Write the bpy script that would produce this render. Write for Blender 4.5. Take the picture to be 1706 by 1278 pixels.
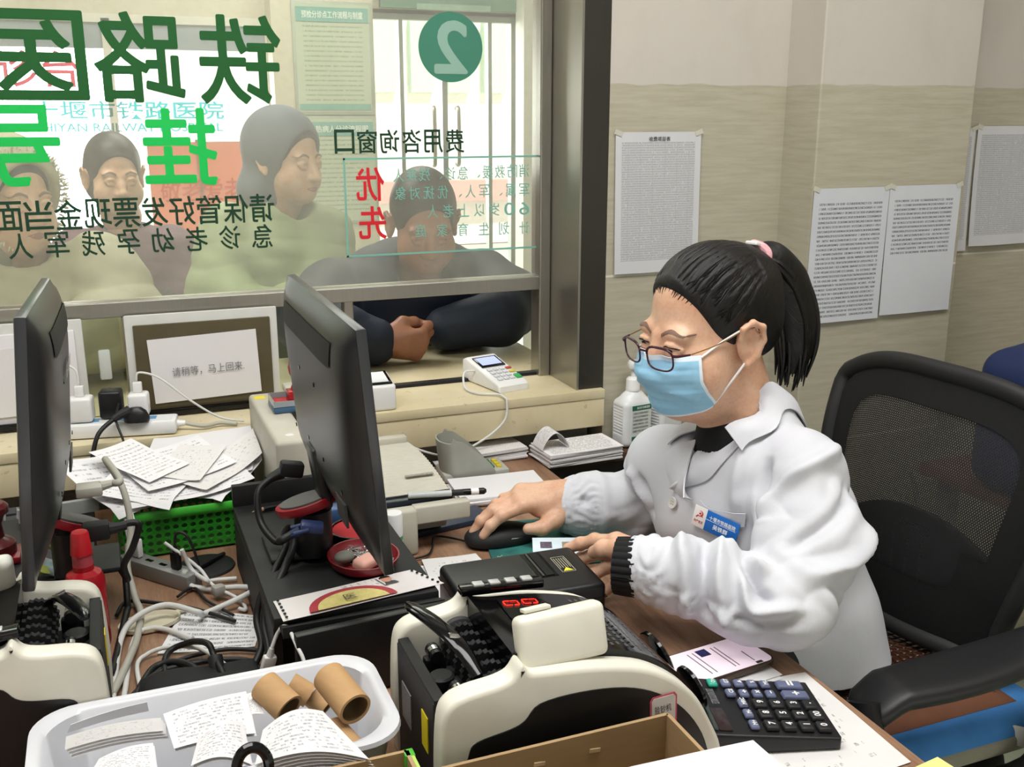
import bpy, bmesh, math, random
import numpy as np
from mathutils import Vector, Matrix, Euler
from mathutils.bvhtree import BVHTree
R = math.radians
PI = math.pi
SC = bpy.context.scene
COL = SC.collection
random.seed(7)
for o in list(bpy.data.objects):
    bpy.data.objects.remove(o)

# ---------------------------------------------------------------- camera, sky, lamps, exposure
cam_d = bpy.data.cameras.new('camera')
cam = bpy.data.objects.new('camera', cam_d)
COL.objects.link(cam)
cam.location = (0, 0, 1.45)
cam.rotation_euler = (R(90 - 14.8), 0, R(-21.7))
cam_d.sensor_width = 36
cam_d.lens = 36 * 1700 / 1706
cam_d.clip_start = 0.02
SC.camera = cam
SC.view_settings.view_transform = 'Standard'
SC.view_settings.look = 'None'
SC.view_settings.gamma = 1
SC.view_settings.use_curve_mapping = False
SC.view_settings.exposure = -0.14

world = bpy.data.worlds.new('world')
SC.world = world
world.use_nodes = True
_n = world.node_tree.nodes
_l = world.node_tree.links
_bg = _n['Background']
_bg.inputs['Color'].default_value = (0.97, 0.99, 1.0, 1)
# daylight: bright over the forecourt beyond the lobby (+Y), dimmer elsewhere
_tc = _n.new('ShaderNodeTexCoord'); _sx = _n.new('ShaderNodeSeparateXYZ'); _l.new(_tc.outputs['Generated'], _sx.inputs[0])
_mr = _n.new('ShaderNodeMapRange'); _mr.inputs[1].default_value = 0.0; _mr.inputs[2].default_value = 0.8; _mr.inputs[3].default_value = 1.0; _mr.inputs[4].default_value = 13.0
_l.new(_sx.outputs[1], _mr.inputs[0]); _l.new(_mr.outputs[0], _bg.inputs['Strength'])

def area(name, loc, rot, sx, sy, power, col=(1, 1, 1)):
    d = bpy.data.lights.new(name, 'AREA')
    d.shape = 'RECTANGLE'; d.size = sx; d.size_y = sy; d.energy = power; d.color = col
    o = bpy.data.objects.new(name, d); COL.objects.link(o)
    o.location = loc; o.rotation_euler = [R(a) for a in rot]
    return o
# ceiling fluorescent panels of the office and of the lobby, plus one added lobby lamp
area('ceiling_lamp', (-0.25, 0.9, 2.75), (0, 0, 0), 1.5, 0.7, 34, (1.0, 0.985, 0.965))
area('ceiling_lamp', (0.9, 0.7, 2.75), (0, 0, 0), 1.3, 0.6, 27, (1.0, 0.985, 0.965))
area('ceiling_lamp', (-0.5, 3.0, 2.9), (0, 0, 0), 1.4, 0.8, 40, (1.0, 0.99, 0.95))  # added unseen lamp, lights the pillar's left face through the glass
area('ceiling_lamp', (0.8, 4.3, 2.9), (0, 0, 0), 1.6, 1.2, 42, (1.0, 0.99, 0.95))
sun_d = bpy.data.lights.new('sun', 'SUN'); sun_d.energy = 5.0; sun_d.angle = R(4)
sun = bpy.data.objects.new('sun', sun_d); COL.objects.link(sun)
sun.rotation_euler = (R(40), R(12), R(0))

# ---------------------------------------------------------------- materials
def lin(h):
    if not isinstance(h, str):
        return (*h, 1) if len(h) == 3 else h
    h = h.lstrip('#')
    c = [int(h[i:i + 2], 16) / 255 for i in (0, 2, 4)]
    return (*[x / 12.92 if x <= 0.04045 else ((x + 0.055) / 1.055) ** 2.4 for x in c], 1)

class NT:
    """tiny node-tree helper"""
    def __init__(s, name):
        s.m = bpy.data.materials.new(name); s.m.use_nodes = True
        s.t = s.m.node_tree; s.p = s.t.nodes['Principled BSDF']; s.out = s.t.nodes['Material Output']
    def n(s, typ, **kw):
        x = s.t.nodes.new(typ)
        for k, v in kw.items():
            setattr(x, k, v)
        return x
    def set(s, sock, v):
        if isinstance(v, bpy.types.NodeSocket): s.t.links.new(v, sock)
        else: sock.default_value = v
    def math(s, op, a, b=0.0, c=None, clamp=False):
        x = s.n('ShaderNodeMath', operation=op, use_clamp=clamp)
        s.set(x.inputs[0], a); s.set(x.inputs[1], b)
        if c is not None: s.set(x.inputs[2], c)
        return x.outputs[0]
    def mix(s, f, a, b):
        x = s.n('ShaderNodeMix', data_type='RGBA')
        s.set(x.inputs[0], f); s.set(x.inputs[6], lin(a) if isinstance(a, (str, tuple)) else a)
        s.set(x.inputs[7], lin(b) if isinstance(b, (str, tuple)) else b)
        return x.outputs[2]
    def coord(s, which='Object', scale=(1, 1, 1)):
        c = s.n('ShaderNodeTexCoord'); mp = s.n('ShaderNodeMapping')
        s.t.links.new(c.outputs[which], mp.inputs[0]); mp.inputs['Scale'].default_value = scale
        return mp.outputs[0]
    def noise(s, vec, scale, detail=3, rough=0.5, out='Fac'):
        x = s.n('ShaderNodeTexNoise'); x.inputs['Scale'].default_value = scale
        x.inputs['Detail'].default_value = detail; x.inputs['Roughness'].default_value = rough
        s.t.links.new(vec, x.inputs['Vector'])
        return x.outputs[out]
    def ramp(s, f, lo, hi):
        x = s.n('ShaderNodeMapRange', clamp=True)
        s.set(x.inputs[0], f); x.inputs[1].default_value = lo; x.inputs[2].default_value = hi
        return x.outputs[0]
    def sep(s, vec):
        x = s.n('ShaderNodeSeparateXYZ'); s.t.links.new(vec, x.inputs[0]); return x.outputs
    def comb(s, a, b, c=0.0):
        x = s.n('ShaderNodeCombineXYZ')
        for i, v in enumerate((a, b, c)): s.set(x.inputs[i], v)
        return x.outputs[0]
    def bump(s, h, strength, dist=0.002):
        x = s.n('ShaderNodeBump'); x.inputs['Strength'].default_value = strength
        x.inputs['Distance'].default_value = dist
        s.t.links.new(h, x.inputs['Height']); s.t.links.new(x.outputs[0], s.p.inputs['Normal'])
    def base(s, v):
        s.set(s.p.inputs['Base Color'], lin(v) if isinstance(v, (str, tuple)) else v)

MATS = {}
def mat(name, col='#888888', rough=0.5, metal=0.0, var=0.06, vscale=30, bump=0.0, bscale=200, coords='Object',
        stretch=(1, 1, 1), emis=None, estr=0.0, trans=0.0, alpha=1.0, coat=0.0, spec=0.5, sss=0.0, ior=1.45):
    """plain procedural material: a base colour with a little noise of its own"""
    if name in MATS: return MATS[name]
    t = NT(name)
    t.p.inputs['Roughness'].default_value = rough; t.p.inputs['Metallic'].default_value = metal
    t.p.inputs['Specular IOR Level'].default_value = spec; t.p.inputs['IOR'].default_value = ior
    t.p.inputs['Transmission Weight'].default_value = trans; t.p.inputs['Alpha'].default_value = alpha
    t.p.inputs['Coat Weight'].default_value = coat
    if sss:
        t.p.inputs['Subsurface Weight'].default_value = sss
        t.p.inputs['Subsurface Radius'].default_value = (0.012, 0.005, 0.003); t.p.inputs['Subsurface Scale'].default_value = 0.6
    v = t.coord(coords, stretch)
    c = lin(col)
    if var:
        f = t.ramp(t.noise(v, vscale, 4), 0.3, 0.7)
        d = tuple(min(1, x * (1 - var)) for x in c[:3]); b = tuple(min(1, x * (1 + var)) for x in c[:3])
        t.base(t.mix(f, (*d, 1), (*b, 1)))
    else:
        t.base(c)
    if bump: t.bump(t.noise(v, bscale, 3), bump)
    if emis:
        t.p.inputs['Emission Color'].default_value = lin(emis); t.p.inputs['Emission Strength'].default_value = estr
    MATS[name] = t.m
    return t.m

def paper_mat(name, rows=30, cols=40, x0=0.08, x1=0.92, y0=0.06, y1=0.94, dens=0.5, ink='#555555', col='#eceaea', table=0, fill=0.5, seed=0.0, grid=False, gx=6):
    """printed sheet on UV: broken rows of ink, optional ruled table"""
    if name in MATS: return MATS[name]
    t = NT(name)
    u, v, _ = t.sep(t.coord('UV'))
    row = t.math('MULTIPLY', v, rows); fr = t.math('FRACT', row); fl = t.math('FLOOR', row)
    cu = t.math('MULTIPLY', u, cols)
    nz = t.noise(t.comb(cu, t.math('MULTIPLY_ADD', fl, 3.7, seed)), 1.0, 2, 0.7)
    gl = t.noise(t.comb(t.math('MULTIPLY', cu, 3.0), t.math('MULTIPLY', row, 3.0), seed), 1.0, 2, 0.6)
    word = t.math('GREATER_THAN', nz, 1 - dens)
    line = t.math('LESS_THAN', t.math('ABSOLUTE', t.math('SUBTRACT', fr, 0.5)), fill / 2)
    ln_len = t.math('MULTIPLY_ADD', t.noise(t.comb(t.math('MULTIPLY', fl, 9.1), seed), 1.0, 1), 1.0, x0 + 0.45)
    inside = t.math('MULTIPLY', t.math('GREATER_THAN', u, x0), t.math('LESS_THAN', u, t.math('MINIMUM', ln_len, x1)))
    iny = t.math('MULTIPLY', t.math('GREATER_THAN', v, y0), t.math('LESS_THAN', v, y1))
    box = t.math('MULTIPLY', inside, iny)
    k = t.math('MULTIPLY', t.math('MULTIPLY', word, line), t.math('MULTIPLY', box, t.ramp(gl, 0.35, 0.6)))
    if grid:
        fx = t.math('FRACT', t.math('MULTIPLY', u, gx))
        gl2 = t.math('MAXIMUM', t.math('LESS_THAN', fx, 0.03), t.math('LESS_THAN', fr, 0.12))
        full = t.math('MULTIPLY', t.math('MULTIPLY', t.math('GREATER_THAN', u, x0), t.math('LESS_THAN', u, x1)), iny)
        k = t.math('MAXIMUM', k, t.math('MULTIPLY', t.math('MULTIPLY', gl2, full), 0.6))
    soft = t.ramp(t.noise(t.coord('UV'), 3.0, 3), 0.3, 0.7)
    c = lin(col)
    pc = t.mix(soft, tuple(x * 0.96 for x in c[:3]), c)
    t.base(t.mix(t.math('MULTIPLY', k, 0.85), pc, ink))
    t.p.inputs['Roughness'].default_value = 0.75; t.p.inputs['Specular IOR Level'].default_value = 0.25
    MATS[name] = t.m
    return t.m

# ---------------------------------------------------------------- meshes
def xf(loc=(0, 0, 0), rot=(0, 0, 0), sc=(1, 1, 1)):
    return Matrix.Translation(loc) @ Euler([R(a) for a in rot]).to_matrix().to_4x4() @ Matrix.Diagonal((*sc, 1))

def basis(o, ex, ey, ez=None):
    ex = Vector(ex); ey = Vector(ey); ez = Vector(ez) if ez else ex.cross(ey)
    m = Matrix.Identity(4)
    for i, e in enumerate((ex, ey, ez)):
        m[0][i], m[1][i], m[2][i] = e
    m[0][3], m[1][3], m[2][3] = o
    return m

class MB:
    """collects shapes into one bmesh; build() links them as one object"""
    def __init__(s, M=None):
        s.bm = bmesh.new(); s.uv = s.bm.loops.layers.uv.new('UVMap'); s.M = M or Matrix.Identity(4)
    def _merge(s, b, M=None):
        me = bpy.data.meshes.new('tmp'); b.to_mesh(me); b.free()
        me.transform(s.M @ (M or Matrix.Identity(4)))
        s.bm.from_mesh(me); bpy.data.meshes.remove(me)
        return s
    def box(s, c, size, rot=(0, 0, 0), bev=0.0, seg=2, M=None, taper=None):
        b = bmesh.new(); bmesh.ops.create_cube(b, size=1)
        for v in b.verts:
            if taper and v.co.z > 0: v.co.x *= taper[0]; v.co.y *= taper[1]
            v.co = Vector((v.co.x * size[0], v.co.y * size[1], v.co.z * size[2]))
        if bev: bmesh.ops.bevel(b, geom=list(b.edges), offset=bev, segments=seg, affect='EDGES', profile=0.5)
        return s._merge(b, (M or Matrix.Identity(4)) @ xf(c, rot))
    def cyl(s, a, b_, r0, r1=None, n=24, caps=True, bev=0.0):
        r1 = r0 if r1 is None else r1
        a, b_ = Vector(a), Vector(b_); L = (b_ - a).length
        b = bmesh.new(); bmesh.ops.create_cone(b, cap_ends=caps, segments=n, radius1=r0, radius2=r1, depth=L)
        if bev and caps:
            es = [e for e in b.edges if any(len(f.verts) > 4 for f in e.link_faces)]
            bmesh.ops.bevel(b, geom=es, offset=bev, segments=2, affect='EDGES', profile=0.5)
        q = (b_ - a).to_track_quat('Z', 'Y').to_matrix().to_4x4()
        return s._merge(b, Matrix.Translation((a + b_) / 2) @ q)
    def sph(s, c, r, rot=(0, 0, 0), n=20):
        r = (r, r, r) if isinstance(r, (int, float)) else r
        b = bmesh.new(); bmesh.ops.create_uvsphere(b, u_segments=n, v_segments=n // 2 + 2, radius=1)
        return s._merge(b, xf(c, rot, r))
    def lathe(s, prof, c=(0, 0, 0), rot=(0, 0, 0), n=28, sc=(1, 1, 1), M=None):
        b = bmesh.new(); rings = []
        for r, z in prof:
            rings.append([b.verts.new((r * math.cos(2 * PI * i / n), r * math.sin(2 * PI * i / n), z)) for i in range(n)] if r > 1e-6 else [b.verts.new((0, 0, z))])
        for A, B in zip(rings, rings[1:]):
            for i in range(n):
                j = (i + 1) % n
                if len(A) == 1 and len(B) == 1: continue
                if len(A) == 1: b.faces.new((A[0], B[j], B[i]))
                elif len(B) == 1: b.faces.new((A[i], A[j], B[0]))
                else: b.faces.new((A[i], A[j], B[j], B[i]))
        bmesh.ops.recalc_face_normals(b, faces=list(b.faces))
        return s._merge(b, M or xf(c, rot, sc))
    def prism(s, pts, h, M=None, bev=0.0, seg=2):
        """polygon in local XY extruded along +Z by h"""
        b = bmesh.new(); vs = [b.verts.new((p[0], p[1], 0)) for p in pts]
        f = b.faces.new(vs); r = bmesh.ops.extrude_face_region(b, geom=[f])
        bmesh.ops.translate(b, verts=[v for v in r['geom'] if isinstance(v, bmesh.types.BMVert)], vec=(0, 0, h))
        bmesh.ops.recalc_face_normals(b, faces=list(b.faces))
        if bev:
            es = [e for e in b.edges if any(len(q.verts) > 4 for q in e.link_faces)] if len(pts) > 4 else list(b.edges)
            bmesh.ops.bevel(b, geom=es, offset=bev, segments=seg, affect='EDGES', profile=0.5)
        return s._merge(b, M)
    def tube(s, pts, r, n=10, smooth=True, closed=False, flat=None, sub=6):
        pts = [Vector(p) for p in pts]
        rs = r if isinstance(r, (list, tuple)) else [r] * len(pts)
        if smooth and len(pts) > 2: pts, rs = spline(pts, rs, closed, sub)
        b = bmesh.new(); rings = []; N = len(pts)
        up = None
        for i, p in enumerate(pts):
            t = (pts[(i + 1) % N] - pts[i - 1]) if (closed or 0 < i < N - 1) else (pts[1] - pts[0] if i == 0 else pts[-1] - pts[-2])
            t.normalize()
            if up is None: up = Vector((0, 0, 1)) if abs(t.z) < 0.9 else Vector((1, 0, 0))
            sd = t.cross(up)
            if sd.length < 1e-4: sd = t.cross(Vector((1, 0.3, 0)))
            sd.normalize(); up = sd.cross(t).normalized()
            fx, fy = flat or (1, 1)
            rings.append([b.verts.new(p + (sd * math.cos(2 * PI * k / n) * fx + up * math.sin(2 * PI * k / n) * fy) * rs[i]) for k in range(n)])
        prs = list(zip(rings, rings[1:])) + ([(rings[-1], rings[0])] if closed else [])
        for A, B in prs:
            for k in range(n):
                b.faces.new((A[k], A[(k + 1) % n], B[(k + 1) % n], B[k]))
        if not closed:
            b.faces.new(rings[0][::-1]); b.faces.new(rings[-1])
        bmesh.ops.recalc_face_normals(b, faces=list(b.faces))
        return s._merge(b)
    def sheet(s, fn, nu, nv, thick=0.0, close=False):
        """grid surface fn(u,v)->point with UVs; thick solidifies along normals"""
        b = bmesh.new(); uv = b.loops.layers.uv.new('UVMap')
        g = [[b.verts.new(fn(i / nu, j / nv)) for j in range(nv + 1)] for i in range(nu + 1)]
        for i in range(nu):
            for j in range(nv):
                f = b.faces.new((g[i][j], g[i + 1][j], g[i + 1][j + 1], g[i][j + 1]))
                for lp, (a, c) in zip(f.loops, ((i, j), (i + 1, j), (i + 1, j + 1), (i, j + 1))):
                    lp[uv].uv = (a / nu, c / nv)
        if thick:
            b.normal_update()
            bmesh.ops.solidify(b, geom=list(b.faces), thickness=thick)
        return s._merge(b)
    def quad(s, a, b_, c, d, thick=0.0006, nu=6, nv=6, wob=0.0, seed=0):
        """four corners (bl, br, tr, tl) as a thin sheet"""
        a, b_, c, d = [Vector(p) for p in (a, b_, c, d)]
        n = (b_ - a).cross(d - a).normalized()
        rnd = random.Random(seed); ph = [rnd.uniform(0, 6) for _ in range(4)]
        def fn(u, v):
            p = (a * (1 - u) + b_ * u) * (1 - v) + (d * (1 - u) + c * u) * v
            w = 0.5 + 0.25 * math.sin(u * 5 + ph[0]) + 0.25 * math.sin(v * 6 + u * 2 + ph[1])
            return p + n * wob * w
        return s.sheet(fn, nu, nv, thick)
    def build(s, name, m, parent=None, smooth=35, world=True, label=None):
        me = bpy.data.meshes.new(name)
        s.bm.normal_update(); s.bm.to_mesh(me); s.bm.free()
        return link(name, me, m, parent, smooth, world, label)

def spline(pts, rs, closed=False, sub=6):
    out, ro = [], []; N = len(pts)
    segs = N if closed else N - 1
    for i in range(segs):
        P = [pts[(i + k) % N] if closed else pts[min(max(i + k, 0), N - 1)] for k in (-1, 0, 1, 2)]
        for j in range(sub):
            t = j / sub
            out.append(0.5 * ((2 * P[1]) + (P[2] - P[0]) * t + (2 * P[0] - 5 * P[1] + 4 * P[2] - P[3]) * t * t + (3 * P[1] - P[0] - 3 * P[2] + P[3]) * t ** 3))
            ro.append(rs[i] * (1 - t) + rs[(i + 1) % N] * t)
    if not closed: out.append(pts[-1]); ro.append(rs[-1])
    return out, ro

ROOTM = {}
def link(name, me, m, parent=None, smooth=35, world=True, label=None):
    for mm in (m if isinstance(m, (list, tuple)) else [m]): me.materials.append(mm)
    if parent is not None and world:
        P = ROOTM.get(parent.name)
        if P is not None: me.transform(P.inverted())
    if smooth:
        me.polygons.foreach_set('use_smooth', [True] * len(me.polygons))
        if smooth < 180:
            try: me.set_sharp_from_angle(angle=R(smooth))
            except Exception: pass
    o = bpy.data.objects.new(name, me); COL.objects.link(o)
    if parent is not None:
        o.parent = parent
        if parent.name in ROOTM: ROOTM[o.name] = ROOTM[parent.name]
    if label: o['label'] = label
    return o

def tag(o, label, cat, group=None):
    o['label'] = label; o['category'] = cat
    if group: o['group'] = group
    return o

def thing(name, label, cat, loc=(0, 0, 0), rotz=0.0, group=None):
    """an Empty at the base of the thing; parts are built in world coordinates and moved under it"""
    o = bpy.data.objects.new(name, None); COL.objects.link(o); o.empty_display_size = 0.05
    o.location = loc; o.rotation_euler = (0, 0, R(rotz))
    ROOTM[o.name] = Matrix.Translation(loc) @ Matrix.Rotation(R(rotz), 4, 'Z')
    return tag(o, label, cat, group)

def L(o):
    """matrix from a thing's own axes to the world"""
    return ROOTM[o.name]

def structure(o):
    o['kind'] = 'structure'; return o

def dup(root, loc, rotz=0.0, label=None, group=None):
    """copy of a thing with copies of its parts and sub-parts"""
    r = root.copy(); COL.objects.link(r); r.location = loc; r.rotation_euler = (0, 0, R(rotz))
    if label: r['label'] = label
    if group: r['group'] = group
    for ch in list(root.children):
        c = ch.copy(); COL.objects.link(c); c.parent = r
        for g in list(ch.children):
            d = g.copy(); COL.objects.link(d); d.parent = c
    ROOTM[r.name] = Matrix.Translation(loc) @ Matrix.Rotation(R(rotz), 4, 'Z')
    return r

def text(name, s, m, parent, o, ex, ey, w=None, h=None, bold=0.0, mirror=False, space=1.0, align='CENTER', thick=0.0, line=1.0, label=None, off=0.0):
    """lettering fitted into w x h metres, centred at o, in the plane of ex (reading direction) and ey (up)"""
    cu = bpy.data.curves.new('txt', 'FONT'); cu.body = s; cu.size = 1; cu.align_x = align; cu.offset = off
    cu.space_character = space; cu.space_line = line; cu.resolution_u = 4; cu.extrude = 0
    t = bpy.data.objects.new('txt', cu); COL.objects.link(t)
    dg = bpy.context.evaluated_depsgraph_get()
    me = bpy.data.meshes.new_from_object(t.evaluated_get(dg))
    bpy.data.objects.remove(t); bpy.data.curves.remove(cu)
    n = len(me.vertices)
    if not n: return None
    co = np.empty(n * 3); me.vertices.foreach_get('co', co); co = co.reshape(-1, 3)
    lo, hi = co.min(0), co.max(0)
    co -= (lo + hi) / 2; co[:, 2] = 0
    dx, dy = hi[0] - lo[0], max(hi[1] - lo[1], 1e-6)
    sx = w / dx if w else (h / dy); sy = h / dy if h else sx
    co[:, 0] *= sx; co[:, 1] *= sy
    ex = Vector(ex).normalized(); ey = Vector(ey).normalized()
    if mirror: ex = -ex
    W = np.array(o)[None] + co[:, :1] * np.array(ex)[None] + co[:, 1:2] * np.array(ey)[None]
    me.vertices.foreach_set('co', W.ravel()); me.update()
    if bold:      # heavier strokes: the same glyph printed again slightly to every side, each a hair behind the last
        nz = ex.cross(ey); bb = bmesh.new()
        for k in range(9):
            a = k * PI / 4; q = me.copy()
            off = Vector((0, 0, 0)) if k == 8 else ex * (math.cos(a) * bold * sx) + ey * (math.sin(a) * bold * sy)
            q.transform(Matrix.Translation(off + nz * (1.6e-5 * (k - 8)))); bb.from_mesh(q); bpy.data.meshes.remove(q)
        bb.to_mesh(me); bb.free()
    return link(name, me, m, parent, 0, True, label)

# ---------------------------------------------------------------- smooth solid modelling (signed distance fields)
class SDF:
    def __init__(s, lo, hi, step):
        s.lo = np.array(lo, float); s.st = step
        s.n = np.ceil((np.array(hi) - s.lo) / step).astype(int) + 1
        s.D = np.full(s.n, 0.5, np.float32)
    def _sub(s, a, b, m):
        i0 = np.maximum(np.floor((np.minimum(a, b) - m - s.lo) / s.st).astype(int), 0)
        i1 = np.minimum(np.ceil((np.maximum(a, b) + m - s.lo) / s.st).astype(int) + 1, s.n)
        if (i1 <= i0).any(): return None, None
        ax = [(s.lo[k] + np.arange(i0[k], i1[k]) * s.st).astype(np.float32) for k in range(3)]
        sl = tuple(slice(i0[k], i1[k]) for k in range(3))
        return sl, np.meshgrid(*ax, indexing='ij')
    def op(s, a, b, m, f, k=0.01, mode='add'):
        sl, P = s._sub(np.array(a, float), np.array(b, float), m)
        if sl is None: return s
        d = f(P).astype(np.float32); D = s.D[sl]
        if mode == 'add':
            if k > 0:
                h = np.maximum(k - np.abs(D - d), 0) / k
                s.D[sl] = np.minimum(D, d) - h * h * k * 0.25
            else: s.D[sl] = np.minimum(D, d)
        elif mode == 'cut':
            d = -d
            if k > 0:
                h = np.maximum(k - np.abs(D - d), 0) / k
                s.D[sl] = np.maximum(D, d) + h * h * k * 0.25
            else: s.D[sl] = np.maximum(D, d)
        elif mode == 'and':
            s.D[sl] = np.maximum(D, d)
        elif mode == 'off':      # d is an amount added to the surface height
            s.D[sl] = D - d
        return s
    def cone(s, a, b, ra, rb=None, k=0.01, mode='add', mar=0.03):
        rb = ra if rb is None else rb
        a = np.array(a, np.float32); b = np.array(b, np.float32); e = b - a; L2 = max(float(e @ e), 1e-9)
        def f(P):
            q = [P[i] - a[i] for i in range(3)]
            h = np.clip((q[0] * e[0] + q[1] * e[1] + q[2] * e[2]) / L2, 0, 1)
            return np.sqrt(sum((q[i] - h * e[i]) ** 2 for i in range(3))) - (ra + (rb - ra) * h)
        return s.op(a, b, max(ra, rb) + k + mar, f, k, mode)
    def chain(s, pts, rs, k=0.008, mode='add', mar=0.03):
        for i in range(len(pts) - 1): s.cone(pts[i], pts[i + 1], rs[i], rs[i + 1], k, mode, mar)
        return s
    def ell(s, c, r, M=None, k=0.01, mode='add', mar=0.03):
        c = np.array(c, np.float32); r = np.array((r, r, r) if isinstance(r, (int, float)) else r, np.float32)
        A = np.array(M, np.float32)[:3, :3] if M is not None else np.eye(3, dtype=np.float32)   # columns are local axes
        def f(P):
            q = [P[i] - c[i] for i in range(3)]
            l = [(q[0] * A[0, j] + q[1] * A[1, j] + q[2] * A[2, j]) / r[j] for j in range(3)]
            k0 = np.sqrt(l[0] ** 2 + l[1] ** 2 + l[2] ** 2) + 1e-6
            k1 = np.sqrt(sum((l[j] / r[j]) ** 2 for j in range(3))) + 1e-6
            return k0 * (k0 - 1) / k1
        rr = float(max(r))
        return s.op(c, c, rr + k + mar, f, k, mode)
    def rbox(s, c, half, rad, M=None, k=0.005, mode='add', mar=0.03):
        c = np.array(c, np.float32); hf = np.array(half, np.float32) - rad
        A = np.array(M, np.float32)[:3, :3] if M is not None else np.eye(3, dtype=np.float32)
        def f(P):
            q = [P[i] - c[i] for i in range(3)]
            l = [np.abs(q[0] * A[0, j] + q[1] * A[1, j] + q[2] * A[2, j]) - hf[j] for j in range(3)]
            return np.sqrt(sum(np.maximum(x, 0) ** 2 for x in l)) + np.minimum(np.maximum(np.maximum(l[0], l[1]), l[2]), 0) - rad
        return s.op(c, c, float(np.linalg.norm(half)) + k + mar, f, k, mode)
    def mesh(s, T=None):
        """surface nets"""
        D = s.D; ins = D < 0
        n = D.shape
        cells = np.zeros(tuple(x - 1 for x in n), np.int8)
        for dx in (0, 1):
            for dy in (0, 1):
                for dz in (0, 1):
                    cells += ins[dx:n[0] - 1 + dx, dy:n[1] - 1 + dy, dz:n[2] - 1 + dz]
        act = np.argwhere((cells > 0) & (cells < 8))
        idx = -np.ones(cells.shape, np.int64); idx[tuple(act.T)] = np.arange(len(act))
        acc = np.zeros((len(act), 3)); cnt = np.zeros(len(act))
        corners = [(i, j, k) for i in (0, 1) for j in (0, 1) for k in (0, 1)]
        for a in corners:
            for ax in range(3):
                if a[ax] == 1: continue
                b = list(a); b[ax] = 1
                da = D[tuple((act + a).T)]; db = D[tuple((act + b).T)]
                x = (da < 0) != (db < 0)
                t = np.where(x, da / np.where(x, da - db, 1), 0)
                p = np.repeat(np.array(a, float)[None], len(act), 0); p[:, ax] += t
                acc[x] += p[x]; cnt[x] += 1
        V = s.lo + (act + acc / cnt[:, None]) * s.st
        F = []
        for ax in range(3):
            o1, o2 = [(1, 2), (2, 0), (0, 1)][ax]
            sl0 = [slice(1, n[k] - 1) for k in range(3)]; sl1 = list(sl0)
            sl0[ax] = slice(0, n[ax] - 1); sl1[ax] = slice(1, n[ax])
            A, B = ins[tuple(sl0)], ins[tuple(sl1)]
            e = np.argwhere(A != B)
            if not len(e): continue
            flip = A[tuple(e.T)]
            off = np.array([1, 1, 1]); off[ax] = 0
            e = e + off
            def at(d1, d2):
                q = e.copy(); q[:, o1] -= d1; q[:, o2] -= d2
                return idx[tuple(q.T)]
            q = np.stack([at(1, 1), at(0, 1), at(0, 0), at(1, 0)], 1)
            q[~flip] = q[~flip][:, ::-1]
            F.append(q)
        F = np.concatenate(F) if F else np.zeros((0, 4), int)
        F = F[(F >= 0).all(1)]
        if T is not None:
            T = np.array(T); V = V @ T[:3, :3].T + T[:3, 3]
        me = bpy.data.meshes.new('sdf')
        me.vertices.add(len(V)); me.vertices.foreach_set('co', V.ravel())
        me.loops.add(len(F) * 4); me.loops.foreach_set('vertex_index', F.ravel())
        me.polygons.add(len(F)); me.polygons.foreach_set('loop_start', np.arange(len(F)) * 4)
        me.update(calc_edges=True); me.validate()
        return me

def join_mesh(mes):
    b = bmesh.new()
    for m in mes:
        b.from_mesh(m); bpy.data.meshes.remove(m)
    me = bpy.data.meshes.new('joined'); b.to_mesh(me); b.free()
    return me

# ================================================================ THE SETTING
def tile_mat():
    t = NT('wall_tile_and_plaster')
    v = t.coord('Object'); x, y, z = t.sep(v)
    grain = t.noise(t.coord('Object', (1.2, 1.2, 14)), 9, 5, 0.6)
    cloud = t.noise(v, 2.2, 3)
    tile = t.mix(t.ramp(grain, 0.3, 0.72), '#a9a38e', '#bcb7a4')
    tile = t.mix(t.math('MULTIPLY', t.ramp(cloud, 0.35, 0.75), 0.35), tile, '#b5ad97')
    jz = t.math('MINIMUM', t.math('ABSOLUTE', t.math('SUBTRACT', z, 1.118)), t.math('ABSOLUTE', t.math('SUBTRACT', z, 0.728)))
    joint = t.math('LESS_THAN', jz, 0.0022)
    tile = t.mix(t.math('MULTIPLY', joint, 0.9), tile, '#dcd8cc')
    smear = t.ramp(t.noise(t.coord('Object', (2, 2, 1)), 3.5, 5, 0.65), 0.5, 0.8)
    spots = t.math('LESS_THAN', t.noise(v, 23, 1), 0.17)
    pl = t.mix(t.math('MULTIPLY', smear, 0.35), '#c3bcb2', '#aaa398')
    pl = t.mix(t.math('MULTIPLY', spots, 0.7), pl, '#6c665c')
    edge = t.math('MULTIPLY_ADD', t.noise(v, 14, 2), 0.012, 1.503)
    up = t.math('GREATER_THAN', z, edge)
    t.base(t.mix(up, tile, pl))
    t.set(t.p.inputs['Roughness'], t.math('MULTIPLY_ADD', up, 0.5, 0.33))
    t.bump(t.noise(v, 35, 4), 0.12, 0.004)
    return t.m
M_tile = tile_mat()

def floor_mat():
    t = NT('floor_tiles')
    v = t.coord('Object'); x, y, z = t.sep(v)
    fx = t.math('ABSOLUTE', t.math('SUBTRACT', t.math('FRACT', t.math('MULTIPLY', x, 1.667)), 0.5))
    fy = t.math('ABSOLUTE', t.math('SUBTRACT', t.math('FRACT', t.math('MULTIPLY', y, 1.667)), 0.5))
    j = t.math('GREATER_THAN', t.math('MAXIMUM', fx, fy), 0.496)
    c = t.mix(t.ramp(t.noise(v, 6, 5), 0.3, 0.7), '#9aa58f', '#aeb7a3')
    t.base(t.mix(j, c, '#7d8478')); t.p.inputs['Roughness'].default_value = 0.3
    return t.m

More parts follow.
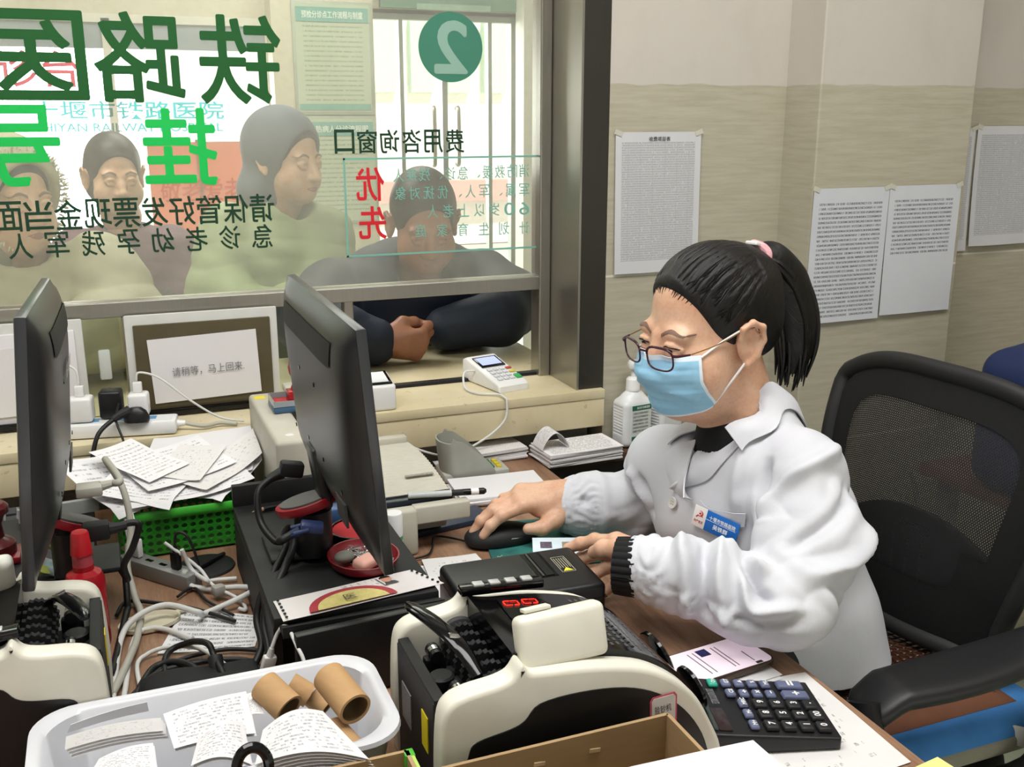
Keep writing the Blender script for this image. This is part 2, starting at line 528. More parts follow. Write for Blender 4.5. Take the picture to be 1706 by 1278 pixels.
def steel_mat(name, col, rough):
    t = NT(name)
    g = t.noise(t.coord('Object', (60, 60, 3)), 5, 4, 0.6)
    c = lin(col)
    t.base(t.mix(g, tuple(x * 0.8 for x in c[:3]), c)); t.p.inputs['Metallic'].default_value = 0.9
    t.set(t.p.inputs['Roughness'], t.math('MULTIPLY_ADD', g, 0.2, rough - 0.1))
    return t.m
M_steel = steel_mat('brushed_steel', '#b3b0a6', 0.34)
M_steeldark = steel_mat('dark_steel', '#54524c', 0.42)

b = MB(); b.box((0.6, 3.5, -0.02), (7, 9, 0.04)); structure(b.build('floor', floor_mat(), smooth=0))
b = MB()
b.box((1.19, 2.06, 1.5), (0.43, 0.29, 3.0)); b.box((2.5, 2.06, 1.5), (1.37, 0.29, 3.0))
structure(b.build('wall_back', M_tile, smooth=0))
b = MB(); b.box((1.61, 1.94, 1.5), (0.416, 0.28, 3.0), bev=0.003); structure(b.build('wall_pillar', M_tile, smooth=0))
b = MB(); b.box((-0.4, 2.06, 0.395), (2.72, 0.2, 0.79)); structure(b.build('wall_under_counter', mat('grey_plaster', '#9b988f', 0.7), smooth=0))
b = MB(); b.box((2.9, 0.2, 1.5), (0.1, 4, 3)); structure(b.build('wall_right', M_tile, smooth=0))
b = MB(); b.box((0.6, -1.7, 1.5), (7, 0.1, 3)); structure(b.build('wall_front', mat('office_paint', '#d8d5cf', 0.8), smooth=0))

b = MB(); b.box((0.6, 2.0, 3.22), (7.2, 7.6, 0.04)); structure(b.build('ceiling', mat('ceiling_white', '#e9e8e3', 0.8), smooth=0))
b = MB(); b.box((-2.6, 0.2, 1.6), (0.1, 4, 3.2)); structure(b.build('wall_left', mat('office_paint', '#d8d5cf', 0.8), smooth=0))
b = MB(); b.box((-0.35, 2.06, 2.67), (2.6, 0.14, 1.06)); structure(b.build('wall_above_window', mat('office_paint', '#d8d5cf', 0.8), smooth=0))
b = MB(); b.box((-1.99, 2.06, 1.5), (1.2, 0.14, 3.0)); structure(b.build('wall_beside_window', mat('office_paint', '#d8d5cf', 0.8), smooth=0))
# stainless jamb at the end of the wall
b = MB(); b.box((0.9435, 1.992, 1.94), (0.063, 0.152, 2.13)); structure(b.build('trim_1', M_steeldark, smooth=0))
b = MB(); b.box((0.9115, 1.992, 1.94), (0.0025, 0.154, 2.13)); b.box((0.9125, 1.9145, 1.94), (0.005, 0.003, 2.13)); structure(b.build('trim_2', M_steel, smooth=0))

# glazing frame
G = 2.08
b = MB()
b.box((0.8965, G, 1.94), (0.026, 0.05, 2.13), bev=0.003)
structure(b.build('trim_3', M_steel, smooth=0))
b = MB(); b.box((-0.15, G, 1.089), (2.09, 0.044, 0.030), bev=0.002); structure(b.build('trim_4', M_steel, smooth=0))
b = MB(); b.box((0.030, G, 0.975), (0.030, 0.04, 0.198), bev=0.002); structure(b.build('trim_5', M_steel, smooth=0))
b = MB(); b.box((0.458, G + 0.004, 0.975), (0.02, 0.03, 0.198), bev=0.002); structure(b.build('trim_6', M_steel, smooth=0))
b = MB(); b.box((0.68, G, 0.8795), (0.41, 0.02, 0.007)); structure(b.build('trim_7', mat('black_rubber', '#17171a', 0.5), smooth=0))

def glass_mat(name, haze, tint):
    """window glass: clear with a film of dust that catches the light"""
    t = NT(name); nt = t.t
    for x in list(nt.nodes):
        if x.type != 'OUTPUT_MATERIAL': nt.nodes.remove(x)
    tr = t.n('ShaderNodeBsdfTransparent'); tr.inputs[0].default_value = lin(tint)
    df = t.n('ShaderNodeBsdfDiffuse'); df.inputs[0].default_value = lin('#e6e4da')
    tl = t.n('ShaderNodeBsdfTranslucent'); tl.inputs[0].default_value = lin('#e6e4da')
    gl = t.n('ShaderNodeBsdfGlossy'); gl.inputs['Roughness'].default_value = 0.03
    a = t.n('ShaderNodeAddShader'); nt.links.new(df.outputs[0], a.inputs[0]); nt.links.new(tl.outputs[0], a.inputs[1])
    fr = t.n('ShaderNodeFresnel'); fr.inputs[0].default_value = 1.25
    dust = t.noise(t.coord('Object', (1, 1, 1)), 5, 5, 0.65)
    f = t.math('MULTIPLY', t.math('MULTIPLY_ADD', t.ramp(dust, 0.35, 0.75), 0.5, 0.7), haze)
    m1 = t.n('ShaderNodeMixShader'); t.set(m1.inputs[0], f); nt.links.new(tr.outputs[0], m1.inputs[1]); nt.links.new(a.outputs[0], m1.inputs[2])
    m2 = t.n('ShaderNodeMixShader'); nt.links.new(fr.outputs[0], m2.inputs[0]); nt.links.new(m1.outputs[0], m2.inputs[1]); nt.links.new(gl.outputs[0], m2.inputs[2])
    nt.links.new(m2.outputs[0], nt.nodes['Material Output'].inputs[0])
    return t.m
b = MB(); b.box((-0.15, G, 1.66), (2.07, 0.006, 1.112))
win1 = structure(b.build('window_1', glass_mat('dusty_glass', 0.10, '#f6f8f4'), smooth=0))
b = MB(); b.box((-0.32, G, 0.975), (0.66, 0.006, 0.196)); structure(b.build('window_2', glass_mat('dusty_glass_low', 0.03, '#f0f5ee'), smooth=0))
b = MB(); b.box((0.245, G, 0.975), (0.40, 0.006, 0.196)); structure(b.build('window_3', MATS.get('x') or bpy.data.materials['dusty_glass_low'], smooth=0))

# ---- lettering stuck on the customer side of the glass, read mirrored from in here
def film(name, col):
    t = NT(name); t.base(col); t.p.inputs['Roughness'].default_value = 0.45
    return t.m
F_dark = film('film_dark_green', '#07581f'); F_bright = film('film_bright_green', '#08c455')
F_mid = film('film_deep_green', '#073a24'); F_teal = film('film_teal', '#7fb8a8'); F_red = film('film_red', '#d8202f')
GY = G - 0.0042
def gtext(s, m, o, w, h, bold=0.0, name='lettering', z_up=(0, 0, 1)):
    return text(name, s, m, win1, (o[0], GY, o[2]), (1, 0, 0), z_up, w, h, bold, mirror=True)
def row(chars, m, p0, p1, h, bold=0.0, fill=0.86):
    """characters spread evenly from p0 (right end) to p1 (left end)"""
    n = len(chars)
    for i, ch in enumerate(chars):
        if ch == ' ': continue
        f = i / (n - 1)
        x = p0[0] * (1 - f) + p1[0] * f; z = p0[2] * (1 - f) + p1[2] * f
        sq = h * fill
        if ch in '、': gtext(ch, m, (x + h * .3, 0, z - h * .3), sq * .3, sq * .3, bold)
        else: gtext(ch, m, (x, 0, z), sq, h, bold)
for ch, c, w, h in (('铁', (0.2713,2.0800,1.5491), 0.150, 0.158), ('路', (0.0894,2.0800,1.5501), 0.152, 0.155), ('医', (-0.0826,2.0800,1.5509), 0.160, 0.150)):
    gtext(ch, F_dark, c, w, h, 0.014)
for ch, c, w, h in (('挂', (0.1494,2.0800,1.3892), 0.130, 0.138), ('号', (-0.1233,2.0800,1.3944), 0.125, 0.138)):
    gtext(ch, F_bright, c, w, h, 0.018)
row('请保管好发票现金当面', F_mid, (0.2946,2.0800,1.2706), (-0.1591,2.0800,1.2692), 0.054, 0.010)
row('急诊老幼孕残军人', F_mid, (0.2911,2.0800,1.2152), (-0.1453,2.0800,1.2150), 0.046, 0.009)
row('费用咨询窗口', F_mid, (0.6982,2.0800,1.3952), (0.4646,2.0800,1.3962), 0.046, 0.012)
row('优先', F_red, (0.5145,2.0800,1.3109), (0.5167,2.0800,1.2327), 0.066, 0.016)
for s, a, c in (('消防救援、急诊、残疾人', (0.8542,2.0800,1.3320), (0.5745,2.0800,1.3277)), ('军属、军人、优抚对象', (0.8544,2.0800,1.2911), (0.5773,2.0800,1.2910)),
                ('60岁以上老人', (0.8545,2.0800,1.2512), (0.6467,2.0800,1.2517)), ('计划生育家庭', (0.8546,2.0800,1.2095), (0.6194,2.0800,1.2125))):
    row(s, F_teal, a, c, 0.027, 0.004)
b = MB()
P = [(0.4622,2.0800,1.3668), (0.8892,2.0800,1.3644), (0.8950,2.0800,1.1736), (0.4627,2.0800,1.1746)]
P = [Vector((p[0], GY, p[2])) for p in P]
P[0].z = P[1].z = 1.362; P[2].z = P[3].z = 1.166; P[3].x = P[0].x; P[2].x = P[1].x - 0.002
for i in range(4):
    a, c = P[i], P[(i + 1) % 4]; d = (c - a)
    b.box((a + c) / 2, (abs(d.x) + 0.004, 0.0006, abs(d.z) + 0.004) if True else 0)
b.build('border_line', F_teal, win1, 0)
b = MB(); cc = (0.6919,2.0800,1.5813); b.cyl((cc[0], GY - 0.0002, cc[2]), (cc[0], GY + 0.001, cc[2]), 0.0685, n=64)
b.build('number_disc', film('film_disc_green', '#3f8169'), win1, 0)
text('lettering', '2', film('film_numeral', '#8fb3a2'), win1, (cc[0], GY - 0.0006, cc[2]), (1, 0, 0), (0, 0, 1), 0.066, 0.098, 0.022, mirror=True)

# ================================================================ COUNTER AND DESK
def stone_mat():
    t = NT('cream_stone'); v = t.coord('Object')
    c = t.mix(t.ramp(t.noise(v, 7, 6, 0.62), 0.3, 0.75), '#cdbf98', '#ddd3b4')
    spots = t.math('MULTIPLY', t.math('LESS_THAN', t.noise(v, 60, 2), 0.3), 0.35)
    t.base(t.mix(spots, c, '#8f7a55')); t.p.inputs['Roughness'].default_value = 0.3
    return t.m
M_stone = stone_mat()
ct = thing('counter', 'cream stone service counter running under the glass partition', 'counter', (0, 2.1, 0))
b = MB(); b.box((-0.2, 2.175, 0.866), (2.345, 0.55, 0.020), bev=0.002); b.build('countertop', M_stone, ct)
b = MB(); b.box((-0.2, 1.925, 0.8245), (2.345, 0.045, 0.063), bev=0.0015); b.build('front_panel', M_stone, ct)
b = MB(); b.box((-0.2, 2.29, 0.42), (2.2, 0.22, 0.84)); b.build('base', mat('counter_base', '#b7ad93', 0.6), ct, 0)

def wood_mat(name, a, c, scale=(1.2, 14, 14)):
    t = NT(name); v = t.coord('Object', scale)
    g = t.noise(v, 5, 6, 0.65); f = t.noise(t.coord('Object', (scale[0] * 4, scale[1] * 5, scale[2] * 5)), 8, 3)
    k = t.ramp(t.math('MULTIPLY_ADD', f, 0.35, g), 0.45, 0.85)
    t.base(t.mix(k, a, c)); t.p.inputs['Roughness'].default_value = 0.5; t.p.inputs['Specular IOR Level'].default_value = .3
    return t.m
M_wood = wood_mat('desk_wood', '#7d5942', '#a38167', (14, 1.2, 14))
M_wooddark = wood_mat('shelf_wood', '#3d2a20', '#5a4030', (1.2, 14, 14))
dk = thing('desk', 'brown wood-grain desk crowded with machines and cables', 'desk', (0, 1.1, 0))
b = MB(); b.box((-0.1, 1.1, 0.735), (1.794, 1.6, 0.030), bev=0.002); b.build('desktop', M_wood, dk)
for yy in (.36, 1.80):
    b = MB(); b.box((.755, yy, .36), (.05, .05, .72)); b.build('leg', M_wooddark, dk, 0)
b = MB(); b.box((-0.98, 1.1, 0.36), (0.02, 1.5, 0.72)); b.build('side_panel', M_wooddark, dk, 0)
b = MB(); b.box((-0.1, 1.86, 0.36), (1.70, 0.018, 0.72)); b.build('back_panel', M_wooddark, dk, 0)
sh = thing('side_shelf', 'narrow dark wood shelf along the wall under the sanitizer bottle', 'shelf', (1.1, 1.88, 0))
b = MB(); b.box((1.1, 1.882, 0.741), (0.6, 0.09, 0.018), bev=0.001); b.build('shelf_board', M_wooddark, sh)
b = MB(); b.box((1.1, 1.905, 0.365), (0.6, 0.03, 0.73)); b.build('panel', mat('shelf_panel_dark', '#2a211d', 0.6), sh, 0)

# ================================================================ THE LOBBY BEYOND THE GLASS
LY = 5.6
M_lobby = mat('lobby_wall_paint', '#cfc7b0', 0.7)
def wall_box(name, x0, x1, z0, z1, m=M_lobby, y=LY, d=0.12):
    b = MB(); b.box(((x0 + x1) / 2, y + d / 2, (z0 + z1) / 2), (x1 - x0, d, z1 - z0)); return structure(b.build(name, m, smooth=0))
b = MB()
b.box((-1.7, LY + .06, 1.6), (2.4, .12, 3.2)); b.box((0.1, LY + .06, 2.55), (1.6, .12, 1.3)); b.box((0.1, LY + .06, .2), (1.6, .12, .4))
b.box((1.13, LY - .02, 1.6), (0.52, .3, 3.2)); b.box((1.8, LY + .06, 2.55), (0.9, .12, 1.16)); b.box((3.0, LY + .06, 1.6), (1.5, .12, 3.2))
structure(b.build('wall_lobby', M_lobby, smooth=0))
b = MB(); b.box((-2.6, 3.9, 1.6), (.1, 3.5, 3.2)); structure(b.build('wall_lobby_left', M_lobby, smooth=0))
b = MB(); b.box((3.6, 3.9, 1.6), (.1, 3.5, 3.2)); structure(b.build('wall_lobby_right', M_lobby, smooth=0))
# window on the left of the lobby
fr = mat('window_frame_white', '#d9d5c8', 0.5)
b = MB()
for x in (-0.68, 0.1, 0.88): b.box((x, LY + .02, 1.15), (.04, .06, 1.5))
for z in (.42, 1.9): b.box((0.1, LY + .02, z), (1.6, .06, .04))
structure(b.build('trim_8', fr, smooth=0))
b = MB(); b.box((0.1, LY + .02, 1.83), (1.52, .03, .14)); structure(b.build('trim_9', mat('awning_grey', '#8f9aa0', 0.6), smooth=0))
# glazed entrance on the right
b = MB()
for x, w in ((1.40, .03), (1.585, .022), (1.83, .03), (2.098, .022), (2.24, .03)): b.box((x, LY + .03, 1.0), (w, .05, 1.98))
b.box((1.82, LY + .03, 1.965), (.9, .06, .05))
structure(b.build('door_1', mat('door_frame_grey', '#8d938b', 0.4, 0.5), smooth=0))
for x in (1.745, 1.885):
    b = MB(); b.tube([(x, LY - .03, 1.18), (x, LY - .06, 1.2), (x, LY - .06, 1.46), (x, LY - .03, 1.48)], 0.013)
    o = b.build('door_handle', M_steel, bpy.data.objects['door_1'])
b = MB(); b.box((2.31, LY - .1, 1.6), (.15, .12, 3.2)); structure(b.build('wall_lobby_pier', mat('pier_white', '#dcd9cd', 0.5), smooth=0))
# glazing bar of the lobby window: a thin clear pane carries the lettering
# outside: pavement, a low wall, a shopfront with green shutters
b = MB(); b.box((1.5, 11, -.03), (14, 10.7, .04)); structure(b.build('floor_outside', mat('pavement', '#c9c6bd', 0.8), smooth=0))
bd = thing('building', 'pale building with green striped shutters seen through the glass entrance', 'building', (2.9, 11, 0))
b = MB(); b.box((2.9, 11.4, 2.5), (5, .5, 5)); b.build('wall', mat('far_wall', '#e6e4dc', 0.8), bd, 0)
for i in range(7):
    b = MB(); b.box((2.1 + i * .42, 11.1, 2.05), (.26, .1, .75)); b.build('shutter', mat('shutter_green', '#bcd6bd', 0.6), bd, 0)
b = MB(); b.box((3.0, 11.0, .62), (4.2, .2, .22)); b.build('red_band', mat('far_red', '#c99a90', 0.7), bd, 0)

# posters on the column
M_poster = paper_mat('poster_text', 22, 26, .1, .9, .08, .84, .62, '#7c8a74', '#b9c2aa', fill=.35)
M_teal = mat('poster_teal', '#6fa79b', 0.5)
def poster(x0, x1, z0, z1, head, label, foot=True):
    t = thing('notice_board', label, 'notice board', ((x0 + x1) / 2, LY - .19, z0), 0, None)
    b = MB(); b.box(((x0 + x1) / 2, LY - .178, (z0 + z1) / 2), (x1 - x0 + .03, .012, z1 - z0 + .03), bev=.002); b.build('frame', mat('acrylic_frame', '#a9b0a0', 0.3), t)
    y = LY - .1855
    b = MB(); b.quad((x0, y, z0), (x1, y, z0), (x1, y, z1), (x0, y, z1), .001); b.build('sheet', M_poster, t)
    h = (z1 - z0)
    hb = MB(); hb.box(((x0 + x1) / 2, y - .002, z1 - .05), (x1 - x0 - .01, .002, .07)); hb.build('header_band', M_teal, t, 0)
    text('heading', head, mat('poster_white', '#dfe6dc', .6), t, ((x0 + x1) / 2, y - .0035, z1 - .05), (1, 0, 0), (0, 0, 1), (x1 - x0) * .82, .034, .02)
    if foot:
        hb = MB(); hb.box(((x0 + x1) / 2, y - .002, z0 + .025), (x1 - x0 - .01, .002, .03)); hb.build('footer_band', M_teal, t, 0)
    return t
poster(0.985, 1.365, 1.46, 1.985, '预检分诊点工作流程与制度', 'grey-green framed notice with teal heading, upper one on the lobby column')
poster(0.995, 1.372, 0.90, 1.425, '发热病人分诊流程图', 'grey-green framed flow chart, lower one on the lobby column', False)
# header board above the entrance
hb = thing('header_board', 'green board with a pale strip above the glass entrance', 'sign', (1.85, LY - .03, 2.0))
b = MB(); b.box((1.85, LY - .03, 2.09), (.77, .04, .19)); b.build('board', mat('board_green', '#5f8a76', .5), hb, 0)
b = MB(); b.box((1.87, LY - .055, 2.005), (.42, .006, .03)); b.build('strip', mat('strip_pale', '#8fae9a', .6), hb, 0)
# triage sign, lettering board, festive banner, blue board
def backlit(name, col):
    """thin film on window glass: daylight shines through it"""
    t = NT(name); nt = t.t; nt.nodes.remove(t.p)
    d = t.n('ShaderNodeBsdfDiffuse'); d.inputs[0].default_value = lin(col); q = t.n('ShaderNodeBsdfTranslucent'); q.inputs[0].default_value = lin(col)
    m = t.n('ShaderNodeMixShader'); m.inputs[0].default_value = .6
    nt.links.new(d.outputs[0], m.inputs[1]); nt.links.new(q.outputs[0], m.inputs[2]); nt.links.new(m.outputs[0], t.out.inputs[0]); return t.m
sg = thing('triage_sign', 'red lettering of the triage desk high in the lobby window', 'sign', (-.25, LY - .06, 1.5))
text('lettering', '诊台', backlit('sign_red', '#8a1a30'), sg, (-.22, LY - .012, 1.66), (1, 0, 0), (0, 0, 1), .36, .17, 0, off=.012)
bs = thing('hospital_name_sign', 'cyan hospital name in two languages across the lobby window', 'sign', (.2, LY - .5, 1.3))
text('lettering', '十堰市铁路医院', backlit('sign_cyan', '#07888c'), bs, (.18, LY - .012, 1.468), (1, 0, 0), (0, 0, 1), .90, .088, 0, off=.012)
text('lettering', 'SHIYAN RAILWAY HOSPITAL', bpy.data.materials['sign_cyan'], bs, (.18, LY - .012, 1.385), (1, 0, 0), (0, 0, 1), .88, .042, 0, off=.012)
bn = thing('banner', 'orange and pink standing banner behind the customers', 'banner', (.45, LY - .75, 0))
b = MB(); b.quad((.21, LY - .75, .60), (.64, LY - .75, .60), (.64, LY - .75, 1.33), (.21, LY - .75, 1.33), .004, 4, 4, .004)
b.build('sheet', backlit('banner_orange', '#e0a58c'), bn)
text('lettering', '敬老爱老', mat('banner_red', '#d9603f', .6), bn, (.43, LY - .758, 1.12), (1, 0, 0), (0, 0, 1), .36, .1, .01)
b = MB(); b.cyl((.425, LY - .74, 0), (.425, LY - .74, 1.34), .012); b.build('pole', M_steel, bn)
b = MB(); b.box((.425, LY - .74, .012), (.44, .2, .024)); b.build('base', M_steel, bn)
bb = thing('service_board', 'blue board with grey lettering low behind the queue', 'sign', (.4, LY - 1.0, 0))
b = MB(); b.box((.37, LY - 1.0, .58), (.62, .02, .40)); b.build('panel', mat('board_blue', '#3f7d95', .5), bb, 0)
text('lettering', '敬老服务', mat('board_grey', '#c7d0d0', .5), bb, (.33, LY - 1.012, .68), (1, 0, 0), (0, 0, 1), .48, .125, .02)
for x in (.1, .64):
    b = MB(); b.cyl((x, LY - .985, 0), (x, LY - .985, .78), .012); b.build('leg', M_steel, bb)

# ================================================================ MACHINES ON THE DESK
M_black = mat('black_plastic', '#141416', 0.38, var=.1)
M_gloss = mat('gloss_black', '#08080a', 0.1, var=0)
M_matt = mat('matt_black', '#1b1b1c', 0.6, var=.12)
M_rubber = mat('black_rubber_roller', '#1d1d1f', 0.65)
M_ivory = mat('ivory_plastic', '#dedbcc', 0.35, var=.03)
M_white = mat('white_plastic', '#e6e6e4', 0.3, var=.02)
M_beige = mat('beige_plastic', '#bdb9aa', 0.45, var=.03)
M_grey = mat('grey_plastic', '#8f908c', 0.45, var=.04)
M_chrome = mat('chrome', '#c9c9c9', 0.18, 1.0, var=0)
M_paper = mat('blank_paper', '#dedcdd', 0.75, var=.02, vscale=6)
M_redpl = mat('dark_red_plastic', '#7d1220', 0.3, var=.05)
M_led = mat('red_led', '#ff2a20', 0.4, var=0, emis='#ff2418', estr=3.0)
M_greybtn = mat('silver_button', '#b9bbb9', 0.35, 0.3, var=.05)

def densify(pts, sub=5):
    P, _ = spline([Vector((p[0], p[1], 0)) for p in pts], [0] * len(pts), False, sub)
    return [(p.x, p.y) for p in P]
def XZ(y):       # polygon (x, z) drawn in the XZ plane, extruded towards -Y
    return basis((0, y, 0), (1, 0, 0), (0, 0, 1), (0, -1, 0))

def bill_counter():
    t = thing('bill_counter', 'black and ivory bill counter with its display lit red, in front of the black box', 'bill counter', (0.412, 0.915, 0.75))
    crest = [(.254, .752), (.252, .80), (.2525, .86), (.256, .900), (.266, .915), (.285, .921), (.312, .924), (.328, .929), (.338, .941), (.346, .932), (.36, .929), (.40, .925), (.44, .918), (.48, .906), (.515, .884), (.54, .858), (.560, .822), (.572, .785), (.576, .752)]
    crest = [(x, z - (.009 if z > .8 else 0)) for x, z in crest]
    out = densify(crest, 4)
    inner = densify([(.280, .772), (.277, .82), (.281, .848), (.290, .860), (.325, .866), (.340, .872), (.356, .887), (.40, .890), (.45, .884), (.49, .868), (.522, .842), (.545, .808), (.557, .772)], 4)
    for y in (.848, 1.010):
        b = MB(); b.prism(out, .028, XZ(y), bev=.006, seg=3)
        sp = b.build('side_panel', M_ivory, t, 50)
        b = MB(); b.prism(inner, .002, XZ(.8205) if y < .9 else XZ(1.0115), bev=0)
        b.build('inset_panel', M_black, sp, 50)
    # glossy cover over the back half
    cov = [(x, z - .004) for x, z in densify([(.337, .936), (.36, .930), (.40, .926), (.44, .919), (.48, .907), (.515, .885), (.54, .859), (.558, .825)], 4)]
    b = MB(); b.prism(cov + [(.545, .80), (.34, .80)], .136, XZ(.983)); b.build('cover', M_gloss, t, 40)
    b = MB(); b.box((.44, .915, .785), (.25, .134, .05)); b.box((.30, .915, .79), (.085, .134, .07)); b.build('chassis', M_black, t, 0)
    b = MB(); b.box((.258, .915, .822), (.006, .132, .14), bev=.001); b.box((.262, .915, .893), (.012, .132, .006), bev=.001); b.build('end_plate', M_matt, t, 0)
    b = MB(); b.box((.2545, .878, .845), (.0012, .020, .040)); b.build('caution_label', mat('yellow_label', '#e3cf1f', .5, var=.03), t, 0)
    b = MB(); b.box((.2545, .945, .835), (.0012, .034, .042)); b.build('rating_label', mat('grey_label', '#7d7f80', .5, var=.2, vscale=400), t, 0)
    b = MB(); b.box((.300, .915, .858), (.07, .130, .006)); b.build('hopper_floor', M_matt, t, 0)
    # ribbed feed rollers
    b = MB(); b.cyl((.326, .85, .885), (.326, .98, .885), .009)
    r0 = b.build('feed_shaft', M_rubber, t)
    for i in range(6):
        y = .862 + i * .0215
        b = MB(); n = 44; pr = []
        for k in range(n):
            a = 2 * PI * k / n; rr = .0235 if k % 2 else .0212
            pr.append((rr * math.cos(a), rr * math.sin(a)))
        b.prism(pr, .0075, basis((.324, y, .886), (1, 0, 0), (0, 0, 1), (0, -1, 0)))
        b.build('feed_roller', M_rubber, t, 20)
    b = MB(); b.lathe([(0, 0), (.02, 0), (.022, .003), (.022, .010), (.012, .014), (0, .014)], M=basis((.325, .983, .888), (1, 0, 0), (0, 0, 1), (0, -1, 0))); b.build('roller_cap', mat('grey_rubber', '#3a3a3c', .5), t)
    # carrying bar across the hopper
    b = MB(); b.tube([(.268, .984, .935), (.272, .965, .936), (.284, .93, .934), (.297, .895, .925), (.308, .862, .905)], [.004, .009, .010, .010, .008], flat=(1.0, .45), n=14)
    bar = b.build('carry_bar', M_gloss, t)
    b = MB(); b.box((.295, .902, .9315), (.012, .008, .003), (8, 18, 0), bev=.001); b.build('bar_clip', M_chrome, bar)
    for y in (.868, .95):
        b = MB(); b.box((.288, y, .872), (.024, .014, .026), bev=.003); b.cyl((.288, y - .011, .888), (.288, y + .011, .888), .0075)
        o = b.build('pinch_bracket', M_black, t)
        b = MB(); b.cyl((.288, y - .004, .888), (.288, y + .004, .888), .0082); b.build('pinch_roller', M_chrome, o)
    b = MB(); b.lathe([(0, 0), (.006, 0), (.006, .014), (.013, .014), (.0135, .022), (.011, .024), (0, .024)], c=(.283, .910, .862)); b.build('thickness_knob', M_matt, t)
    # operator panel
    b = MB(); b.box((.380, .988, .9335), (.10, .016, .010), (0, 3.5, 0), bev=.002); pn = b.build('button_strip', M_gloss, t)
    for i in range(4):
        b = MB(); b.box((.352 + i * .0195, .988, .9405 - i * .0011), (.0125, .011, .0035), (0, 3.5, 0), bev=.001); b.build('button', M_greybtn, pn)
    b = MB(); b.prism([(0, -.044), (.055, -.046), (.062, -.02), (.062, .022), (.052, .04), (0, .046)], .0018, basis((.367, .925, .9262), Vector((1, 0, -.14)).normalized(), (0, 1, 0)), bev=0)
    dsp = b.build('display', mat('display_smoke', '#141413', .12, var=0), t, 0)
    def seg(o, s):
        """two-digit style red segments lying on the display"""
        b = MB()
        for (x0, y0, x1, y1) in s:
            b.box((o[0] + (x0 + x1) / 2, o[1] + (y0 + y1) / 2, o[2] - ((x0 + x1) / 2) * .14), (abs(x1 - x0) + .0008, abs(y1 - y0) + .0008, .0008), (0, 8, 0))
        b.build('red_digit', M_led, dsp, 0)
    five = [(0, 0, .006, 0), (0, 0, 0, .008), (0, .008, .006, .008), (.0075, .008, .0135, .008), (.0135, 0, .0135, .008), (.0075, 0, .0135, 0)]
    K = 1.25
    five = [(0, .001, 0, .007), (.001, .008, .006, .008), (.001, 0, .0065, 0), (.0075, .008, .0125, .008), (.0135, .001, .0135, .007), (.009, 0, .0125, 0)]
    five = [tuple(v * K for v in q) for q in five]
    seg((.371, .951, .9285), five); seg((.394, .953, .9255), five)
    b = MB(); b.tube([(.4425 + .011 * math.cos(a), .925 + .013 * math.sin(a), .920 - .011 * math.cos(a) * .2) for a in [i * PI / 8 for i in range(16)]], .0011, closed=True, n=6); b.build('speaker_ring', M_gloss, t)
    b = MB()
    for i in range(7):
        for j in range(12):
            x = .455 + i * .0085; y = .86 + j * .0095 + (i % 2) * .003
            z = float(np.interp(x, [.44, .48, .515, .54], [.9155, .9035, .8815, .8555]))
            sl = math.degrees(math.atan2(-(float(np.interp(x + .004, [.44, .48, .515, .54], [.9155, .9035, .8815, .8555])) - z), .004))
            b.box((x, y, z), (.0035, .006, .0016), (0, sl, 0))
    o = b.build('speaker_grille', mat('grille_grey', '#4a4a4a', .4), t, 0)
    # customer display pod, seen from behind
    b = MB(); b.cyl((.388, .860, .900), (.388, .858, .925), .008); b.build('pod_stem', M_ivory, t)
    b = MB(); b.box((.392, .852, .938), (.099, .024, .056), (-16, 0, 4), bev=.008, seg=4); pod = b.build('display_pod', M_ivory, t)
    b = MB(); b.box((.370, .866, .9655), (.03, .012, .004), (-16, 0, 4), bev=.001); b.build('pod_rib', M_ivory, pod)
    # stacker wheels at the far end
    for y, zc, wr in ((.905, .805, .027), (.985, .800, .036)):
        b = MB(); b.lathe([(0, -.004), (wr - .003, -.004), (wr, -.002), (wr, .002), (wr - .003, .004), (0, .004)], M=basis((.585, y, zc), (0, .985, -.17), (-.30, .16, .94), (.94, .05, .29)), n=48); b.build('stacker_wheel', M_gloss, t)
    # paper sticker with pink border
    M0 = basis((.496, .8183, .842), (1, 0, .05), (-.03, 0, 1), (0, -1, 0))
    b = MB(); b.prism([(-.016, -.024), (.016, -.024), (.016, .020), (.013, .024), (-.013, .024), (-.016, .020)], .0004, M0); st = b.build('sticker', mat('sticker_pink', '#d05a72', .6, var=.03), t, 0)
    b = MB(); b.prism([(-.014, -.024), (.014, -.024), (.014, .019), (.0115, .022), (-.0115, .022), (-.014, .019)], .0004, M0 @ Matrix.Translation((0, 0, .0004))); b.build('sticker_face', mat('sticker_white', '#dedad6', .6, var=.02), st, 0)
    text('handwriting', '验钞机', mat('ink_blue_black', '#2b2b3a', .6, var=0), st, M0 @ Vector((-.001, .008, .0012)), (1, 0, .05), (-.03, 0, 1), .020, .009, 0)
    return t
bc = bill_counter()
bc2 = dup(bc, (-0.201, 1.143, .75), 180, 'black and ivory bill counter turned the other way beside the left monitor')
for c in list(bc2.children):
    if c.name.split('.')[0] in ('sticker', 'rating_label'):
        for g in list(c.children): bpy.data.objects.remove(g)
        bpy.data.objects.remove(c)

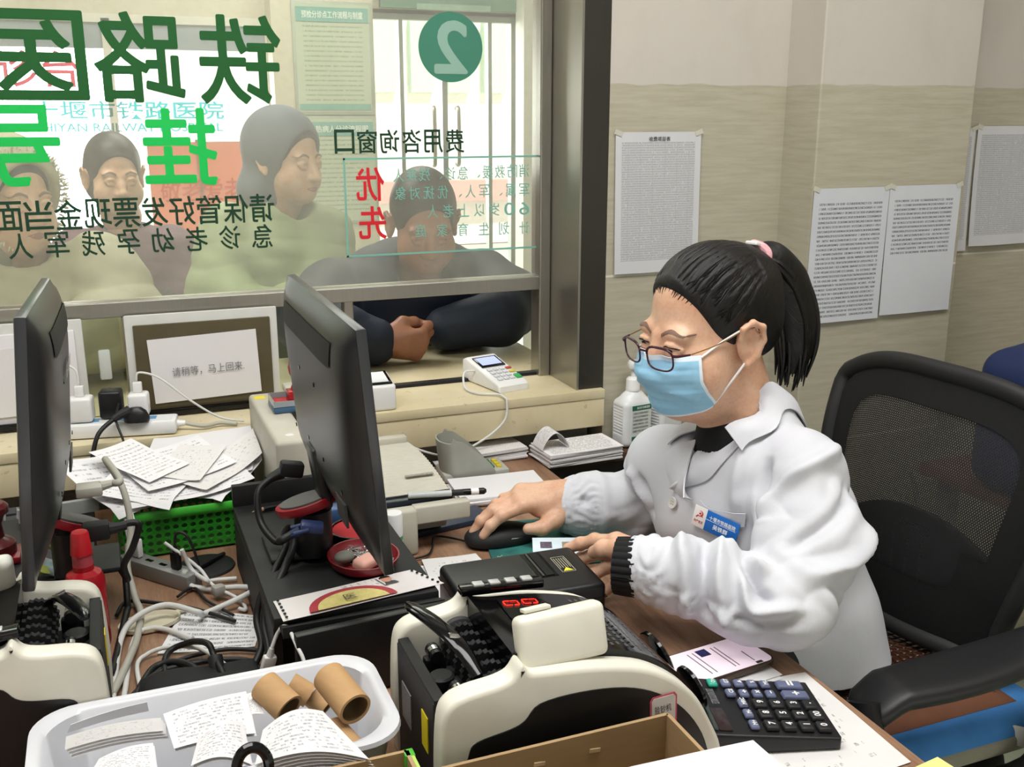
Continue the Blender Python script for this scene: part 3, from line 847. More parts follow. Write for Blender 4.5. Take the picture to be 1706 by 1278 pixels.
# ---- black box with a card slot (id-card reader)
t = thing('card_reader_box', 'black box with a card slot and warning label behind the bill counter', 'card reader', (.505, 1.24, .75))
C0 = basis((.500, 1.222, .7504), Vector((.999, -.045, 0)), Vector((.045, .999, 0)))
b = MB(C0); b.box((0, 0, .0375), (.205, .135, .075), bev=.009, seg=4); b.build('case', M_black, t)
b = MB(C0); b.box((0, 0, .054), (.2062, .1362, .0012)); b.build('lid_seam', M_gloss, t, 0)
b = MB(C0); b.box((.032, .016, .0752), (.032, .082, .0012), bev=.0004); s_ = b.build('slot_plate', M_gloss, t, 0)
b = MB(C0); b.box((.036, .016, .076), (.012, .076, .0016)); b.build('slot', mat('slot_dark', '#020202', .8, var=0), s_, 0)
b = MB(C0); b.box((.026, .016, .0761), (.003, .076, .002)); b.build('slot_lip', mat('slot_lip', '#3b3b3b', .3), s_, 0)
b = MB(C0)
for x0, x1, y0, y1 in ((.056, .077, .032, .033), (.056, .077, -.018, -.017), (.056, .057, -.018, .033), (.076, .077, -.018, .033)): b.box(((x0 + x1) / 2, (y0 + y1) / 2, .0753), (x1 - x0, y1 - y0, .0004))
for i in range(5):
    b.box((.0595 + i * .0036, .012, .0753), (.0011, .032, .0004))
lb = b.build('warning_label', mat('label_line_grey', '#9d9a86', .5, var=0), t, 0)
b = MB(C0); b.prism([(-.0075, -.005), (.0075, -.005), (0, .006)], .0005, Matrix.Translation((.0665, -.010, .0752))); b.build('warning_triangle', mat('warning_yellow', '#ddd034', .5, var=0), lb, 0)

# ---- monitors
def monitor(name, label, M, logo=False):
    """M: local x = viewing side, y along the width, z up; origin at the centre of the screen"""
    W, H = .430, .298
    t = thing(name, label, 'monitor', (M.translation.x, M.translation.y, .75))
    b = MB(M); b.box((0, 0, 0), (.013, W, H), bev=.003); b.build('bezel', mat('bezel_grey', '#36373a', .28, var=.05), t)
    b = MB(M); b.box((.0068, 0, .006), (.001, W - .034, H - .05)); b.build('screen', mat('screen_lit', '#dfe8f2', .2, var=0, emis='#cfe0f5', estr=.7), t, 0)
    def fn(u, v):
        a, c = abs(2 * u - 1), abs(2 * v - 1)
        d = .006 + .026 * (1 - a ** 6) ** .6 * (1 - c ** 5) ** .6
        if v < .25: d *= (.55 + .45 * (v / .25))
        return Vector((-d, (u - .5) * W * .995, (v - .5) * H * .995))
    b = MB(M); b.sheet(fn, 40, 30)
    sh = b.build('back_shell', mat('monitor_back', '#2a2a2b', .34, var=.08), t, 60)
    def fv(u, v):
        p = fn(.14 + u * .72, .82 + v * .10); p.x -= .0012; return p
    b = MB(M); b.sheet(fv, 24, 4); b.build('vent_band', mat('vent_dark', '#0e0e0f', .55), sh, 60)
    for y, z in ((.05, .05), (-.05, .05), (.05, -.05), (-.05, -.05), (.15, -.06), (-.15, -.06)):
        b = MB(M); b.cyl((-.0315, y, z), (-.0328, y, z), .003, n=10); b.build('screw_hole', M_gloss, sh)
    b = MB(M); b.box((-.0305, -.13, -.09), (.003, .05, .03)); b.build('rating_plate', mat('rating_plate', '#3b3b3b', .5, var=.3, vscale=300), sh, 0)
    if logo:
        text('logo', 'lenovo', mat('logo_silver', '#cfcfcc', .4, var=0), sh, M @ Vector((-.0350, -.02, .062)), M.to_3x3() @ Vector((0, -1, 0)), M.to_3x3() @ Vector((0, 0, 1)), .12, .024, .012)
    return t, M
tilt = R(4.5)
def mon_mat(c, heading):
    return Matrix.Translation(c) @ Matrix.Rotation(R(heading), 4, 'Z') @ Matrix.Rotation(-tilt, 4, 'Y')
mR, MR = monitor('monitor', 'black monitor seen from behind, standing on the black riser in the middle', mon_mat((.262, 1.291, 1.074), 0))
mL, ML = monitor('monitor', 'black monitor at the left edge with silver lettering on its back', mon_mat((-.097, 1.345, 1.090), 179) @ Matrix.Rotation(R(3.0), 4, 'X'), True)
def stand(t, x, y, z0, ring_dir, M, base_rot=0):
    tl = -17 if ring_dir > 0 else 24
    b = MB(); b.box((x - .018 * ring_dir, y + .036, z0 + .005), (.088, .095, .009), (0, 0, base_rot), bev=.02 * .2); b.build('base', M_matt, t)
    b = MB(); b.cyl((x, y, z0 + .008), (x, y, z0 + .072), .026, n=32)
    col = b.build('column', M_black, t)
    sl = Matrix.Translation((x, y, z0 + .075)) @ Euler((R(4), R(tl), R(-28 * ring_dir))).to_matrix().to_4x4()
    b = MB(sl)
    n = 40; ring = [(math.cos(2 * PI * i / n) * .043 - .008 * ring_dir, math.sin(2 * PI * i / n) * .029) for i in range(n)]
    b.prism(ring, .012, bev=.001)
    o = b.build('cable_ring', mat('ring_red', '#8e1522', .35, var=.04), t, 40)
    b = MB(sl); b.prism([(p[0] * .86, p[1] * .84) for p in ring], .003, Matrix.Translation((0, 0, .0115))); b.build('ring_cap', mat('cap_grey', '#5d5c5a', .55), o, 40)
    b = MB(); b.box((x + .012 * ring_dir, y, z0 + .12), (.016, .05, .09), (0, -8 * ring_dir, 0), bev=.006); b.build('neck', M_black, t)
stand(mR, .232, 1.33, .85, 1, MR)
stand(mL, -.084, 1.455, .82, -1, ML)

# ---- black riser under the right monitor, with a drawer
t = thing('monitor_riser', 'black wooden riser with a drawer under the right monitor', 'riser', (.255, 1.39, .75))
b = MB(); b.box((.255, 1.365, .8425), (.213, .40, .015), bev=.002); b.build('top', M_matt, t)
b = MB(); b.prism([(0, 0), (.030, 0), (.030, .004), (0, .0145)], .205, basis((.155, 1.137, .836), (0, 1, 0), (0, 0, 1), (1, 0, 0))); b.build('front_lip', M_matt, t, 0)
for x in (.153, .357):
    b = MB(); b.box((x, 1.365, .7925), (.010, .39, .085)); b.build('side_panel', M_matt, t, 0)
b = MB(); b.box((.255, 1.568, .866), (.213, .012, .036), bev=.001); b.build('back_rail', M_matt, t)
b = MB(); b.box((.293, 1.1285, .8015), (.255, .014, .096), (0, 0, 5), bev=.0015); dr = b.build('drawer_front', M_black, t)
b = MB(); b.lathe([(0, 0), (.003, 0), (.0028, .006), (.006, .009), (.0065, .013), (.004, .017), (0, .018)], M=basis((.2215, 1.1155, .776), (1, 0, 0), (0, 0, 1), (0, -1, 0)), n=18); b.build('knob', M_chrome, dr)
# ---- low dark riser under the left monitor
t = thing('monitor_riser', 'dark low riser under the left monitor behind the red ink bottle', 'riser', (-.2, 1.6, .75))
b = MB(); b.box((-.243, 1.57, .812), (.37, .30, .015), bev=.002); b.build('top', M_matt, t)
for x in (-.41, -.066):
    b = MB(); b.box((x, 1.57, .7775), (.012, .29, .055)); b.build('leg_panel', M_matt, t, 0)
b = MB(); b.box((-.11, 1.702, .832), (.12, .010, .022), (0, 0, 6)); b.build('back_strip', M_grey, t, 0)

# ---- passbook printer: ribbed ramp, dark mouth, beige front bar
t = thing('slip_printer', 'beige slip printer with ribbed paper ramp and a pen in its mouth', 'printer', (.40, 1.65, .75))
b = MB()
n = 44
def ramp(u, v): return Vector((.367 + .133 * u, 1.545 + .25 * v, .838 + .014 * math.sin(v * 2.6) + .0012 * math.sin(v * n * 2 * PI / 2)))
b.sheet(ramp, 2, 132, .004); b.build('paper_ramp', M_beige, t, 60)
b = MB(); b.box((.4335, 1.805, .848), (.133, .022, .018), bev=.004); b.build('rear_lip', M_beige, t)
b = MB(); b.box((.433, 1.675, .802), (.13, .255, .066), bev=.006); b.build('body', M_grey, t)
b = MB(); b.box((.435, 1.538, .822), (.134, .022, .026), bev=.003); b.build('mouth', mat('mouth_blue_black', '#1c222b', .3), t)
b = MB(); b.box((.400, 1.507, .790), (.062, .026, .080), bev=.006, seg=3); b.build('front_block', M_beige, t)
b = MB(); b.box((.474, 1.509, .816), (.096, .022, .030), bev=.003, seg=3); b.build('front_bar', M_beige, t)
b = MB(); b.box((.465, 1.60, .8495), (.05, .008, .001)); b.build('maker_plate', mat('plate_grey', '#8d8c80', .4, var=.3, vscale=300), t, 0)

# ---- beige printer at the counter end
t = thing('dot_printer', 'tall beige printer carrying the ink pad and red stamp', 'printer', (.28, 1.74, .75))
b = MB(); b.box((.250, 1.735, .8468), (.056, .318, .192), bev=.007, seg=3); b.build('side_housing', M_beige, t)
b = MB(); b.prism([(0, 0), (.22, 0), (.22, .19), (.05, .188), (.012, .17)], .010, basis((.285, 1.595, .75), (0, 1, 0), (0, 0, 1), (1, 0, 0))); b.build('edge_trim', M_white, t, 0)
b = MB(); b.prism([(0, 0), (.24, 0), (.24, .178), (.06, .176), (.035, .165)], .064, basis((.296, 1.60, .751), (0, 1, 0), (0, 0, 1), (1, 0, 0)), bev=.003); b.build('body', M_grey, t)
b = MB(); b.box((.32, 1.858, .952), (.07, .074, .014), bev=.004); b.build('rear_cover', M_beige, t)
b = MB(); b.quad((.292, 1.605, .927), (.345, 1.605, .927), (.345, 1.730, .9435), (.292, 1.730, .9435), .001); b.build('printed_guide', paper_mat('guide_print', 12, 10, dens=.5, ink='#9a9a98'), t, 0)
b = MB(); b.box((.238, 1.862, .9425), (.020, .022, .001)); b.build('yellow_label', bpy.data.materials['yellow_label'], t, 0)
b = MB(); b.lathe([(0, 0), (.007, 0), (.007, .0012), (0, .0012)], c=(.250, 1.612, .942)); b.build('round_sticker', M_white, t, 0)

# ================================================================ PEOPLE: shared builders
def skin_mat(name, col, red):
    t = NT(name); v = t.coord('Object')
    f = t.ramp(t.noise(v, 28, 4, 0.6), 0.35, 0.7)
    c = t.mix(f, col, red)
    c = t.mix(t.math('MULTIPLY', t.ramp(t.noise(v, 220, 2), 0.45, 0.7), 0.12), c, '#8a4a38')
    t.base(c); t.p.inputs['Roughness'].default_value = 0.45
    t.p.inputs['Subsurface Weight'].default_value = 0.12; t.p.inputs['Subsurface Radius'].default_value = (0.01, 0.004, 0.002)
    t.p.inputs['Subsurface Scale'].default_value = 0.4
    t.bump(t.noise(v, 300, 2), 0.06, 0.001)
    return t.m
M_skin = skin_mat('skin_warm', '#dcb497', '#cf9c7e')
M_skin2 = skin_mat('skin_tan', '#a9765a', '#95614a')
M_hair = None
def hair_mat(name, tie=(0, -.1, .09), col='#070606', hi='#191311'):
    """black hair; strands run from the hairline to the tie point (object axes)"""
    t = NT(name); c = t.n('ShaderNodeTexCoord'); mp = t.n('ShaderNodeMapping'); t.t.links.new(c.outputs['Object'], mp.inputs[0])
    mp.inputs['Location'].default_value = (-tie[0], -tie[1], -tie[2])
    x, y, z = t.sep(mp.outputs[0])
    p2 = t.math('MULTIPLY_ADD', y, 0.64, t.math('MULTIPLY', z, 0.77))
    ang = t.math('ARCTAN2', x, t.math('MULTIPLY', p2, -1.0))
    nz = t.noise(t.comb(t.math('MULTIPLY', ang, 26.0), t.math('MULTIPLY', y, 9.0), t.math('MULTIPLY', z, 9.0)), 1.6, 4, 0.7)
    t.base(t.mix(t.ramp(nz, 0.4, 0.75), col, hi)); t.p.inputs['Roughness'].default_value = 0.42
    t.p.inputs['Specular IOR Level'].default_value = 0.35
    t.bump(nz, 0.4, 0.003)
    return t.m

def hand_sdf(M, curl, spread=(7, 2, -4, -10), thumb=None, sc=1.0, fat=1.0, step=.0016, mirror=False, k=.006, nails=True):
    """hand in its own axes: wrist at the origin, y to the fingers, z back of the hand, +x thumb side. Returns world mesh"""
    mx = -1 if mirror else 1
    S = SDF((-.095, -.06, -.115), (.095, .215, .06), step)
    def V(x, y, z): return (mx * x * sc, y * sc, z * sc)
    S.cone(V(0, -.06, 0), V(0, .0, 0), .027 * fat, .026 * fat, .01)
    S.cone(V(0, 0, 0), V(0, .03, .002), .026 * fat, .026 * fat, .012)
    bx = (.0285, .009, -.0115, -.0305); by = (.088, .093, .088, .078)
    for i in range(4):
        S.cone(V(bx[i] * .55, .015, .0), V(bx[i], by[i], .004), .0155 * fat, .0122 * fat, .014)
    S.ell(V(.022, .04, -.012), (.019 * fat, .030, .014 * fat), k=.014)
    S.ell(V(-.024, .042, -.010), (.015 * fat, .034, .013 * fat), k=.014)
    Ls = ((.043, .026, .021), (.047, .029, .023), (.043, .028, .023), (.034, .021, .019))
    tips = []
    for i in range(4):
        a = R(spread[i]); p = Vector(V(bx[i], by[i], .002)); ang = 0
        for j in range(3):
            ang += R(curl[i][j])
            d = Vector((mx * math.sin(a) * math.cos(ang), math.cos(a) * math.cos(ang), -math.sin(ang)))
            q = p + d * Ls[i][j] * sc
            r0, r1 = ((.0102, .0092), (.0092, .0083), (.0083, .0070))[j]
            f = fat * (1, 1.03, .97, .86)[i]
            S.cone(p, q, r0 * f, r1 * f, .0025 if j else k)
            if j: S.ell(p + Vector((0, 0, .0015)), .0098 * f * (1 if j == 1 else .92), k=.004)
            p = q
        tips.append((p.copy(), d.copy(), Vector((mx * -math.sin(a) * 0, math.sin(ang), math.cos(ang)))))
    th = thumb or ((.022, .012, -.008), (.046, .040, -.016), (.058, .068, -.020), (.058, .094, -.022))
    P = [V(*q) for q in th]
    S.chain(P, [.0155 * fat, .0135 * fat, .0112 * fat, .0088 * fat], .008)
    return S.mesh(M)

def head_sdf(neck_end, fat=1.0, step=.0025, lo=(-.105, -.13, -.24), neck_r=.054):
    S = SDF(lo, (.105, .13, .14), step)
    S.ell((0, -.015, .038), (.074, .093, .086), k=0)
    S.ell((0, .028, -.03), (.064 * fat, .066, .085), k=.02)
    S.ell((0, .036, -.062), (.053 * fat, .054, .046), k=.025)
    S.ell((0, .072, -.080), (.024, .020, .020), k=.022)
    for s in (-1, 1):
        S.ell((s * .038, .050, -.040), (.031 * fat, .030, .034), k=.022)
        S.ell((s * .030, .074, .021), (.022, .012, .009), k=.014)
        S.ell((s * .032, .098, .003), (.017, .015, .0105), k=.012, mode='cut')
        S.ell((s * .0315, .0755, .003), .0128, k=.003)
        S.chain([(s * .015, .083, .003), (s * .024, .0885, .0088), (s * .034, .0885, .0098), (s * .046, .079, .004)], [.0026, .0034, .0036, .0026], .004)
        S.chain([(s * .016, .083, .001), (s * .026, .0875, -.0055), (s * .036, .0865, -.0055), (s * .046, .079, .002)], [.0024, .0036, .0036, .0026], .005)
        # ears
        S.ell((s * .078, -.012, -.004), (.010, .020, .031), k=.006)
        S.chain([(s * .084, .006, .006), (s * .088, .004, .022), (s * .090, -.012, .028), (s * .091, -.028, .018), (s * .089, -.030, -.002), (s * .085, -.018, -.022), (s * .082, -.004, -.032)], [.0035, .004, .0045, .0045, .004, .0055, .0065], .004)
        S.ell((s * .093, -.010, .002), (.010, .011, .016), k=.004, mode='cut')
        S.chain([(s * .084, -.018, -.006), (s * .086, -.020, .006), (s * .086, -.014, .016)], [.003, .003, .003], .003)
    S.chain([(0, .082, .014), (0, .093, -.008), (0, .106, -.030)], [.009, .0095, .0125], .010)
    for s in (-1, 1): S.ell((s * .0125, .094, -.033), (.0085, .011, .0085), k=.007)
    S.ell((0, .082, -.062), (.024, .012, .010), k=.012)
    S.cone((-.02, .0935, -.0625), (.02, .0935, -.0625), .0016, .0016, .003, 'cut')
    ne = Vector(neck_end)
    S.cone((0, -.025, -.05), tuple(ne), neck_r, neck_r * 1.12, .03)
    return S

def relax(me, it=2, f=.5):
    b = bmesh.new(); b.from_mesh(me)
    for _ in range(it): bmesh.ops.smooth_vert(b, verts=b.verts, factor=f, use_axis_x=True, use_axis_y=True, use_axis_z=True)
    b.to_mesh(me); b.free()

def snapper(me):
    b = bmesh.new(); b.from_mesh(me); t = BVHTree.FromBMesh(b); b.free()
    def snap(p, off=0.0):
        q, n, _, _ = t.find_nearest(Vector(p))
        return q + n * off, n
    snap.tree = t
    return snap

def resample(pts, n):
    P, _ = spline([Vector(p) for p in pts], [0] * len(pts), False, 16) if len(pts) > 2 else ([Vector(pts[0]).lerp(Vector(pts[1]), i / 16) for i in range(17)], 0)
    d = [0]
    for a, b in zip(P, P[1:]): d.append(d[-1] + (b - a).length)
    out = []
    for i in range(n + 1):
        s = d[-1] * i / n; k = 0
        while k < len(d) - 2 and d[k + 1] < s: k += 1
        f = (s - d[k]) / max(d[k + 1] - d[k], 1e-9)
        out.append(P[k].lerp(P[k + 1], min(max(f, 0), 1)))
    return out

def patch(name, A, B, snap, off, m, parent, nu=24, nv=8, thick=.002, lift=None, smooth=60):
    """cloth patch laid on a surface between edge curves A and B (world points)"""
    PA, PB = resample(A, nu), resample(B, nu)
    def fn(u, v):
        i = min(int(round(u * nu)), nu)
        p = PA[i].lerp(PB[i], v)
        o = off + (lift(u, v) if lift else 0)
        return snap(p, o)[0]
    b = MB(); b.sheet(fn, nu, nv, thick)
    return b.build(name, m, parent, smooth)

def folds(me, lst, snap, wav=None):
    """push vertices out (or in) along soft lines lying on the surface"""
    n = len(me.vertices); co = np.empty(n * 3); me.vertices.foreach_get('co', co); co = co.reshape(-1, 3)
    no = np.empty(n * 3); me.vertices.foreach_get('normal', no); no = no.reshape(-1, 3)
    d = np.zeros(n)
    for pts, amp, wid in lst:
        P = np.array([snap(p)[0] for p in resample(pts, 14)])
        lo, hi = P.min(0) - wid * 3, P.max(0) + wid * 3
        I = np.where(((co > lo) & (co < hi)).all(1))[0]
        if not len(I): continue
        C = co[I]; best = np.full(len(I), 1e9); tt = np.zeros(len(I))
        for k in range(len(P) - 1):
            e = P[k + 1] - P[k]; q = C - P[k]
            h = np.clip(q @ e / max(e @ e, 1e-12), 0, 1)
            r = np.linalg.norm(q - h[:, None] * e, axis=1)
            m = r < best; best[m] = r[m]; tt[m] = (k + h[m]) / (len(P) - 1)
        d[I] += amp * np.exp(-(best / wid) ** 2) * np.clip(np.sin(np.clip(tt, .02, .98) * PI) * 1.6, 0, 1)
    if wav is not None: d += wav(co, no)
    co = co + no * d[:, None]
    me.vertices.foreach_set('co', co.ravel()); me.update()

# ================================================================ THE CLERK
clerk = thing('person', 'woman in white coat, glasses and blue face mask sitting at the desk', 'person', (1.02, 1.20, .47))
HC = Vector((.800, 1.2455, 1.143))
f0 = Vector((-.9945, -.1045, 0)); pt = R(9)
hf = (f0 * math.cos(pt) - Vector((0, 0, 1)) * math.sin(pt)).normalized(); hr = Vector((-.1045, .9945, 0)); hu = hr.cross(hf)
HM = basis(HC, hr, hf, hu)
HI = HM.inverted()
neck_base = HI @ Vector((.865, 1.225, .965))
S = head_sdf(neck_base, fat=1.08, neck_r=.056)
S.ell((0, .028, -.092), (.044, .048, .026), k=.03)
me_head = S.mesh(HM); relax(me_head, 1, .5)
snap_face = snapper(me_head)
# hands
MHR = basis((.682, 1.478, .800), Vector((-.06, -1, .08)).normalized(), Vector((-.985, .09, -.03)).normalized(), None)
def ortho(o, x, y):
    y = Vector(y).normalized(); x = Vector(x); x = (x - y * x.dot(y)).normalized()
    return basis(o, x, y, x.cross(y))
MHR = ortho((.690, 1.480, .820), (-.15, -1, -.10), (-.99, .12, .03))
# axes: x to the thumb side (towards the camera), y to the fingertips, z = x cross y
if MHR.to_3x3().col[2].z < 0: MHR = MHR @ Matrix.Diagonal((1, 1, -1, 1))
me_hr = hand_sdf(MHR, ((20, 22, 12), (18, 24, 14), (22, 30, 16), (26, 32, 18)), fat=1.05, sc=.95, spread=(4, 1, -2, -5), thumb=((.022, .012, -.010), (.044, .036, -.022), (.054, .060, -.030), (.050, .084, -.032)))
MHL = ortho((.674, 1.140, .842), (-.45, -.15, .85), (-.13, .96, -.22))
if MHL.to_3x3().col[2].x < 0: MHL = MHL @ Matrix.Diagonal((1, 1, -1, 1))
me_hl = hand_sdf(MHL, ((16, 20, 10), (20, 24, 12), (26, 28, 14), (32, 30, 16)), fat=1.12, sc=.95, thumb=((.022, .012, -.008), (.042, .040, -.020), (.046, .068, -.030), (.040, .092, -.036)))
# trunk and arms under the clothes
S = SDF((.62, .90, .42), (1.2, 1.58, 1.06), .008)
bf = Vector((-.91, -.41, 0)).normalized(); br = Vector((-.41, .91, 0)).normalized()
BA = basis((0, 0, 0), bf, br, (0, 0, 1))
S.ell((.975, 1.235, .70), (.10, .13, .06), BA); S.ell((.935, 1.245, .775), (.085, .115, .10), BA, .05); S.ell((.895, 1.235, .86), (.11, .145, .12), BA, .05)
S.cone((.905, 1.16, .90), (.84, 1.34, .88), .035, .035, .04)
S.chain([(0.8855,1.1288,0.9434), (0.8550,1.0674,0.8805), (0.7876,1.0157,0.8195), (0.7002,1.1005,0.8390), (.655, 1.138, .838)], [.035, .035, .034, .03, .027], .02)
S.chain([(.83, 1.36, .88), (.875, 1.432, .80), (.682, 1.480, .803)], [.035, .034, .027], .02)
S.cone((.885, 1.215, .90), (.868, 1.225, .985), .062, .058, .04)
me_trunk = S.mesh()
body = link('body', join_mesh([me_head, me_trunk, me_hr, me_hl]), M_skin, clerk, 180)

# ---- trousers and shoes under the desk
S = SDF((.30, .85, .0), (1.2, 1.6, .76), .008)
S.ell((.975, 1.235, .688), (.115, .14, .06), BA, 0)
for dy, kx in ((-.09, .48), (.09, .46)):
    S.chain([(.95 + dy * -.3, 1.235 + dy, .668), (kx, 1.22 + dy * 1.3, .655), (kx + .05, 1.22 + dy * 1.3, .10)], [.048, .050, .045], .03)
link('trousers', S.mesh(), mat('dark_trousers', '#23242b', .8), clerk, 180)
for dy, kx in ((-.09, .48), (.09, .46)):
    b = MB(); b.sph((kx, 1.22 + dy * 1.3, .045), (.12, .045, .045)); b.box((kx, 1.22 + dy * 1.3, .012), (.22, .08, .024), bev=.01); b.build('shoe', mat('shoe_black', '#151515', .4), clerk, 60)

# ---- white coat
M_coat = NT('white_cotton')
_v = M_coat.coord('Object')
M_coat.base(M_coat.mix(M_coat.ramp(M_coat.noise(_v, 12, 3), .3, .7), '#cbccd2', '#d4d5da'))
M_coat.p.inputs['Roughness'].default_value = .8; M_coat.p.inputs['Specular IOR Level'].default_value = .2
M_coat.bump(M_coat.noise(M_coat.coord('Object', (1, 1, .4)), 55, 4, .6), .22, .003)
M_coat = M_coat.m
S = SDF((.60, .88, .40), (1.24, 1.60, 1.12), .0042)
S.ell((.985, 1.232, .58), (.135, .168, .12), BA, 0)
S.ell((.945, 1.235, .68), (.145, .165, .17), BA, .05)
S.ell((.895, 1.240, .85), (.135, .170, .13), BA, .05)
La = [(0.8810,1.1173,0.9551), (0.8536,1.0530,0.8866), (0.7852,1.0060,0.8211), (0.7436,1.0421,0.8311), (0.6951,1.0922,0.8418), (0.6578,1.1251,0.8463), (0.6449,1.1356,0.8458)]
Ra = [(0.8125,1.3683,0.9004), (.845, 1.42, .86), (.880, 1.435, .805), (.80, 1.452, .802), (.735, 1.468, .803), (.705, 1.474, .803), (.694, 1.477, .803)]
S.cone(La[0], Ra[0], .060, .058, .05)
S.cone((.893, 1.220, .92), (.872, 1.225, 1.005), .085, .066, .05)
S.chain(La, [.062, .064, .060, .052, .047, .044, .041], .018)
S.chain(Ra, [.060, .062, .060, .056, .052, .047, .042], .018)
# open neck
S.cone(HM @ Vector((0, .02, -.12)), (.862, 1.222, 1.0), .056, .060, .006, 'cut')
S.cone((.805, 1.225, 1.0), (.748, 1.198, .945), .026, .006, .006, 'cut')
# open cuffs
WL = Vector(La[-1]); WLd = (WL - Vector(La[-2])).normalized()
S.cone(tuple(WL + WLd * .055), tuple(WL + WLd * .012), .036, .034, .003, 'cut')
S.cone((.672, 1.481, .803), (.700, 1.476, .803), .035, .033, .003, 'cut')
S.op((0, 0, 0), (2, 2, 2), 0, lambda P: .617 - P[2], 0, 'and')
me = S.mesh(); relax(me, 2)
snap = snapper(me)
LA = np.array(La); RA = np.array(Ra)
def arm_param(co, A):
    best = np.full(len(co), 1e9); T = np.zeros(len(co)); U = np.zeros((len(co), 3)); E = np.zeros((len(co), 3)); s0 = 0
    for k in range(len(A) - 1):
        e = A[k + 1] - A[k]; l = np.linalg.norm(e); e = e / l; q = co - A[k]
        h = np.clip(q @ e, 0, l); w = q - h[:, None] * e; r = np.linalg.norm(w, axis=1)
        m = r < best; best[m] = r[m]; T[m] = s0 + h[m]; U[m] = w[m] / np.maximum(r[m], 1e-6)[:, None]; E[m] = e
        s0 += l
    return best, T, U, s0
def wav(co, no):
    d = np.zeros(len(co))
    for A, lim in ((LA, .10), (RA, .09)):
        r, T, U, tot = arm_param(co, A)
        ang = np.arctan2(U[:, 2], U[:, 0] * .7 - U[:, 1] * .7)
        end = tot - T
        w = np.clip((lim - r) / .025, 0, 1) * np.clip(T / .06, 0, 1)
        fold = np.sin(T * 62 + 1.5 * np.sin(ang * 1.0 + .7) + 1.1 * np.sin(ang * 2 + T * 25)) * np.sin(ang * 1.5 + T * 21 + .5)
        ph1 = T * 33 + 1.5 * np.sin(ang + .7) + 1.0 * np.sin(ang * 2 + T * 25); ph2 = T * 19 - 2.2 * ang + 1.2 * np.sin(T * 40)
        fold = (np.abs(np.sin(ph1)) ** .7 - .6) * (.55 + .45 * np.sin(ang * 1.5 + T * 21 + .5)) + .7 * (np.abs(np.sin(ph2)) ** .8 - .6)
        d += w * .0085 * fold * np.clip((end - .035) / .03, 0, 1)
        d += w * .0038 * np.sin(ang * 3 + T * 70 + 2 * np.sin(T * 33)) * np.clip((end - .03) / .03, 0, 1)
        c = np.clip((.045 - end) / .012, 0, 1) * w
        d += c * .0021 * np.sin(ang * 30 + 3 * np.sin(T * 120)) 
        d += w * .004 * np.exp(-((end - .050) / .009) ** 2)
    x, y, z = co.T
    s = (co - np.array([.93, 1.2, .8])) @ np.array(br)
    d += .0035 * np.sin(z * 34 + 8 * s + 2 * np.sin(s * 14)) * np.clip((.86 - z) / .1, 0, 1) * np.clip((r - .08) / .03, 0, 1)
    d += .0025 * np.sin(s * 46 + 3 * np.sin(z * 16)) * np.clip((z - .72) / .1, 0, 1) * np.clip((r - .08) / .03, 0, 1)
    return d
FOLDS = [
    ([(0.7407,1.0564,0.8775), (0.7421,1.0142,0.8485), (0.7613,0.9816,0.8390)], -.012, .010), ([(0.7331,1.0749,0.8928), (0.7404,1.0356,0.8821), (0.7578,0.9936,0.8762)], .010, .012),
    ([(0.7367,1.0415,0.8587), (0.7419,0.9991,0.8343), (0.7776,0.9545,0.8446)], .010, .010), ([(0.7196,1.0903,0.8887), (0.7184,1.0335,0.8440), (0.7101,1.0032,0.8043)], .009, .012),
    ([(0.7026,1.0915,0.8691), (0.7005,1.0472,0.8280), (0.6908,1.0228,0.8069)], -.008, .010), ([(0.6792,1.1163,0.8847), (0.6827,1.0729,0.8543), (0.6768,1.0522,0.8126)], .007, .011),
    ([(0.9242,1.0866,1.0057), (0.8529,1.0809,0.9642), (0.7818,1.0711,0.9083)], .008, .013), ([(0.9218,1.0535,0.9642), (0.8523,1.0230,0.9162), (0.7789,1.0114,0.8901)], -.008, .012),
    ([(0.9240,1.0368,0.9085), (0.8426,0.9938,0.8783), (0.7850,0.9785,0.8613)], .008, .012), ([(0.8372,1.1166,0.9895), (0.8043,1.1036,0.9367), (0.7839,1.0857,0.8846)], -.010, .010),
    ([(0.8223,1.1570,1.0322), (0.7813,1.1398,0.9538), (0.7618,1.1191,0.8926)], .005, .014), ([(0.9208,1.0329,0.8119), (0.8725,1.0188,0.7731), (0.8261,1.0066,0.7435)], .007, .013),
    ([(0.9463,1.0331,0.7701), (0.8974,1.0192,0.7311), (0.8433,1.0123,0.7094)], -.006, .010),
    ([(0.7400,1.3517,0.8971), (0.7316,1.3243,0.8675), (0.7141,1.3184,0.8220)], -.008, .010), ([(0.7009,1.3800,0.9029), (0.6967,1.3382,0.8675), (0.6883,1.3299,0.8265)], .007, .010),
    ([(0.6768,1.3844,0.8844), (0.6652,1.3482,0.8584)], -.006, .008)]
folds(me, [(p, a * 2.0, w * .8) for p, a, w in FOLDS], snap, wav)
relax(me, 1, .4)
# cloth rests on the desk top and against its edge instead of passing through
for v in me.vertices:
    c = v.co
    if c.x < .812 and c.z < .7560:
        if c.z > .745: c.z = .7560
        elif c.z > .725: c.x = max(c.x, .8035); c.z = .7560
        else: c.x = max(c.x, .8035)
me.update()
snap = snapper(me)
coat = link('white_coat', me, M_coat, clerk, 180)
# collar, lapels, pocket, button, badge: laid on from in front of her chest
FRONT = Vector((.60, .745, -.29)).normalized()
def chest(p, off=0.0):
    p = Vector(p); h = snap.tree.ray_cast(p - FRONT * .16, FRONT, .5)
    if h[0] is None: return snap_near(p, off)
    return h[0] + h[1] * off, h[1]
snap_near = snap
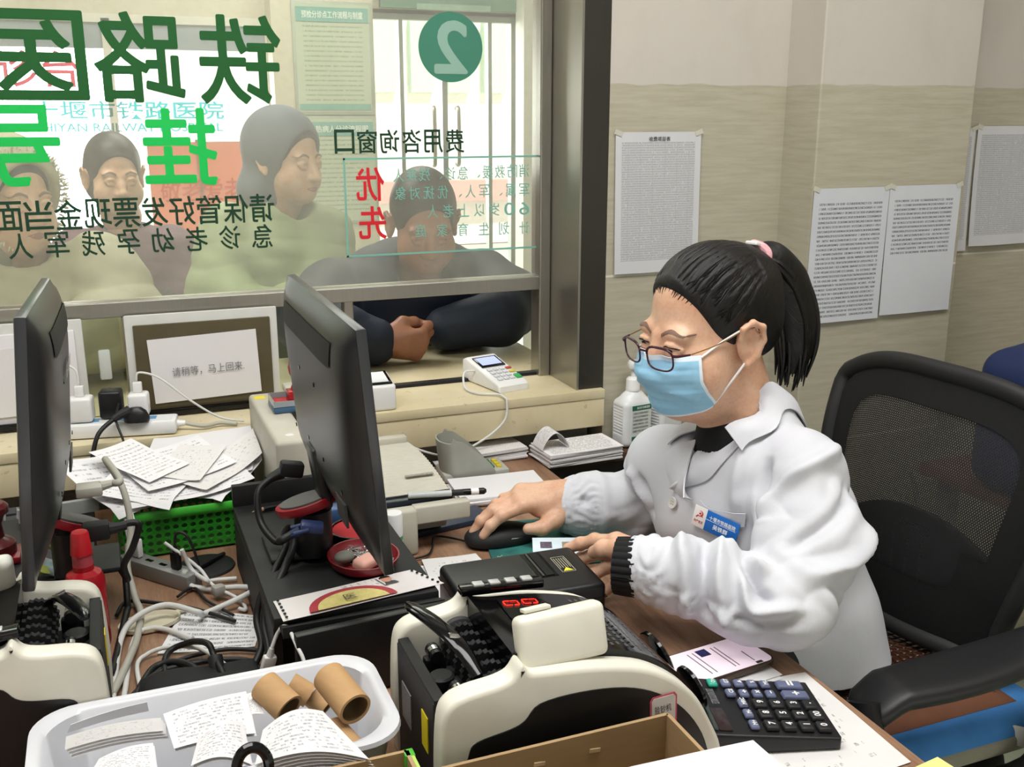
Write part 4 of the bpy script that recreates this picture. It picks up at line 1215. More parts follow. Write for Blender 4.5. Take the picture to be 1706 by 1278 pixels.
# collar, lapels, pocket, button, badge
def ribbon(name, inner, outer, nu=26, nv=8, lift=.006, ray=False):
    if ray: inner, outer = [chest(p, .003)[0] for p in inner], [chest(p, .003)[0] for p in outer]
    PI_, PO = resample(inner, nu), [snap_near(p, .003)[0] for p in resample(outer, nu)]
    PI_ = [p if (snap_near(p)[0] - p).dot(snap_near(p)[1]) < -.002 else snap_near(p, .003)[0] for p in PI_]
    Gd = np.array([[PI_[i].lerp(PO[i], j / nv) for j in range(nv + 1)] for i in range(nu + 1)])
    for _ in range(4):
        for i in range(nu + 1):
            for j in range(nv + 1):
                p = Vector(Gd[i, j]); q, n = snap_near(p); d = (p - q).dot(n); need = .0035 + lift * math.sin(j / nv * PI) * .6
                if d < need: Gd[i, j] = p + n * (need - d)
        H = Gd.copy(); H[1:-1] = (Gd[:-2] + Gd[2:] + 2 * Gd[1:-1]) / 4; H[:, 1:-1] = (H[:, :-2] + H[:, 2:] + 2 * H[:, 1:-1]) / 4; Gd = H
    def fn(u, v): return Vector(Gd[int(round(u * nu)), int(round(v * nv))])
    b = MB(); b.sheet(fn, nu, nv, .0022); return b.build(name, M_coat, coat, 60)
ribbon('collar', [(0.7875,1.1680,1.0224), (0.8216,1.1680,1.0505), (0.8644,1.1816,1.0799), (.932, 1.215, 1.036), (.930, 1.262, 1.036), (.900, 1.292, 1.028), (.855, 1.290, 1.012), (.815, 1.265, .990)],
    [(0.7902,1.1446,1.0025), (0.8484,1.1377,1.0400), (0.8959,1.1464,1.0590), (.968, 1.205, .995), (.968, 1.275, .990), (.925, 1.330, .980), (.860, 1.345, .965), (.785, 1.30, .950)], 48, 8)
ribbon('lapel', [(0.7723,1.1732,1.0191), (0.7492,1.1791,0.9880), (0.7300,1.1839,0.9584), (0.7143,1.1934,0.9309)], [(0.7981,1.1419,1.0041), (0.7645,1.1500,0.9660), (0.7483,1.1567,0.9471), (0.7129,1.1873,0.9269)], ray=True, lift=.016)
ribbon('lapel', [(.795, 1.250, .978), (.775, 1.232, .958), (.755, 1.212, .935), (.742, 1.192, .915)], [(.765, 1.290, .945), (.752, 1.268, .925), (.742, 1.235, .910), (.738, 1.195, .910)], lift=.012)
patch('chest_pocket', [(0.7353,1.1494,0.9229), (0.7407,1.1339,0.9153), (0.7582,1.1157,0.9150), (0.7811,1.0964,0.9180)], [(0.7241,1.1350,0.8959), (0.7315,1.1098,0.8957), (0.7489,1.0924,0.8981), (0.7634,1.0775,0.9052)], chest, .002, M_coat, coat, 16, 12, .0016)
bq, bn_ = chest((0.7128,1.1874,0.9077), .003)
b = MB(); BM_ = Matrix.Translation(bq) @ bn_.to_track_quat('Z', 'Y').to_matrix().to_4x4()
b.lathe([(0, 0), (.0085, 0), (.0092, .0016), (.0085, .003), (.006, .0022), (0, .0022)], M=BM_); bt = b.build('button', mat('button_white', '#d9d8d2', .3, var=.02), coat)
b = MB()
for sx in (-.002, .002):
    for sy in (-.002, .002): b.cyl(BM_ @ Vector((sx, sy, .001)), BM_ @ Vector((sx, sy, .0026)), .0008, n=8)
b.build('button_holes', mat('thread_grey', '#77756f', .7), bt)
def on_coat(c, off):
    return snap(c, off)
q0, n0 = chest((0.7449,1.1160,0.8974), .0055)
rx = Vector((.62, -.70, -.17)); rx = (rx - n0 * rx.dot(n0)).normalized(); uy = n0.cross(rx)
if uy.z < 0: uy = -uy
q0 = q0 + n0 * .003
def badge(name, cx, w, h, m, par):
    b = MB(); b.box((0, 0, 0), (w, h, .0012), bev=.0003, M=basis(q0 + rx * cx, rx, uy, rx.cross(uy))); return b.build(name, m, par)
bg_ = badge('name_badge', .010, .054, .031, mat('badge_blue', '#1566b8', .35, var=.02), coat)
bw = badge('emblem_badge', -.0275, .021, .031, mat('badge_white', '#e9e4e0', .35, var=.02), coat)
fn_ = rx.cross(uy); fn_ = fn_ if fn_.dot(n0) > 0 else -fn_
text('badge_lettering', '十堰市铁路医院', mat('badge_text', '#e8eef6', .5, var=0), bg_, q0 + rx * .010 + uy * .006 + fn_ * .001, rx, uy, .043, .0064, .02)
text('badge_lettering', '吴铁群', bpy.data.materials['badge_text'], bg_, q0 + rx * .009 - uy * .005 + fn_ * .001, rx, uy, .024, .0072, .02)
b = MB(); b.box((0, 0, 0), (.050, .0004, .0004), M=basis(q0 + rx * .008 + uy * .0015 + fn_ * .0008, rx, uy, fn_)); b.build('badge_rule', bpy.data.materials['badge_text'], bg_, 0)
ered = mat('emblem_red', '#c8282c', .5, var=0)
text('emblem', '☭', ered, bw, q0 - rx * .0275 + uy * .004 + fn_ * .001, rx, uy, .0115, .0115, 0.01)
text('emblem_lettering', '共产党员', ered, bw, q0 - rx * .0275 - uy * .007 + fn_ * .001, rx, uy, .015, .0042, .01)
# ---- black jumper: neck and left wrist band
S = SDF((.62, 1.05, .80), (.98, 1.36, 1.05), .004)
M_jump = mat('black_knit', '#0e0e10', .85, bump=.3, bscale=500, var=.1)
S.ell((.890, 1.235, .865), (.122, .15, .13), BA, 0)
S.cone((.868, 1.222, .93), (.852, 1.225, .985), .078, .064, .03)
link('jumper', S.mesh(), M_jump, clerk, 180)
def cuffband(name, a, c, r, m):
    a, c = Vector(a), Vector(c); b = MB(); n = 48; d = (c - a).normalized(); s1 = d.cross(Vector((0, 0, 1))).normalized(); s2 = s1.cross(d)
    def fn(u, v):
        k = u * 2 * PI; rr = r * (1 + .03 * math.cos(k * 24)) * (1 + .05 * math.sin(v * PI))
        return a.lerp(c, v) + (s1 * math.cos(k) + s2 * math.sin(k)) * rr
    b.sheet(fn, 144, 8, .003); return b.build(name, m, clerk, 60)
cuffband('jumper_cuff', WL + WLd * .036, WL - WLd * .01, .0355, M_jump)
cuffband('jumper_cuff', (.680, 1.4795, .803), (.700, 1.476, .803), .0345, M_jump)

# ---- face: brows, eyes
def face_ray(p, off=0.0):
    h = snap_face.tree.ray_cast(Vector(p) + hf * .08, -hf, .3)
    return (h[0] + h[1] * off, h[1]) if h[0] is not None else snap_face(p, off)
def HP(x, y, z): return HM @ Vector((x, y, z))
M_brow = mat('brow_dark', '#7b6051', .7, var=.2, vscale=600)
for s in (-1, 1):
    patch('eyebrow', [HP(s * .012, .1, .0185), HP(s * .030, .1, .026), HP(s * .052, .08, .021)], [HP(s * .012, .1, .0225), HP(s * .030, .1, .0305), HP(s * .053, .08, .0225)], face_ray, .0009, M_brow, body, 20, 4, .0008)
    e = MB(); e.sph(HP(s * .0315, .0768, .003), .0118, n=24); eo = e.build('eye', mat('eye_white', '#d8d2cc', .15, var=0), body)
    ed = (HP(s * .0315, .1, -.004) - HP(s * .0315, .0768, .003)).normalized()
    e = MB(); e.cyl(HP(s * .0315, .0768, .003) + ed * .0106, HP(s * .0315, .0768, .003) + ed * .0121, .0056, .0050, n=24); e.build('iris', mat('iris_dark', '#1a100c', .1, var=0), eo)
    patch('lash_line', [HP(s * .017, .1, .0045), HP(s * .030, .1, .0082), HP(s * .046, .085, .004)], [HP(s * .017, .1, .0058), HP(s * .030, .1, .0096), HP(s * .047, .085, .0052)], face_ray, .0008, mat('lash', '#1c1412', .6, var=0), body, 14, 2, .0008)

# ---- hair
TIE = (0, -.098, .088)
M_hair = hair_mat('black_hair', TIE)
S = SDF((-.115, -.15, -.12), (.115, .12, .16), .0025)
S.ell((0, -.018, .040), (.0805, .100, .0915), k=0)
S.ell((0, -.075, .055), (.052, .045, .045), k=.03)
S.ell((0, -.070, .0), (.062, .042, .055), k=.03)
S.ell((0, .110, -.002), (.092, .092, .090), k=.022, mode='cut')
for s in (-1, 1):
    S.ell((s * .092, -.010, -.006), (.022, .021, .033), k=.006, mode='cut')
    S.ell((s * .070, .060, -.060), (.05, .062, .06), k=.008, mode='cut')
S.op((-.2, -.2, -.2), (.2, .2, .2), .0, lambda P: -.045 - P[2] - .35 * (-.02 - P[1]), 0, 'and')
for k in range(34):     # shallow combed grooves from the hairline to the tie
    a = -1.45 + 2.9 * k / 33 + random.uniform(-.03, .03)
    pts = []
    for j in range(6):
        f = j / 6.6
        ph = a * (1 - .15 * f)
        x = math.sin(ph) * .084 * math.cos((f - .35) * 1.5) ; y = .055 - .15 * f
        zz = 1 - (x / .0805) ** 2 - ((y + .018) / .100) ** 2
        if zz < 0: continue
        pts.append((x, y, .040 + .0915 * math.sqrt(zz) + .0005))
    if len(pts) > 2: S.chain(pts, [.0016] * len(pts), .003, 'cut', .01)
me = S.mesh(HM)
me_hair_world = me.copy()
hair = link('hair', me, M_hair, clerk, 180)
# put the strand axes of the material into head space
def head_space(o):
    """give a part the head's own axes so that its hair strands follow the head"""
    o.data.transform(HM.inverted() @ ROOTM[clerk.name]); o.matrix_local = ROOTM[clerk.name].inverted() @ HM
head_space(hair)
rnd = random.Random(3)
hsnap = snapper(me_hair_world); tw = HM @ Vector(TIE)
b = MB()
for i in range(110):
    a = -1.35 + 2.7 * i / 109 + rnd.uniform(-.03, .03); kz = rnd.uniform(-.010, .004)
    p0 = Vector((.069 * math.sin(a), .0, .018 + .066 * math.cos(a) + kz)); o = HM @ (p0 + Vector((0, .14, 0)))
    h = snap_face.tree.ray_cast(o, -hf, .3)
    if h[0] is None: continue
    q0 = h[0]; pts = [q0 + h[1] * .0002]
    for f in (.10, .20, .32, .46):
        m = q0.lerp(tw, f); s_, n_ = hsnap(m); g_, gn = snap_face(m)
        pts.append(s_ + n_ * .0012 if (s_ - HC).length > (g_ - HC).length else g_ + gn * .0012)
    b.tube(pts, [.00025, .0007, .0010, .0010, .0004], n=4, sub=3)
st_ = b.build('hairline_strands', M_hair, clerk, 60); st_['kind'] = 'stuff'
b = MB(HM)
core = [(0, -.096, .088), (0, -.122, .080), (0, -.150, .040), (0, -.166, -.015), (0, -.165, -.070), (0, -.152, -.105)]
b.tube(core, [.014, .030, .038, .037, .030, .014], n=24, flat=(.85, 1), sub=8)
for i in range(46):
    a = rnd.uniform(0, 2 * PI); q = rnd.uniform(.55, 1.0); e = rnd.uniform(-.012, .012)
    R_ = [.010, .029, .036, .036, .032, .022 + rnd.uniform(-.01, .012)]
    L2 = rnd.uniform(-.03, .012)
    pts = [(math.cos(a + j * .12) * R_[j] * q * .85, p[1] + math.sin(a + j * .12) * R_[j] * q * .9 + e * j * .2, p[2] + (L2 if j == 5 else 0)) for j, p in enumerate(core)]
    b.tube(pts, [.003, .005, .0055, .005, .004, .0008], n=6, sub=6)
pony = b.build('ponytail', M_hair, clerk, 60); head_space(pony)
b = MB(HM)
for i in range(10):
    a = rnd.uniform(-1, 1)
    b.tube([(a * .03, -.13, .075), (a * .05, -.175 + rnd.uniform(-.01, .01), .02), (a * .06, -.19 + rnd.uniform(-.015, .02), -.04), (a * .05, -.18 + rnd.uniform(-.02, .02), -.10 + rnd.uniform(-.02, .02))], [.0006] * 4, n=5)
for s, x0 in ((-1, .052), (-1, .060), (1, .05)):
    b.tube([(s * x0, .062, .075), (s * (x0 + .008), .066, .045), (s * (x0 + .012), .058, .015)], [.0006, .0007, .0003], n=5)
for s, y0 in ((-1, .030), (-1, .022), (-1, .036)):
    b.tube([(s * .072, y0, .03), (s * .0775, y0 - .004, .0), (s * .078, y0 - .012, -.022), (s * .076, y0 - .022, -.03)], [.0009, .0010, .0008, .0003], n=5)
fl = b.build('flyaway_strands', M_hair, hair, 60); fl['kind'] = 'stuff'
b = MB(HM); b.tube([(math.cos(a) * .021, -.102 - .003 * math.sin(3 * a), .088 + math.sin(a) * .021) for a in [i * PI / 7 for i in range(14)]], .0068, closed=True, n=10); tieo = b.build('hair_tie', mat('tie_pink', '#d9a3a8', .7, var=.15, vscale=150), clerk)
b = MB(HM); b.box((-.004, -.093, .112), (.022, .012, .006), (25, 0, 10), bev=.002); b.build('tie_bead', mat('tie_white', '#e9e2df', .4), tieo)

# ---- mask
def mask_pt(u, v):
    """u across from her right to left, v from the chin up to the bridge"""
    th = (u - .5) * 2
    z = -.100 + .095 * v
    ang = th * R(68 - 15 * min(v * 1.6, 1))
    o = Vector((0, .012, z)); dr = Vector((math.sin(ang), math.cos(ang), 0))
    hit = snap_face.tree.ray_cast(HM @ (o + dr * .25), (HM.to_3x3() @ -dr), .4)
    r = (HI @ hit[0] - o).length if hit[0] is not None else .06
    r = min(r, .11)
    zc = math.exp(-((v - .64) / .34) ** 2)
    tent = (.047 + .057 * zc) / max(math.cos(ang * .95), .25) * (1 if abs(th) < .75 else 1)
    tent = min(tent, .104 - .03 * th * th)
    r2 = max(r + .0035, min(tent, r + .034) if abs(th) < .8 else 0)
    return o, dr, r2
NU, NV = 44, 34
RR = np.array([[mask_pt(i / NU, j / NV)[2] for j in range(NV + 1)] for i in range(NU + 1)])
for _ in range(5):
    Q = RR.copy()
    Q[1:-1] = (RR[:-2] + RR[2:] + 2 * RR[1:-1]) / 4
    Q[:, 1:-1] = (Q[:, :-2] + Q[:, 2:] + 2 * Q[:, 1:-1]) / 4
    RR = np.maximum(Q, RR - .004)
def mask_fn(u, v):
    i, j = int(round(u * NU)), int(round(v * NV)); o, dr, _ = mask_pt(u, v)
    th = (u - .5) * 2
    pl = .0022 * math.copysign(1, math.sin(v * 20)) * (1 if .2 < v < .85 else 0) * (1 - abs(th) ** 4)
    z = o.z - .010 * (abs(th) ** 2) * (v - .9) * 0 + (.014 * th * th if v < .4 else 0) * (1 - v / .4)
    return HM @ (Vector((0, o.y, z)) + dr * (RR[i, j] + pl * .5))
b = MB(); b.sheet(mask_fn, NU, NV, .0012)
t_ = NT('mask_blue'); u_, v_, _z = t_.sep(t_.coord('UV'))
band = t_.math('MAXIMUM', t_.math('GREATER_THAN', v_, .93), t_.math('MAXIMUM', t_.math('LESS_THAN', v_, .035), t_.math('GREATER_THAN', t_.math('ABSOLUTE', t_.math('SUBTRACT', u_, .5)), .475)))
t_.base(t_.mix(band, t_.mix(t_.math('MULTIPLY', t_.ramp(t_.noise(t_.coord('Object'), 90, 3), .3, .7), .4), '#8fc3e0', '#a5d0e8'), '#dbe6ee'))
t_.p.inputs['Roughness'].default_value = .8
t_.bump(t_.noise(t_.coord('Object'), 420, 2), .1, .001)
mk = b.build('face_mask', t_.m, clerk, 50)
M_strap = mat('strap_white', '#e8e8e8', .7)
for s in (0, 1):
    sg = -1 if s == 0 else 1
    for v, e in ((.96, (sg * .086, -.010, .024)), (.10, (sg * .084, -.004, -.024))):
        p = HI @ mask_fn(s, round(v * NV) / NV); q = Vector(e)
        md = snap_face(HM @ p.lerp(q, .5), .004)[0]
        b = MB(); b.tube([HM @ p, md, HM @ q], .0017, n=8); b.build('ear_loop', M_strap, mk)

# ---- glasses
gl = None
M_rim = mat('rim_plum', '#3b1420', .25, var=.1); M_gold = mat('temple_gold', '#a07a4a', .3, .8)
t_ = NT('lens_glass'); nt = t_.t
for x in list(nt.nodes):
    if x.type != 'OUTPUT_MATERIAL': nt.nodes.remove(x)
a = t_.n('ShaderNodeBsdfTransparent'); a.inputs[0].default_value = (.95, .93, .95, 1); g_ = t_.n('ShaderNodeBsdfGlossy'); g_.inputs['Roughness'].default_value = .03
fr_ = t_.n('ShaderNodeFresnel'); fr_.inputs[0].default_value = 1.35; m_ = t_.n('ShaderNodeMixShader')
m_.inputs[0].default_value = .07; nt.links.new(a.outputs[0], m_.inputs[1]); nt.links.new(g_.outputs[0], m_.inputs[2]); nt.links.new(m_.outputs[0], nt.nodes['Material Output'].inputs[0])
M_lens = t_.m
gz = -.003
def rimpt(s, a, k=1.0):
    c, n = math.cos(a), math.sin(a)
    p = 2 / 3.0
    x = math.copysign(abs(c) ** p, c) * .0245 * k; z = math.copysign(abs(n) ** p, n) * (.0175 if n < 0 else .0155) * k
    xx = s * .0335 + x
    return HM @ Vector((xx, .112 - 2.6 * xx * xx - .10 * z * 0, gz + z))
go = bpy.data.objects.new('glasses', None)
rims = []
for s in (-1, 1):
    b = MB(); b.tube([rimpt(s, i * 2 * PI / 40) for i in range(40)], [.0014 + .0006 * max(0, math.sin(i * 2 * PI / 40)) for i in range(40)], closed=True, n=8, sub=2)
    r_ = b.build('spectacle_rim', M_rim, clerk, 60); rims.append(r_)
    b = MB()
    bmv = b.bm; ring = [bmv.verts.new(rimpt(s, i * 2 * PI / 40)) for i in range(40)]; bmv.faces.new(ring)
    b.build('lens', M_lens, r_, 0)
    b = MB(); b.tube([HM @ Vector((s * .0590, .104, .004)), HM @ Vector((s * .066, .100, .004)), HM @ Vector((s * .0735, .085, .004))], [.0022, .0020, .0014], n=8); b.build('hinge', M_rim, r_)
    b = MB(); b.tube([HM @ Vector((s * .0735, .085, .004)), HM @ Vector((s * .079, .045, .008)), HM @ Vector((s * .081, .005, .016)), HM @ Vector((s * .080, -.014, .020))], .0009, n=6); b.build('temple', M_gold, r_)
b = MB(); b.tube([rimpt(-1, .25), HM @ Vector((0, .116, gz + .008)), rimpt(1, PI - .25)], .0015, n=8); b.build('spectacle_bridge', M_rim, clerk)
bpy.data.objects.remove(go)

# ================================================================ CHAIR, RIGHT-HAND CORNER
ch = thing('office_chair', 'black mesh office chair with armrest behind the woman', 'chair', (1.12, 1.19, 0))
def mesh_mat():
    t = NT('chair_mesh'); nt = t.t
    u, v, _ = t.sep(t.coord('UV'))
    row = t.math('MULTIPLY', v, 120); off = t.math('MULTIPLY', t.math('FLOOR', row), 0.5)
    a = t.math('ABSOLUTE', t.math('SUBTRACT', t.math('FRACT', t.math('ADD', t.math('MULTIPLY', u, 110), off)), .5)); c = t.math('ABSOLUTE', t.math('SUBTRACT', t.math('FRACT', row), .5))
    hole = t.math('MULTIPLY', t.math('LESS_THAN', a, .15), t.math('LESS_THAN', c, .26))
    t.base(t.mix(t.noise(t.coord('Object'), 400, 1), '#0c0c0d', '#1d1d1f')); t.p.inputs['Roughness'].default_value = .7
    t.set(t.p.inputs['Alpha'], t.math('SUBTRACT', 1.0, hole))
    return t.m
M_mesh = mesh_mat()
CW = .235; CB, CT = .63, 1.055
def back_pt(u, v, k=1.0, off=0.0):
    """u across (0 far edge - 1 near edge), v up; gently curved backrest"""
    a = (u - .5) * 2
    w = CW * (1 - .36 * (1 - v) ** 1.6) * k
    top = CT - .060 * abs(a) ** 3.0
    z = CB + (top - CB) * v
    x = 1.203 - .030 * math.cos(a * 1.2) * 1.6 + .10 * (v - .5) ** 2 + .05 * (v - .35) + off
    return Vector((x + .02 * a, 1.20 - a * w, z))
b = MB(); b.sheet(lambda u, v: back_pt(u, v, 1.0), 30, 30); b.build('mesh_panel', M_mesh, ch, 180)
edge = [back_pt(u, 1.0) for u in [i / 14 for i in range(15)]] + [back_pt(1, v) for v in (.88, .75, .6, .45, .3, .15, 0)] + [back_pt(u, 0) for u in (.8, .6, .4, .2)] + [back_pt(0, v) for v in (0, .15, .3, .45, .6, .75, .88)]
b = MB(); b.tube(edge, .014, closed=True, n=12, sub=3, flat=(1, 1.3)); b.build('back_frame', M_matt, ch, 60)
# padded border cloth inside the frame (the denser rim seen in the mesh)
def rim(u, v):
    k = 1.0
    ang = u * 2 * PI; c, s = math.cos(ang), math.sin(ang)
    q = (abs(c) ** 7 + abs(s) ** 7) ** (-1 / 7)
    f = q * (1 - (.26 if s > -.3 else .45) * v)
    return back_pt(.5 + .5 * c * f * k, .5 + .5 * s * f * k, 1, -.004)
b = MB(); b.sheet(rim, 96, 4); b.build('border_cloth', mat('border_cloth', '#0a0a0b', .85, bump=.3, bscale=600), ch, 180)
# lumbar support and spine behind
def lumb(u, v):
    a = (u - .5) * 2
    return back_pt(.5 + a * .46, .05 + .42 * v * (1 - .35 * a * a), 1, .022 - .01 * a * a)
b = MB(); b.sheet(lumb, 20, 10, .012); lu = b.build('lumbar_support', M_black, ch, 60)
b = MB()
for i in range(4): b.tube([back_pt(.36 + .075 * i, .16, 1, .012), back_pt(.36 + .075 * i, .36, 1, .012)], .0015, n=6)
b.build('slot_rib', mat('slot_rib_grey', '#57595b', .4), lu)
b = MB(); b.tube([back_pt(.5, .42, 1, .03), back_pt(.5, .1, 1, .07), Vector((1.325, 1.2, .58)), Vector((1.315, 1.2, .48)), Vector((1.10, 1.2, .452))], [.028, .03, .028, .028, .026], flat=(1.3, .7), n=14); b.build('spine', M_black, ch)
# seat, gas lift, base
b = MB(); b.box((.98, 1.20, .486), (.46, .44, .05), bev=.02, seg=3); b.build('seat', mat('seat_black', '#141414', .8), ch)
b = MB(); b.cyl((1.0, 1.2, .10), (1.0, 1.2, .463), .028); b.build('gas_lift', M_chrome, ch)
for i in range(5):
    a = 2 * PI * i / 5 + .3; e = (1.0 + .29 * math.cos(a), 1.2 + .29 * math.sin(a), .075)
    b = MB(); b.tube([(1.0, 1.2, .11), e], [.026, .016], n=10); lg = b.build('base_arm', M_black, ch)
    b = MB(); b.cyl((e[0], e[1] - .02, .028), (e[0], e[1] + .02, .028), .027, n=20); b.build('castor', M_black, lg)
def armrest(y, s):
    b = MB()
    def fn(u, v):
        a = v * 2 * PI
        x = .868 + (1.215 - .868) * u
        wd = .034 + .012 * math.sin(u * PI); th = .015
        e = min(1, (u / .06) ** .5, ((1 - u) / .06) ** .5)
        c, n = math.cos(a), math.sin(a)
        return Vector((x, y + s * (.012 * math.sin(u * 2.4)) + math.copysign(abs(c) ** .6, c) * wd * e, .700 + .022 * u * u - .035 * max(0, .16 - u) / .16 * 1.1 * (1 - u) + math.copysign(abs(n) ** .6, n) * th * e))
    b.sheet(fn, 30, 20); ar = b.build('armrest', mat('armrest_soft', '#1c1c1e', .45, bump=.05, bscale=500), ch, 60)
    b = MB(); b.tube([(.885, y, .69), (.880, y + s * .02, .64), (.90, y + s * .024, .56), (.94, y + s * .016, .475), (1.02, y - s * .1, .452)], [.026, .028, .026, .024, .022], flat=(.8, 1.2), n=12); b.build('arm_post', M_black, ar)
    b = MB(); b.tube([(1.205, y, .715), (1.235, y, .70), (1.235, y + s * .02, .62), (1.19, y + s * .022, .52), (1.08, y - s * .06, .452)], [.022, .024, .022, .02, .02], flat=(.8, 1.2), n=12); b.build('arm_post', M_black, ar)
armrest(.952, -1)
armrest(1.455, 1)
# blue cushion and the brown beaded mat over it
def slab(fn_top, nu, nv, th):
    b = MB(); b.sheet(fn_top, nu, nv, th); return b
cu = thing('seat_cushion', 'blue velvet seat cushion with grey underside on the office chair', 'cushion', (1.06, 1.17, .48))
S = SDF((.80, .90, .44), (1.34, 1.46, .64), .006)
S.rbox((1.07, 1.19, .547), (.220, .222, .034), .030)
for i in range(3):
    for j in range(3): S.ell((.95 + .12 * i, 1.06 + .12 * j, .597), .016, k=.03, mode='cut')
me = S.mesh(); relax(me, 1)
link('cover', me, mat('blue_velvet', '#3f7fc0', .85, var=.12, vscale=18, bump=.2, bscale=60), cu, 180)
S = SDF((.80, .90, .44), (1.34, 1.46, .64), .006); S.rbox((1.07, 1.19, .537), (.223, .225, .021), .018)
link('underside', S.mesh(), mat('cushion_grey', '#8d8a7a', .9), cu, 180)
b = MB(); b.box((1.20, .966, .55), (.004, .028, .032), (0, 0, 40), bev=.001); b.build('care_tag', mat('tag_white', '#d9d8d2', .7), cu)
mt = thing('beaded_mat', 'brown beaded seat mat with stitched leather border over the blue cushion', 'seat mat', (1.05, 1.17, .56))
def mp(u, v, off=0.0):
    x = .86 + .37 * u; y = 1.002 + .39 * v
    e = max(abs(u - .5), abs(v - .5)) * 2
    return Vector((x, y, .5975 + .004 * math.sin(u * 9) * math.sin(v * 7) - .016 * max(0, e - .84) / .16 + off))
b = MB(); b.sheet(lambda u, v: mp(u, v), 30, 30, .004); b.build('leather_border', mat('leather_brown', '#6e4530', .45, var=.1), mt, 60)
b = MB()
for i in range(22):
    for j in range(21):
        u, v = .12 + .76 * i / 21, .12 + .76 * j / 20
        p = mp(u, v, .004); b.box(p, (.0155, .0165, .007), bev=.0022, seg=1)
beads = b.build('bead_field', mat('bead_dark', '#3a2014', .25, var=.25, vscale=80), mt, 60); beads['kind'] = 'stuff'
b = MB()
for q in range(4):
    for k in range(60):
        f = k / 59
        u, v = ((.07, f * .9 + .05), (.93, f * .9 + .05), (f * .9 + .05, .07), (f * .9 + .05, .93))[q]
        b.box(mp(u, v, .003), (.004, .004, .002), (0, 0, 45))
st = b.build('border_stitching', mat('stitch_tan', '#a98a6c', .7), mt, 0); st['kind'] = 'stuff'
# ---- low table at the right edge with a navy bag
tb = thing('side_table', 'brown side table at the right edge behind the chair', 'table', (1.95, 1.5, 0))
b = MB(); b.box((1.95, 1.45, .66), (.5, .55, .03), bev=.003); b.build('table_top', M_wood, tb)
for x in (1.75, 2.15):
    for y in (1.22, 1.68):
        b = MB(); b.box((x, y, .32), (.035, .035, .64)); b.build('leg', mat('table_leg_grey', '#9d9a90', .5), tb, 0)
bg = thing('bag', 'navy bag with white piping behind the chair at the right edge', 'bag', (1.86, 1.47, .675))
S = SDF((1.62, 1.3, .66), (2.12, 1.66, 1.06), .008); S.rbox((1.87, 1.47, .83), (.20, .11, .15), .05); S.ell((1.87, 1.47, .96), (.16, .08, .05), k=.05)
link('body', S.mesh(), mat('navy_nylon', '#1b2a55', .6, bump=.2, bscale=40), bg, 180)
b = MB(); b.tube([(1.685, 1.37, .955), (1.76, 1.365, .975), (1.87, 1.36, .985), (1.98, 1.365, .975), (2.05, 1.37, .955)], .012); b.build('white_piping', M_white, bg)
text('emblem', '回', M_white, bg, (1.80, 1.352, .90), (1, 0, 0), (0, 0, 1), .04, .04, .02)
cb = MB(); cb.tube([(1.70, 1.75, .64), (1.68, 1.6, .40), (1.72, 1.5, .12), (1.78, 1.45, .02), (1.9, 1.4, .012), (1.85, 1.3, .012), (1.7, 1.35, .012), (1.75, 1.5, .02)], .005)
tag(cb.build('cable', mat('cable_grey', '#77786f', .6)), 'grey cable hanging from the side table and coiled on the floor', 'cable')

# ================================================================ SMALL THINGS
def sheet_thing(name, label, cat, corners, m, thick=.0006, wob=0.0, seed=0, group=None, n=8):
    """a loose sheet as a thing of one mesh: corners bl, br, tr, tl"""
    b = MB(); b.quad(*corners, thick, n, n, wob, seed); o = b.build(name, m, None, 60)
    return tag(o, label, cat, group)
Pm = {k: paper_mat(*v) for k, v in dict(
    form=('form_print', 26, 34, .06, .94, .06, .95, .55), dense=('dense_print', 46, 46, .07, .93, .05, .95, .66, '#4c4c4c', '#e6e5e6'),
    hand=('handwritten_list', 9, 26, .05, .97, .04, .96, .60, '#5a5a60', '#e9e9ea'), receipt=('receipt_print', 13, 13, .08, .92, .06, .92, .5, '#85858a', '#dddbdc'),
    faint=('faint_print', 18, 22, .1, .9, .1, .9, .42, '#8f8d8a', '#dfdddb')).items()}
M_tbl = paper_mat('table_print', 60, 60, .07, .93, .09, .93, .62, '#8e8e90', '#d2d2d4', fill=.6, grid=True, gx=7)
def at(p, z): return (p[0], p[1], z)

# ---- notices taped to the wall
def notice(label, x0, x1, z0, z1, y, m, tilt=0.0, curl=0.0, extra=None):
    t = thing('wall_notice', label, 'notice', ((x0 + x1) / 2, y, z0), 0, None)
    def fn(u, v):
        return Vector((x0 + (x1 - x0) * u + tilt * (v - .5), y - .0015 - curl * (1 - v) ** 2 * (1 + .3 * math.sin(u * 5)), z0 + (z1 - z0) * v))
    b = MB(); b.sheet(fn, 10, 10, .0005); sh_ = b.build('sheet', m, t, 60)
    for u in (.03, .97):
        for v in (.985,):
            p = fn(u, v); b = MB(); b.box(p + Vector((0, -.0012, .003)), (.018, .0004, .010), (0, 20 if u < .5 else -20, 0)); b.build('tape', mat('tape_clear', '#c9c6b6', .3, var=.02), t, 0)
    return t
w1 = notice('printed price table sheet taped to the tiles beside the steel post', .990, 1.192, 1.122, 1.414, 1.912, M_tbl, -.004, .002)
text('heading', '收费项目表', mat('ink_dark', '#33343a', .7, var=0), w1, (1.09, 1.909, 1.400), (1, 0, 0), (0, 0, 1), .05, .009, .01)
M_memo = paper_mat('memo_print', 30, 30, .08, .92, .04, .90, .62, '#3c3c40', '#cfd1d6', fill=.5)
M_memo2 = paper_mat('memo_print_half', 30, 30, .08, .90, .46, .90, .62, '#3c3c40', '#cfd1d6', fill=.5)
w2 = notice('left half of the double printed memo on the pillar', 1.400, 1.600, 1.006, 1.297, 1.797, M_memo, .004, .003)
